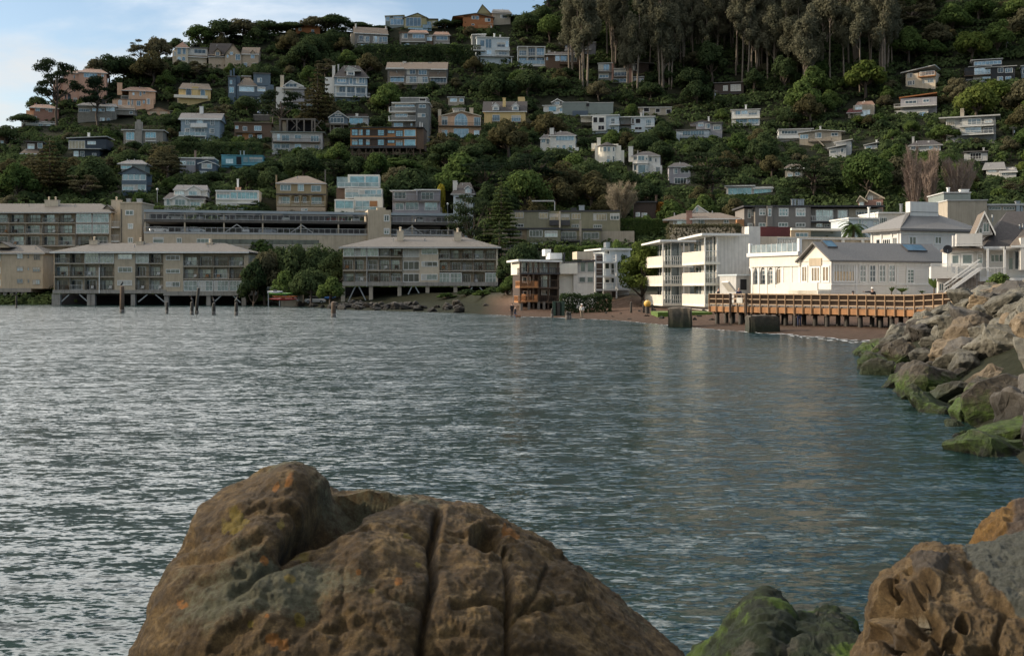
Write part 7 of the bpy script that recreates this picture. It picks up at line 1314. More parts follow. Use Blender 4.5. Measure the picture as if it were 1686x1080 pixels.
# ------------------------------------------------------------------ rocks
zmat('rock_grey',(.016,.024,.008),(.038,.036,.025),(.110,.102,.080),.15,1.5,scale=.9,amp=.45,bump=.14,bs=3.5)
zmat('rock_tan',(.020,.028,.010),(.06,.05,.034),(.165,.125,.08),.15,1.4,scale=.9,amp=.45,bump=.12,bs=4)
zmat('rock_orange',(.03,.04,.012),(.14,.08,.035),(.34,.175,.06),.1,1.2,scale=1.1,amp=.4,bump=.05,bs=4)
zmat('rock_moss',(.007,.008,.005),(.030,.052,.006),(.045,.038,.028),-.1,1.0,scale=2.4,amp=.9,bump=.12,bs=7,jit=.8)
zmat('rock_shore',(.010,.010,.008),(.025,.022,.018),(.062,.055,.046),.2,1.6,scale=1.2,amp=.4,bump=.05,bs=4)
def rock_mesh(seed,sub=3,elong=(1,.8,.65),rough=.1):
    rr=random.Random(seed); bm=bmesh.new()
    for i in range(15):
        d=Vector((rr.gauss(0,1),rr.gauss(0,1),rr.gauss(0,1))).normalized(); bm.verts.new((d.x*elong[0],d.y*elong[1],d.z*elong[2]))
    h=bmesh.ops.convex_hull(bm,input=bm.verts[:]); bmesh.ops.delete(bm,geom=[v for v in bm.verts if not v.link_faces],context='VERTS')
    bmesh.ops.bevel(bm,geom=bm.edges[:],offset=.045,segments=1,affect='EDGES',clamp_overlap=True); bmesh.ops.triangulate(bm,faces=bm.faces[:]); bmesh.ops.subdivide_edges(bm,edges=[e for e in bm.edges if e.calc_length()>.25],cuts=2,use_grid_fill=True); bmesh.ops.triangulate(bm,faces=bm.faces[:])
    bmesh.ops.subdivide_edges(bm,edges=[e for e in bm.edges if e.calc_length()>.16],cuts=1,use_grid_fill=False); bmesh.ops.triangulate(bm,faces=bm.faces[:]); bm.normal_update()
    P=np.array([v.co[:] for v in bm.verts]); n=fbm(P*1.6+seed,4,seed)*rough*1.1+fbm(P*3.3+seed,4,seed+5,.6,True)*rough*.8
    for v,k in zip(bm.verts,n): v.co+=v.normal*float(k)
    me=bpy.data.meshes.new('rock'); bm.to_mesh(me); bm.free(); return me
RM=[rock_mesh(100+i,elong=e) for i,e in enumerate([(1,.8,.65),(1,.75,.6),(1,.9,.75),(1,.6,.5),(1,.85,.8),(1,.7,.45),(1,.95,.6),(1,.8,.7),(1,.65,.65),(1,.9,.5)])]
RMM={}
def rock(x,y,z,s,m,label,group,rng_,flat=1.,rot=None):
    k=(rng_.randrange(len(RM)),m)
    if k not in RMM: me=RM[k[0]].copy(); me.materials.append(M[m]); RMM[k]=me
    o=bpy.data.objects.new('rock',RMM[k]); COL.objects.link(o); o.location=(x,y,z); o.scale=(s,s*rng_.uniform(.8,1.1),s*rng_.uniform(.75,1.1)*flat); o.rotation_euler=rot or (rng_.uniform(-.6,.6),rng_.uniform(-.6,.6),rng_.uniform(0,6.28)); tag(o,label,'rock',group); return o
rr=random.Random(77); RK=[]
def try_rock(x,y,s,sink=.15,gap=.62,**k):
    if any((x-q[0])**2+(y-q[1])**2<((s+q[2])*gap)**2 for q in RK): return False
    RK.append((x,y,s,sink,k)); return True
# embankment: explicit eye catchers first (px,py,D,size,material)
def rk(px,py,D,s,m,lab,flat=1,rot=None): x,y,z=W3(px,py,D); RK.append((x,y,s,0,dict(m=m,lab=lab,z=z,flat=flat,rot=rot)))
rk(1600,528,76,1.35,'rock_orange','slanting bright orange slab near the top of the rock embankment',.45,(.1,-.45,.3)); rk(1592,505,82,1.3,'rock_tan','large tan faceted boulder below the end of the boardwalk railing'); rk(1640,548,68,1.5,'rock_tan','big pale boulder right of the orange slab'); rk(1662,560,62,1.2,'rock_orange','rusty brown boulder leaning at the right edge of the embankment',.8)
rk(1545,533,82,1.6,'rock_grey','large grey sloping boulder at the upper left of the embankment'); rk(1520,575,76,1.5,'rock_grey','grey white boulder above the mossy rocks at the left tip'); rk(1570,560,74,1.4,'rock_grey','light grey veined boulder in the middle of the embankment')
rk(1487,566,82,.8,'rock_shore','dark wet boulder on the beach at the foot of the embankment'); rk(1560,655,41,.95,'rock_moss','flat mossy rock alone in the water off the embankment',.25); rk(1640,645,40,1.3,'rock_tan','pale topped boulder above the mossy block near the right edge'); rk(1625,672,37,1.35,'rock_moss','dark overhanging mossy block at the water edge',.6); rk(1665,715,30.5,1.2,'rock_moss','large bright moss covered boulder at the lower right of the embankment',.8)
rk(1458,590,65,.9,'rock_moss','bright mossy rock at the water tip of the embankment',.6); rk(1428,590,67,.7,'rock_moss','outermost small mossy rock touching the water',.5); rk(1490,605,60,1.0,'rock_moss','low bright green mossy rock behind the tip',.6); rk(1535,620,52,1.0,'rock_moss','mossy rock in the waterline row below the grey boulder',.6); rk(1480,583,68,1.3,'rock_moss','dark mossy boulder behind the outermost rocks',.7)
tries=0
while tries<14000 and len(RK)<213:
    tries+=1; y=rr.uniform(26,99); xw=float(np.interp(y,XW_y,XW_x)); d=rr.uniform(-.6,14); x=xw+d
    if x>y*.4575+1.0: continue
    s=rr.choice((.7,.9,1.05,1.25,1.45))*rr.uniform(.85,1.15)
    if y>88 and d<3: continue
    try_rock(x,y,s,.1,.48)
nE=len(RK)
zones=[]
for (x,y,s,sink,k) in RK:
    z=k.get('z'); g=tz(x,y); 
    if z is None: z=g+s*.05
    h=z; m=k.get('m')
    if not m: m='rock_moss' if h<.75 and rr.random()<.8 else rr.choice(['rock_grey','rock_grey','rock_grey','rock_tan','rock_shore'])
    zones.append((x,y,z,s,m,k.get('lab'),k.get('flat',1),k.get('rot')))
ADJ={'rock_moss':'mossy green rock','rock_grey':'grey angular boulder','rock_tan':'tan boulder','rock_shore':'dark brown boulder','rock_orange':'orange boulder'}
gr={}
for i,t in enumerate(zones):
    if t[5] is None:
        px=CX+t[0]/t[1]*F; py=HY-(t[2]-H)/t[1]*F; band='at the waterline' if t[2]<.7 else 'halfway up' if t[2]<2 else 'near the top'; col='beach end' if px<1520 else 'middle' if px<1610 else 'right end'
        sz='large' if t[3]>1.25 else 'small' if t[3]<.95 else 'middling'
        gr.setdefault(f'{sz} {ADJ[t[4]]} {band}, {col} of embankment',[]).append((px,i))
labs={}
for l,ts in gr.items():
    ts.sort()
    for j,(px,i) in enumerate(ts): labs[i]=l if len(ts)==1 else l+', '+(ORD[j] if j<len(ORD) else f'number {j+1} from left')
for i,t in enumerate(zones): rock(t[0],t[1],t[2],t[3],t[4],t[5] or labs[i],'rocks of the embankment',rr,t[6],t[7])
# dark riprap along the far shore
far=[]
for i in range(71):
    px=rr.choice([rr.uniform(410,560),rr.uniform(560,765),rr.uniform(560,765),rr.uniform(560,765)]); Wd=float(np.interp(px,W_x,W_v)); D=Wd+rr.uniform(-.5,22 if px>560 else 6); x=(px-CX)/F*D; far.append((px,D,x,tz(x,D),rr.uniform(.6,1.5)))
far.sort()
for i,(px,D,x,z,s) in enumerate(far):
    w='under the right waterfront apartment block' if px>560 else 'on the shore below the ivy trees' if px>400 else 'beside the block cut off at the left edge'
    rock(x,D,z+.1,s,'rock_shore',f'dark shore rock {w}, at the waterline','dark rocks along the far shore '+w,rr)
for px,py,s in [(1010,524,.35),(1022,522,.25),(1036,527,.3),(1053,521,.3),(1065,525,.4),(1075,520,.6),(1068,517,.5),(998,521,.3),(1090,528,.5),(1152,528,.5),(1162,524,.6),(1145,531,.4),(800,512,.7),(820,497,.9),(1172,532,.4)]:
    D=7866/(py-470)*.99; x,_,_=W3(px,py,D); rock(x,D,max(tz(x,D),.05),s,'rock_shore',f'small dark stone on the beach {"left of" if px<1100 else "right of"} the square concrete block' if px>900 else 'lone boulder on the beach under the right waterfront apartment block','stones scattered on the beach'+(' left' if px<900 else ' middle' if px<1100 else ' right'),rr)
# driftwood plank
x_,y_,z_=W3(1625,562,63); o=MB(); a=Vector(W3(1596,556,64)); c=Vector(W3(1655,568,61)); o.bar(tuple(a),tuple(c),.4,.28); o=o.build('timber_plank','bw_rail'); tag(o,'pale squared timber plank lying across the embankment rocks','plank')
x_,y_,z_=W3(1650,470,84)
for px,pt,w,D,lab in [(1645,448,52,92,'green shrub growing on top of the embankment by the white deck house porch'),(1618,475,26,90,'small shrub among the top rocks left of the embankment shrub')]:
    x,y,z=W3(px,pt+14,D); inst('bush_mid',x,y,max(tz(x,y)-.2,z-1.2),w/(4.4)*D/F,lab,None,None,0)
# ------------------------------------------------------------------ foreground boulders
def painted(name,layers,base,bs=30,bump=.006,rough=.85,spec=.25):
    """rock with stains: 'mask' colour attribute RGB = strengths of the layer colours (lichen patches modelled per vertex)"""
    m=bpy.data.materials.new(name); m.use_nodes=True; nt=m.node_tree; L=nt.links; p=nt.nodes['Principled BSDF']; p.inputs['Roughness'].default_value=rough; p.inputs['Specular IOR Level'].default_value=spec
    g=nd(nt,'ShaderNodeNewGeometry'); at=nd(nt,'ShaderNodeAttribute'); at.attribute_name='mask'; sp=nd(nt,'ShaderNodeSeparateColor'); L.new(at.outputs['Color'],sp.inputs[0])
    n=nd(nt,'ShaderNodeTexNoise'); n.inputs['Scale'].default_value=8; n.inputs['Detail'].default_value=14; n.inputs['Roughness'].default_value=.82; L.new(g.outputs['Position'],n.inputs['Vector'])
    cr=nd(nt,'ShaderNodeValToRGB'); cr.color_ramp.elements[0].position=.30; cr.color_ramp.elements[0].color=(*base[0],1); cr.color_ramp.elements[1].position=.70; cr.color_ramp.elements[1].color=(*base[2],1); e=cr.color_ramp.elements.new(.5); e.color=(*base[1],1); L.new(n.outputs['Fac'],cr.inputs[0]); last=cr.outputs[0]
    n2=nd(nt,'ShaderNodeTexNoise'); n2.inputs['Scale'].default_value=42; n2.inputs['Detail'].default_value=12; n2.inputs['Roughness'].default_value=.85; L.new(g.outputs['Position'],n2.inputs['Vector'])
    for i,c in enumerate(layers):
        a=nd(nt,'ShaderNodeMath',operation='MULTIPLY_ADD'); a.inputs[1].default_value=1.7; a.inputs[2].default_value=-.85; L.new(n2.outputs['Fac'],a.inputs[0])
        b=nd(nt,'ShaderNodeMath',operation='ADD'); L.new(sp.outputs[i],b.inputs[0]); L.new(a.outputs[0],b.inputs[1])
        mr=nd(nt,'ShaderNodeMapRange'); mr.inputs[1].default_value=.30; mr.inputs[2].default_value=.62; L.new(b.outputs[0],mr.inputs[0])
        mz=nd(nt,'ShaderNodeMath',operation='MULTIPLY'); mz.use_clamp=True; L.new(mr.outputs[0],mz.inputs[0]); k=nd(nt,'ShaderNodeMath',operation='MULTIPLY'); k.use_clamp=True; k.inputs[1].default_value=3; L.new(sp.outputs[i],k.inputs[0]); L.new(k.outputs[0],mz.inputs[1])
        mx=nd(nt,'ShaderNodeMix',data_type='RGBA'); L.new(mz.outputs[0],mx.inputs['Factor']); L.new(last,mx.inputs['A']); mx.inputs['B'].default_value=(*c,1); last=mx.outputs['Result']
    r2=nd(nt,'ShaderNodeMapRange'); r2.inputs[1].default_value=.3; r2.inputs[2].default_value=.7; r2.inputs[3].default_value=.25; r2.inputs[4].default_value=1.75; L.new(n2.outputs['Fac'],r2.inputs[0]); mx=nd(nt,'ShaderNodeVectorMath',operation='SCALE'); L.new(last,mx.inputs[0]); L.new(r2.outputs[0],mx.inputs['Scale']); L.new(mx.outputs[0],p.inputs['Base Color'])
    n3=nd(nt,'ShaderNodeTexNoise'); n3.inputs['Scale'].default_value=bs; n3.inputs['Detail'].default_value=14; n3.inputs['Roughness'].default_value=.88; L.new(g.outputs['Position'],n3.inputs['Vector'])
    b=nd(nt,'ShaderNodeBump'); b.inputs['Distance'].default_value=bump; L.new(n3.outputs['Fac'],b.inputs['Height']); L.new(b.outputs[0],p.inputs['Normal']); M[name]=m
def segd(PX,PY,poly):
    best=np.full(PX.shape,1e9)
    for (x0,y0),(x1,y1) in zip(poly[:-1],poly[1:]):
        dx,dy=x1-x0,y1-y0; t=np.clip(((PX-x0)*dx+(PY-y0)*dy)/(dx*dx+dy*dy),0,1); best=np.minimum(best,np.hypot(PX-x0-t*dx,PY-y0-t*dy))
    return best
def big_rock(name,label,m,outl,D,zb,rf,rb,nx,nt_,disp,mask,pw=.62,cat='boulder',KX=680,end=.3,fix=None):
    xs=[p[0] for p in outl]; ys=[p[1] for p in outl]; u=np.linspace(0,1,nx); px=xs[0]+(xs[-1]-xs[0])*u; top=np.interp(px,xs,ys)
    if fix is not None: top=top+fix
    k=np.ones(9)/9; topp=np.pad(top,4,mode='edge'); top=np.convolve(topp,k,'valid')
    kx=(KX-CX)/F; X=(px-CX)/F*D; ZT=H+(HY-top)/F*D; e=np.sqrt(np.clip(1-np.abs(2*u-1)**2.6,0,1)); e=end+(1-end)*e
    th=np.linspace(0,math.pi,nt_); V=np.zeros((nt_,nx,3))
    s=np.sin(th)**pw; c=np.cos(th); r=np.where(c>0,rf,rb)
    V[:,:,1]=D-(np.sign(c)*np.abs(c)**.9*r)[:,None]*e[None,:]; V[:,:,0]=X[None,:]+(V[:,:,1]-D)*kx; V[:,:,2]=zb+(np.maximum(ZT,zb+.02)[None,:]-zb)*s[:,None]
    # round off the two ends in x
    P=V.reshape(-1,3); 
    def normals(V):
        a=np.gradient(V,axis=1); b=np.gradient(V,axis=0); n=np.cross(a,b); n/=np.linalg.norm(n,axis=2)[:,:,None]+1e-9; return -n if n[nt_//3,nx//2,1]>0 else n
    n=normals(V).reshape(-1,3)
    PX=CX+P[:,0]/P[:,1]*F; PY=HY-(P[:,2]-H)/P[:,1]*F; front=P[:,1]<D+.02
    d=disp(P,PX,PY,front); P2=P+n*d[:,None]
    if fix is None:
        QX=CX+P2[:,0]/P2[:,1]*F; QY=HY-(P2[:,2]-H)/P2[:,1]*F; bn=np.linspace(px[0],px[-1],61); ix=np.clip(np.digitize(QX,bn)-1,0,59); mn=np.full(60,1e9); np.minimum.at(mn,ix,QY)
        bc=(bn[1:]+bn[:-1])/2; df=np.where(mn<1e8,np.interp(bc,xs,ys)-mn,0); df=np.clip(df,-25,60); df=np.convolve(np.pad(df,2,mode='edge'),np.ones(5)/5,'valid'); 
        return big_rock(name,label,m,outl,D,zb,rf,rb,nx,nt_,disp,mask,pw,cat,KX,end,np.interp(px,bc,df))
    i,j=np.meshgrid(np.arange(nx-1),np.arange(nt_-1)); a=(j*nx+i).ravel(); Q=np.stack([a,a+1,a+1+nx,a+nx],1)
    org=np.array([X.mean(),D,zb]); r_=np_mesh(name,P2-org,Q,m,None,True); r_.location=org; tag(r_,label,cat)
    mk=mask(P2,PX,PY,front,d); ca=r_.data.color_attributes.new('mask','FLOAT_COLOR','POINT'); ca.data.foreach_set('color',np.concatenate([mk,np.ones((len(mk),1))],1).astype(np.float32).ravel())
    return r_
painted('boulder_brown',[(.095,.092,.055),(.15,.11,.018),(.24,.10,.02)],[(.014,.009,.005),(.085,.053,.020),(.26,.172,.068)],22,.035)
sm=lambda x,a,b: np.clip((x-a)/(b-a),0,1)**2*(3-2*np.clip((x-a)/(b-a),0,1))
G=lambda d,w: np.exp(-(d/w)**2)
def disp1(P,PX,PY,fr):
    Q=P*np.array([1,1,1.15]); warp=np.stack([fbm(P*2.2,3,8),fbm(P*2.2+9,3,9),fbm(P*2.2+5,3,10)],1)*.12
    crk=fbm((Q+warp)*2.6+7,5,12,.6,True); d=fbm(Q*1.5+3,4,1)*.045+fbm((Q+warp)*3.6,5,2,.55,True)*.011-.06*np.clip(crk-.48,0,1)+fbm(Q*9,5,14,.6,True)*.006+fbm(Q*13,4,3,.6)*.010+fbm(Q*45,3,4,.6)*.006
    # layered bedding ridges running up to the right
    s=(PX*.55+PY*1.0)/34+fbm(P*3,3,6)*1.6; d+=.010*np.abs(np.sin(s))*sm(760-PX,0,200)
    f=fr.astype(float)
    cr1=segd(PX,PY,[(640,800),(585,822),(540,845),(500,872),(470,900)]); d-=f*.075*G(cr1,26)*sm(PX,430,540); d-=f*.05*G(cr1,9)
    d+=f*.05*G(segd(PX,PY,[(480,800),(540,800),(590,790)]),34)
    cr2=segd(PX,PY,[(722,850),(712,900),(716,950),(706,990),(690,1075)]); d-=f*(.05*G(cr2,6)+.008*G(cr2,22))
    cr3=segd(PX,PY,[(838,890),(836,930),(842,985),(838,1090)]); d-=f*(.04*G(cr3,5)+.007*G(cr3,20))
    h=np.hypot((PX-803)/23,(PY-882)/19)*(1+.35*fbm(P*14,3,77)); d-=f*.15*np.exp(-h**3*.8); d+=f*.022*np.exp(-((h-1.35)/.35)**2)
    for pl,w,a in (([(850,905),(900,940),(960,985),(1030,1060)],7,.02),([(745,1000),(800,985),(870,1000),(960,990)],5,.016),([(640,985),(700,1000)],5,.012),([(905,930),(880,985),(840,1020)],4,.012),([(735,835),(728,870),(722,900)],12,-.012),([(520,905),(440,930),(380,975)],6,.015),([(300,930),(360,915),(430,885)],7,.018),([(330,960),(400,940)],6,.014)):
        d-=f*a*G(segd(PX,PY,pl),w)
    return d
def mask1(P,PX,PY,fr,d):
    g=fbm(P*3.1+4,4,20); m=np.zeros((len(P),3)); m[:,0]=np.clip(.07+g*1.3+.35*G(np.hypot(PX-470,PY-960),150)+.3*G(np.hypot(PX-560,PY-860),70)-.55*sm(PX,660,760)-.3*sm(PX-PY*.2,700,900)*0,0,1)
    m[:,1]=np.clip(fbm(P*5+8,3,25)*1.6-.30,0,.7)*(PX<560)*(PY<905)
    for x,y,r,c in [(470,812,7,2),(452,812,5,2),(436,915,9,2),(656,958,8,2),(302,995,9,2),(386,864,16,1),(478,948,11,1),(492,1018,9,1),(440,1018,5,2),(448,1058,14,2),(466,1065,12,2),(412,1026,7,1),(848,872,14,2),(835,866,8,2),(690,925,6,1),(462,860,8,1),(370,862,12,1),(390,850,14,1),(612,972,6,1),(495,1025,8,1),(505,895,14,1),(405,855,8,1),(735,835,5,1),(672,875,8,1),(590,945,5,2)]:
        m[:,c]=np.maximum(m[:,c],fr*1.0*np.exp(-(np.hypot(PX-x,PY-y)/r)**4)*(.75+.5*vnoise(P*60,3)))
    return np.clip(m,0,1)
big_rock('boulder','huge brown lichen spotted boulder with deep cracks and a dark hole in the foreground','boulder_brown',
 [(200,1180),(214,1080),(240,1020),(262,960),(283,925),(290,888),(312,868),(322,838),(352,805),(400,785),(425,770),(462,765),(498,771),(530,784),(548,790),(600,788),(632,800),(655,808),(735,822),(762,822),(790,828),(830,846),(870,870),(930,905),(965,938),(1010,970),(1060,1010),(1100,1045),(1140,1082),(1200,1150)],3.15,2.35,.95,.8,760,420,disp1,mask1)
# mossy rocks
painted('boulder_moss',[(.042,.070,.008),(.010,.016,.005),(.04,.038,.028)],[(.004,.005,.003),(.010,.015,.005),(.026,.040,.010)],60,.014,.75,.18)
def disp2(P,PX,PY,fr):
    Q=P*np.array([1,1,.8]); return fbm(Q*1.6+31,4,31)*.13+fbm(Q*6,4,32,.6,True)*.035+fbm(Q*np.array([26,26,11]),4,33,.65)*.02
def mask2(P,PX,PY,fr,d):
    m=np.zeros((len(P),3)); m[:,0]=np.clip(.18+fbm(P*5+6,5,35)*1.6+.25*sm(1260-PX,0,80),0,1); m[:,1]=np.clip(.3+fbm(P*5+1,3,36),0,1); m[:,2]=np.clip(fbm(P*4+3,4,37)*1.6-.35,0,1); return m
big_rock('boulder','glistening green weed covered rock at the bottom between the brown boulder and the orange rock','boulder_moss',[(1105,1140),(1132,1080),(1150,1052),(1172,1032),(1200,1010),(1222,988),(1243,972),(1262,967),(1285,970),(1298,985),(1312,992),(1340,996),(1372,1003),(1392,1012),(1404,1030),(1412,1048),(1440,1110)],5.2,2.0,.9,.7,300,220,disp2,mask2,KX=1250)
big_rock('boulder','low dark green mossy rock at the bottom edge beside the orange honeycombed rock','boulder_moss',[(1262,1140),(1285,1085),(1300,1066),(1320,1056),(1360,1049),(1400,1046),(1430,1050),(1470,1100)],4.5,2.2,.6,.5,200,140,disp2,mask2,KX=1350)
# honeycombed orange sandstone
painted('boulder_sand',[(.065,.068,.055),(.07,.056,.042),(.15,.13,.09)],[(.026,.017,.008),(.105,.068,.030),(.21,.15,.075)],34,.02)
PITS=[(1462,958,22,26),(1460,1002,20,22),(1493,1000,30,20),(1530,965,14,10),(1528,1034,26,18),(1515,985,10,20),(1497,938,14,12),(1560,1060,20,14),(1455,1045,20,14),(1480,1065,16,13),(1428,1052,12,16),(1505,1062,12,10),(1585,1030,10,14),(1450,925,8,8),(1418,1075,10,8),(1540,1078,12,8),(1475,975,10,8),(1512,1015,9,9),(1620,1070,26,9)]
def disp3(P,PX,PY,fr):
    f=fr.astype(float); d=fbm(P*2+41,4,41)*.03+fbm(P*7,4,42,.55,True)*.014+fbm(P*30,4,43,.65)*.014
    w=fbm(P*9,3,44)*3.5
    for x,y,a,b in PITS:
        h=np.hypot((PX-x+w)/a,(PY-y+w*.8)/b); d-=f*.040*(min(a,b)/16)*np.exp(-h**4*.8)*1.25; d+=f*.010*np.exp(-((h-1.25)/.22)**2)
    band=segd(PX,PY,[(1585,900),(1600,950),(1620,990),(1700,1010)]); d-=f*.02*G(band,10)
    d+=f*.018*np.exp(-(np.hypot((PX-1530)/32,(PY-925)/24))**4)*(1+.6*fbm(P*22,4,45,.6,True))
    h=segd(PX,PY,[(1655,1005),(1640,1050),(1650,1080)]); d-=f*.02*G(h,5)
    return d
def mask3(P,PX,PY,fr,d):
    m=np.zeros((len(P),3)); g=fbm(P*4,3,47)*14
    m[:,0]=sm(PX+g-.9*(PY-900),1572,1590)*sm(1012-PY+g*.6,0,14); 
    m[:,1]=np.clip(.95*np.exp(-(np.hypot((PX-1530)/34,(PY-925)/26))**4)*fr+np.clip(-fbm(P*5,4,48)*1.2-.35,0,.6),0,1)
    m[:,2]=np.clip(.7*np.exp(-(np.hypot((PX-1493)/27,(PY-1000)/17))**4)*fr+np.clip(fbm(P*6+2,4,49)*1.3-.5,0,.5),0,1); return m
big_rock('boulder','orange sandstone rock with honeycomb pits and a grey smooth top at the lower right corner','boulder_sand',[(1390,1150),(1404,1080),(1410,1050),(1425,1030),(1436,1022),(1440,985),(1447,945),(1462,930),(1478,932),(1487,912),(1508,906),(1520,895),(1545,893),(1562,899),(1600,897),(1640,886),(1686,873),(1740,862),(1800,868),(1880,960),(1900,1150)],2.75,2.75,.62,.7,620,360,disp3,mask3,.55,KX=1470)
painted('boulder_gold',[(.07,.05,.035),(.03,.02,.012),(.2,.15,.09)],[(.04,.022,.007),(.125,.068,.017),(.21,.13,.04)],30,.02)
def disp4(P,PX,PY,fr): s=(PX*.6+PY)/16+fbm(P*3,3,6)*2; return fbm(P*1.8+51,4,51)*.09+fbm(P*6,5,52,.6,True)*.04+.018*np.abs(np.sin(s))+fbm(P*30,3,53)*.008
def mask4(P,PX,PY,fr,d):
    m=np.zeros((len(P),3)); m[:,0]=np.clip(sm(PX+.5*(PY-840),1660,1690)+fbm(P*4,3,55)*.6,0,1); m[:,1]=np.clip(fbm(P*5,3,56)*1.3-.1,0,1); m[:,2]=np.clip(fbm(P*7,3,57)*1.3-.4,0,1); return m
big_rock('boulder','rough orange gold rock behind the honeycombed rock at the right edge','boulder_gold',[(1570,930),(1590,893),(1602,880),(1608,868),(1622,850),(1640,838),(1660,828),(1690,820),(1740,815),(1800,850),(1850,950)],4.6,2.4,.6,.6,260,180,disp4,mask4,KX=1630)
# ------------------------------------------------------------------ pilings, birds, buoy
def piling(px,yt,yb,label,r=.2,lean=0,D=None):
    D=D or 7866/(yb-470); x,_,zt=W3(px,yt,D); o=empty('mooring_pile',(x,D,0),label,'mooring pile','old piles standing in the water'); MB().tube([(0,0,-1.5),(lean*.3,0,zt*.4),(lean,.1*r,zt-.1),(lean,0,zt)],[r*1.1,r*1.05,r*.95,r*.7],10).build('post','pile_dark' if r<.3 else 'timber',o,True)
    MB().tube([(lean*.3,0,-.4),(lean*.35,0,.5)],[r*1.14,r*1.1],10).build('tide_band','concrete_dark',o,True); return x+lean,D,zt
PL=[(27,487,507,'short pile farthest left in front of the block cut off at the left edge',.17,0),(201,471,515,'tall thick pile in front of the left apartment block with a bird on top',.34,0),(275,497,516,'pile right of the tall thick pile',.2,0),(316,497,518,'pile with a preening bird just left of the leaning tall pile',.24,0),(323,474,517,'leaning tall pale pile right beside the bird pile',.22,.35),(352,499,518,'pile in the row right of the leaning tall pile',.24,0),(389,498,519,'pile with a bird below the right corner of the left apartment block',.24,0),(549,497,522,'double topped pile alone left of the right apartment block',.3,0),
 (909,508,523,'thin dark pile at the water edge by the green buoy posts',.14,0),(934,513,526,'left one of two stubby piles in front of the beach',.2,0),(938,514,526,'right one of two stubby piles in front of the beach',.2,0),(1039,497,519,'thin pile on the beach left of the square concrete block',.14,0),(1060,495,518,'second thin pile on the beach left of the square concrete block',.14,0),(1074,501,516,'short post right of the yellow buoy',.14,0)]
PT=[piling(*a,D=(150 if a[0]>1000 else None)) for a in PL]
def bird(label,p,face=1,up=.0,c='trim_dark'):
    x,y,z=p; r=empty('bird',(x,y,z),label,'bird'); b=MB(); b.tube([(-.22*face,0,.10),(-.12*face,0,.22),(.0,0,.38),(.08*face,0,.52),(.05*face,0,.66),(.10*face,0,.78),(.16*face,0,.80)],[.03,.10,.14,.10,.05,.055,.03],10); b.build('body',c,r,True); MB().tube([(.14*face,0,.80),(.34*face,0,.76)],[.025,.008],6).build('beak','bw_rail',r)
    for s in(-.05,.05): MB().tube([(0,s,0),(0,s,.26)],[.015,.02],5).build('leg','timber',r)
    for s in(-1,1): MB().tube([(.02*face,s*.11,.5),(-.10*face,s*.14,.3),(-.26*face,s*.08,.08)],[.05,.06,.015],6).build('wing',c,r,True)
bird('small dark bird perched on the tall thick pile',PT[1]); bird('dark cormorant perched on the pile left of the leaning tall pile',PT[3],-1); bird('dark cormorant perched on the pile right of the leaning tall pile',PT[5],-1); bird('pale chested bird perched on the pile at the right corner of the left apartment block',PT[6],1,c='grey_stone'); bird('small bird perched on the short pile farthest left',PT[0])
x,_,_=W3(1066,500,148); z=W3(1066,500,148)[2]; r=empty('buoy',(x,148,tz(x,148)),'round yellow buoy standing on a dark post on the beach','buoy'); mat('buoy_yellow',(.62,.38,.08),.5,.2); 
p=MB(); bm=bmesh.new(); bmesh.ops.create_uvsphere(bm,u_segments=14,v_segments=10,radius=.46); p.V=[(v.co.x,v.co.y,v.co.z+z-r.location.z) for v in bm.verts]; p.F=[tuple(v.index for v in f.verts) for f in bm.faces]; bm.free(); p.build('float','buoy_yellow',r,True); MB().tube([(0,0,-.5),(0,0,z-r.location.z-.35)],[.3,.26],10).build('post','pile_dark',r)
MB().tube([(-.0,0,z-r.location.z+.4),(0,0,z-r.location.z+.6)],[.06,.06],6).build('lifting_eye','trim_dark',r)
# dolphin of green piles
b=B('pile_cluster','cluster of green banded timber piles at the beach below the timber deck house','pile cluster',v9,440,935,152,0,z=0)
for i,x in enumerate((415,425,436,448,460,470,482)): o=b.pole(x,838+(i%2)*6,935,.4,'pile_dark' if i%2 else 'pile_green',(i%3)*.4,'pile',True)
# ------------------------------------------------------------------ people
mat('skin',(.42,.26,.19),.6,.05); mat('hair_dark',(.03,.02,.015),.7,.2)
for n,c in (('black',(.02,.02,.025)),('navy',(.03,.04,.09)),('grey',(.16,.16,.17)),('white',(.70,.68,.64)),('jeans',(.07,.10,.17)),('khaki',(.25,.21,.15)),('green',(.05,.08,.05))): mat('cloth_'+n,c,.9,.15)
def skinned(name,chain_list,m,parent,sub=1):
    """chain_list: list of (points, radii); first point of later chains joins the nearest existing vertex"""
    V=[];E=[];Rr=[]
    for ch,rs in chain_list:
        p0=Vector(ch[0]); st=None
        for i,v in enumerate(V):
            if (Vector(v)-p0).length<1e-4: st=i
        if st is None: V.append(tuple(ch[0])); Rr.append(rs[0]); st=len(V)-1
        prev=st
        for p,r in zip(ch[1:],rs[1:]): V.append(tuple(p)); Rr.append(r); E.append((prev,len(V)-1)); prev=len(V)-1
    me=bpy.data.meshes.new(name); me.from_pydata(V,E,[]); o=bpy.data.objects.new(name,me); COL.objects.link(o); o.parent=parent
    md=o.modifiers.new('skin','SKIN'); 
    sv=me.skin_vertices[0].data if me.skin_vertices else None
    if sv is None:
        bm=bmesh.new(); bm.from_mesh(me); bm.verts.layers.skin.verify(); bm.to_mesh(me); bm.free(); sv=me.skin_vertices[0].data
    for i,r in enumerate(Rr): sv[i].radius=(r,r); sv[i].use_root=(i==0)
    s=o.modifiers.new('sub','SUBSURF'); s.levels=sub; s.render_levels=sub; me.materials.append(M[m]); md.use_smooth_shade=True
    return o
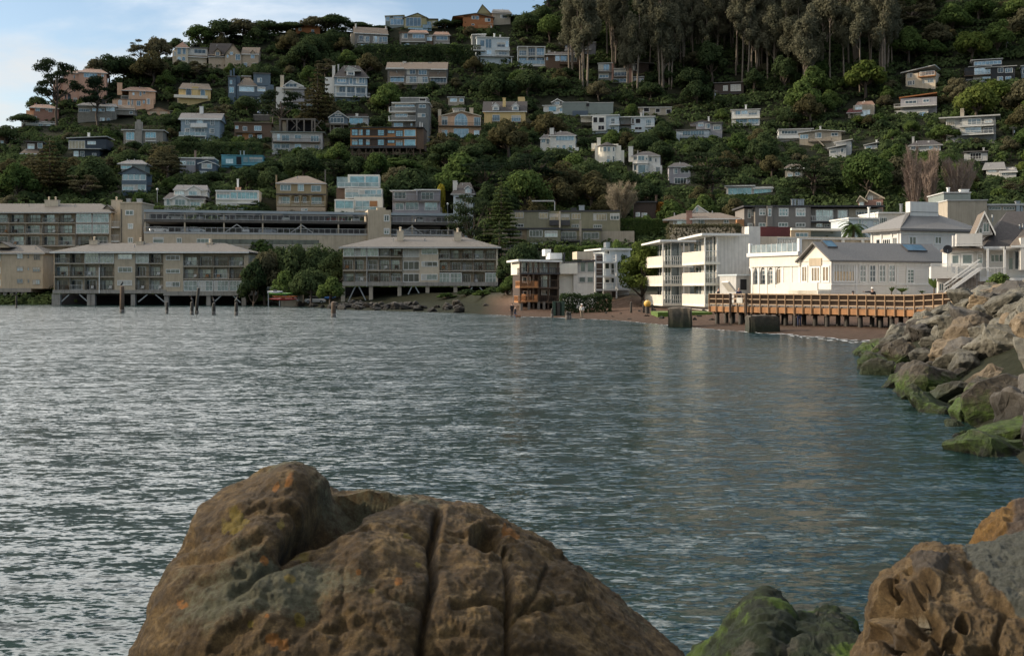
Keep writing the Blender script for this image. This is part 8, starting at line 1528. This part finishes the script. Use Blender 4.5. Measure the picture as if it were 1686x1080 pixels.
def person(label,x,y,z,top,bot,hat=None,rz=0,pose='stand',legs=True,hair='hair_dark',arm=None):
    r=empty('person',(x,y,z),label,'person',None,rz)
    if pose=='sit': hz=.46; kn=(.42,.44); ft=(.45,0.05)
    elif pose=='bend': hz=.62; kn=(.25,.42); ft=(.05,.05)
    else: hz=.92; kn=(.03,.50); ft=(0,.05)
    lean={'bend':.30,'walk':.04,'sit':.05,'stand':0,'lean':.12}[pose]
    pel=(0,0,hz); ch=(0,-lean*.6,hz+.30); sh=(0,-lean,hz+.52); nk=(0,-lean-.02,hz+.60); hd=(0,-lean-.04,hz+.74); ht=(0,-lean-.04,hz+.84)
    B_=[([pel,(0,-lean*.3,hz+.15),ch,sh,nk,(0,-lean-.05,hz+.68),hd,ht],[.13,.125,.15,.12,.055,.085,.095,.06])]; st=[.12,-.10] if pose=='walk' else [0,0]
    top_ch=[([pel,(0,-lean*.3,hz+.15),ch,sh],[.16,.15,.175,.135])]; leg_ch=[([pel],[.16])]
    for i,s in enumerate((-1,1)):
        hp=(s*.10,0,hz-.03); k=(s*.11,-kn[0]-st[i],kn[1]); a=(s*.11,-ft[0]-st[i]*(-1.2 if pose=='walk' else 1),.08); to=(s*.12,-ft[0]-st[i]*(-1.2 if pose=='walk' else 1)-.16,.04)
        B_.append(([pel,hp,k,a,to],[.13,.095,.06,.042,.035])); leg_ch.append(([pel,hp,k,a],[.16,.115,.08,.07]))
        ar=(arm or {}).get(s); sp=(s*.19,-lean,hz+.49)
        e,w=ar if ar else ((s*.25,-lean+.02,hz+.22),(s*.23,-lean-.12,hz+.0))
        B_.append(([sh,sp,e,w],[.12,.058,.045,.032])); top_ch.append(([sh,sp,e,tuple(Vector(e).lerp(Vector(w),.88))],[.135,.085,.065,.055]))
        wv=Vector(w); dv=(wv-Vector(e)).normalized(); sd=dv.cross(Vector((0,1,.2))).normalized()
        pm=tuple(wv+dv*.07); B_.append(([w,pm],[.032,.034]))
        for q,ln in ((-.03,.055),(-.01,.075),(.01,.07),(.03,.05)): B_.append(([pm,tuple(wv+dv*.09+sd*q),tuple(wv+dv*(.09+ln*.6)+sd*q*1.1+Vector((0,-.012,0))),tuple(wv+dv*(.09+ln)+sd*q*1.1+Vector((0,-.03,0)))],[.034,.010,.009,.008]))
        B_.append(([pm,tuple(wv+dv*.05+sd*.05*s),tuple(wv+dv*.09+sd*.065*s)],[.034,.011,.009]))
    B_.append(([hd,(0,-lean-.145,hz+.735)],[.095,.022]))    # nose
    for s in(-1,1): B_.append(([hd,(s*.092,-lean-.03,hz+.735)],[.095,.02]))   # ears
    skinned('body',B_,'skin',r); skinned('jacket',top_ch,top,r); skinned('trousers',leg_ch,bot,r)
    for s in(-1,1):
        MB().tube([(s*.033,-lean-.128,hz+.755),(s*.033,-lean-.136,hz+.755)],[.011,.008],8).build('eye','hair_dark',r)
        i=0 if s<0 else 1; fy=-ft[0]-st[i]*(-1.2 if pose=='walk' else 1); MB().tube([(s*.11,fy+.06,.06),(s*.115,fy-.06,.06),(s*.12,fy-.2,.035)],[.055,.055,.035],8).build('shoe','trim_dark',r,True)
    MB().box(-.025,.025,-lean-.131,-lean-.126,hz+.685,hz+.692).build('mouth','brick_pink',r)
    skinned('hair',[([(0,-lean+.0,hz+.76),(0,-lean-.02,hz+.83),(0,-lean+.035,hz+.70)],[.105,.09,.07])],hair,r)
    if hat: MB().tube([(0,-lean-.04,hz+.80),(0,-lean-.04,hz+.81),(0,-lean-.04,hz+.82),(0,-lean-.04,hz+.93)],[.2,.2,.115,.09],16).build('hat',hat,r)
    return r
def on_bw(px,back=1.2):
    best=None
    for i in range(200):
        s=TL*i/200; a,d,n=along(s); q=a+n*back; X=q.x+o_bw.x; Y=q.y+o_bw.y; p=CX+X/Y*F
        if best is None or abs(p-px)<best[0]: best=(abs(p-px),X,Y,dz(s))
    return best[1:]
o_bw=Vector((BW[0][0],BW[0][1],0))
x,y,z=on_bw(1177); person('person in a black jacket standing at the left end of the boardwalk',x,y,z,'cloth_black','cloth_navy',rz=R(100))
x,y,z=on_bw(1217); person('dark haired person in a dark jacket leaning at the boardwalk rail by the shed hatch',x,y,z,'cloth_navy','cloth_black',rz=R(0),pose='lean')
x,y,z=on_bw(1404,2.2); person('person in a dark hat sitting on the boardwalk behind the rail',x,y,z+.1,'cloth_black','cloth_navy','cloth_black',rz=R(20),pose='sit')
x,y,z=on_bw(1436,1.4); person('person in a pale cap and dark vest pointing left on the boardwalk',x,y,z,'cloth_black','cloth_khaki','cloth_white',rz=R(-20),arm={-1:((-.48,-.12,1.40),(-.72,-.16,1.42))})
D=139; x=W3(848,512,D)[0]; 
D=151; x=W3(848,512,D)[0]; person('person in dark clothes walking a dog on the beach by the timber decks',x,D,tz(x,D),'cloth_black','cloth_jeans',rz=R(90),pose='walk',hat=None)
D=157; x=W3(843,508,D)[0]; person('second person in black standing behind the dog walker on the beach',x,D,tz(x,D),'cloth_black','cloth_black',rz=R(200))
D=145; x=W3(958,514,D)[0]; person('person in a white sun hat standing on the beach in front of the hedge',x,D,tz(x,D),'cloth_white','cloth_khaki','cloth_white',rz=R(0),hair='cloth_white')
D=109; x=W3(1316,541,D)[0]; person('person in dark clothes standing in the shade under the boardwalk',x,D,tz(x,D),'cloth_black','cloth_navy',rz=R(180))
# dog
D=150.5; x=W3(854,512,D)[0]; r=empty('dog',(x,D,tz(x,D)),'small reddish brown dog beside the walker on the beach','dog'); mat('fur_brown',(.22,.10,.05),.9,.2)
ch=[([(0,0,.42),(-.18,0,.42),(-.34,0,.43),(-.42,0,.52),(-.47,0,.60),(-.56,0,.58),(-.62,0,.56)],[.10,.12,.09,.06,.07,.045,.03]),([(0,0,.42),(.16,0,.43),(.28,0,.44),(.42,0,.54)],[.10,.09,.045,.015])]
for s in(-.07,.07):
    ch.append(([(-.34,0,.43),(-.32,s,.34),(-.31,s,.19),(-.33,s,.03),(-.36,s,.02)],[.09,.05,.03,.024,.022])); ch.append(([(.16,0,.43),(.20,s,.33),(.13,s,.23),(.23,s,.13),(.20,s,.02),(.17,s,.02)],[.09,.06,.04,.025,.024,.022]))
    ch.append(([(-.47,0,.60),(-.45,s*.8,.68)],[.07,.015]))
skinned('body',ch,'fur_brown',r)
# utility poles
def upole(label,px,yt,yb,D=None):
    D=D or hillD(px,yb); x,_,zt=W3(px,yt,D); g=tz(x,D); r=empty('utility_pole',(x,D,g),label,'utility pole','utility poles on the slope'); h=zt-g; MB().tube([(0,0,-1),(0,0,h)],[.2,.13],8).build('post','timber_grey',r); MB().bar((-1.1,0,h-.6),(1.1,0,h-.6),.14).build('crossarm','timber_grey',r)
    for s in(-.9,-.4,.4,.9): MB().tube([(s,0,h-.5),(s,0,h-.3)],[.06,.04],6).build('insulator','stucco_white',r)
    MB().tube([(.3,0,h-2),(.3,0,h-1.2)],[.22,.22],8).build('transformer','metal_grey',r)
upole('utility pole with a transformer below the white grid fronted house',860,112,135); upole('utility pole against the forest above the black tiered house',1657,62,92); upole('utility pole left of the dark timber cabin',1176,148,176); upole('utility pole beside the orange crest house',808,38,62); upole('utility pole in front of the sweeping roofed white house',449,180,210); upole('utility pole between the big dark grey house and the right edge',1668,208,228)
def lamp(label,px,yt,D):
    x,_,zt=W3(px,yt,D); g=tz(x,D); r=empty('street_lamp',(x,D,g),label,'street lamp'); h=zt-g; MB().tube([(0,0,-.5),(0,0,h)],[.09,.06],8).build('post','metal_grey',r); bm=bmesh.new(); bmesh.ops.create_uvsphere(bm,u_segments=10,v_segments=8,radius=.3); p=MB(); p.V=[(v.co.x,v.co.y,v.co.z+h) for v in bm.verts]; p.F=[tuple(v.index for v in f.verts) for f in bm.faces]; bm.free(); p.build('lamp_globe','white',r,True)
lamp('white globe lamp post beside the gabled white cottage',259,312,288); lamp('white globe lamp beside the grey shingled house',737,336,280)
# ------------------------------------------------------------------ sky, sun, camera
SUN_AZ=-84.; SUN_EL=22.   # degrees left of the view direction (+y), elevation
w=bpy.data.worlds.new('World'); scene.world=w; w.use_nodes=True; nt=w.node_tree; L=nt.links; bg=nt.nodes['Background']; bg.inputs[1].default_value=SKY_ST
sk=nd(nt,'ShaderNodeTexSky',sky_type='NISHITA'); sk.sun_disc=False; sk.sun_elevation=R(SUN_EL); sk.sun_rotation=R(SUN_AZ); sk.altitude=10; sk.air_density=1.0; sk.dust_density=1.2; sk.ozone_density=1.2
tc=nd(nt,'ShaderNodeTexCoord'); sx=nd(nt,'ShaderNodeSeparateXYZ'); L.new(tc.outputs['Generated'],sx.inputs[0])
# project the direction on a cloud layer
zz=nd(nt,'ShaderNodeMath',operation='MAXIMUM'); zz.inputs[1].default_value=.02; L.new(sx.outputs['Z'],zz.inputs[0]); ad=nd(nt,'ShaderNodeMath',operation='ADD'); ad.inputs[1].default_value=.10; L.new(zz.outputs[0],ad.inputs[0])
dx=nd(nt,'ShaderNodeMath',operation='DIVIDE'); L.new(sx.outputs['X'],dx.inputs[0]); L.new(ad.outputs[0],dx.inputs[1]); dy=nd(nt,'ShaderNodeMath',operation='DIVIDE'); L.new(sx.outputs['Y'],dy.inputs[0]); L.new(ad.outputs[0],dy.inputs[1])
cb=nd(nt,'ShaderNodeCombineXYZ'); L.new(dx.outputs[0],cb.inputs[0]); L.new(dy.outputs[0],cb.inputs[1]); cb.inputs[2].default_value=CLOUD_SEED
n=nd(nt,'ShaderNodeTexNoise'); n.inputs['Scale'].default_value=.62; n.inputs['Detail'].default_value=8; n.inputs['Roughness'].default_value=.55; n.inputs['Distortion'].default_value=.3; L.new(cb.outputs[0],n.inputs['Vector'])
# more cloud toward the left (sun side), clearer to the right
bz=nd(nt,'ShaderNodeMath',operation='MULTIPLY_ADD'); bz.inputs[1].default_value=.55; L.new(sx.outputs['Z'],bz.inputs[0]); L.new(n.outputs['Fac'],bz.inputs[2]); bx=nd(nt,'ShaderNodeMath',operation='MULTIPLY_ADD'); bx.inputs[1].default_value=-.42; L.new(sx.outputs['X'],bx.inputs[0]); L.new(bz.outputs[0],bx.inputs[2])
mr=nd(nt,'ShaderNodeMapRange'); mr.interpolation_type='SMOOTHSTEP'; mr.inputs[1].default_value=.64; mr.inputs[2].default_value=.84; L.new(bx.outputs[0],mr.inputs[0])
dp=nd(nt,'ShaderNodeVectorMath',operation='DOT_PRODUCT'); dp.inputs[1].default_value=(-.38,.80,.46); L.new(tc.outputs['Generated'],dp.inputs[0]); dm=nd(nt,'ShaderNodeMath',operation='MAXIMUM'); dm.inputs[1].default_value=0; L.new(dp.outputs['Value'],dm.inputs[0])
pw_=nd(nt,'ShaderNodeMath',operation='POWER'); pw_.inputs[1].default_value=5; L.new(dm.outputs[0],pw_.inputs[0]); zs=nd(nt,'ShaderNodeMath',operation='SUBTRACT'); zs.inputs[1].default_value=.19; zs.use_clamp=True; L.new(sx.outputs['Z'],zs.inputs[0])
zm=nd(nt,'ShaderNodeMath',operation='MULTIPLY'); L.new(zs.outputs[0],zm.inputs[0]); L.new(pw_.outputs[0],zm.inputs[1]); cl=nd(nt,'ShaderNodeMath',operation='MULTIPLY_ADD'); cl.inputs[1].default_value=74.0; cl.inputs[2].default_value=CLOUD_B; L.new(zm.outputs[0],cl.inputs[0]); cm=nd(nt,'ShaderNodeMath',operation='MAXIMUM'); cm.inputs[1].default_value=3.; L.new(cl.outputs[0],cm.inputs[0])
cc=nd(nt,'ShaderNodeVectorMath',operation='SCALE'); cc.inputs[0].default_value=(1.0,.985,.96); L.new(cm.outputs[0],cc.inputs['Scale'])
mx=nd(nt,'ShaderNodeMix',data_type='RGBA'); L.new(mr.outputs[0],mx.inputs['Factor']); L.new(sk.outputs[0],mx.inputs['A']); L.new(cc.outputs[0],mx.inputs['B']); L.new(mx.outputs['Result'],bg.inputs[0])
sd=bpy.data.lights.new('sun','SUN'); sd.energy=SUN_E; sd.angle=R(.6); sd.color=(1,.84,.64); so=bpy.data.objects.new('sun',sd); COL.objects.link(so)
az=R(SUN_AZ); el=R(SUN_EL); ts=Vector((math.sin(az)*math.cos(el),math.cos(az)*math.cos(el),math.sin(el))); so.rotation_euler=ts.to_track_quat('Z','Y').to_euler()
def build_haze(den):
    m=bpy.data.materials.new('haze'); m.use_nodes=True; nt=m.node_tree; nt.nodes.remove(nt.nodes['Principled BSDF']); v=nd(nt,'ShaderNodeVolumePrincipled'); v.inputs['Color'].default_value=(.78,.86,.95,1); v.inputs['Density'].default_value=den; v.inputs['Anisotropy'].default_value=.2
    nt.links.new(v.outputs[0],nt.nodes['Material Output'].inputs['Volume']); M['haze']=m; tag(MB().box(-720,760,-320,800,-6,190).build('haze','haze'),'thin pale air over the bay and the hillside',None,None,'stuff')
if HAZE: build_haze(HAZE)
cd=bpy.data.cameras.new('camera'); cam=bpy.data.objects.new('camera',cd); COL.objects.link(cam); cam.location=(0,0,H); cam.rotation_euler=(R(90),0,0); cd.sensor_width=36; cd.lens=F/1686*36; cd.shift_y=-(540-HY)/1686; cd.clip_start=.1; cd.clip_end=3000
cd.dof.use_dof=True; cd.dof.focus_distance=90; cd.dof.aperture_fstop=28
scene.camera=cam; vs=scene.view_settings; vs.view_transform='Standard'; vs.look='None'; vs.exposure=EXPO; vs.gamma=1
scene.render.engine='CYCLES'
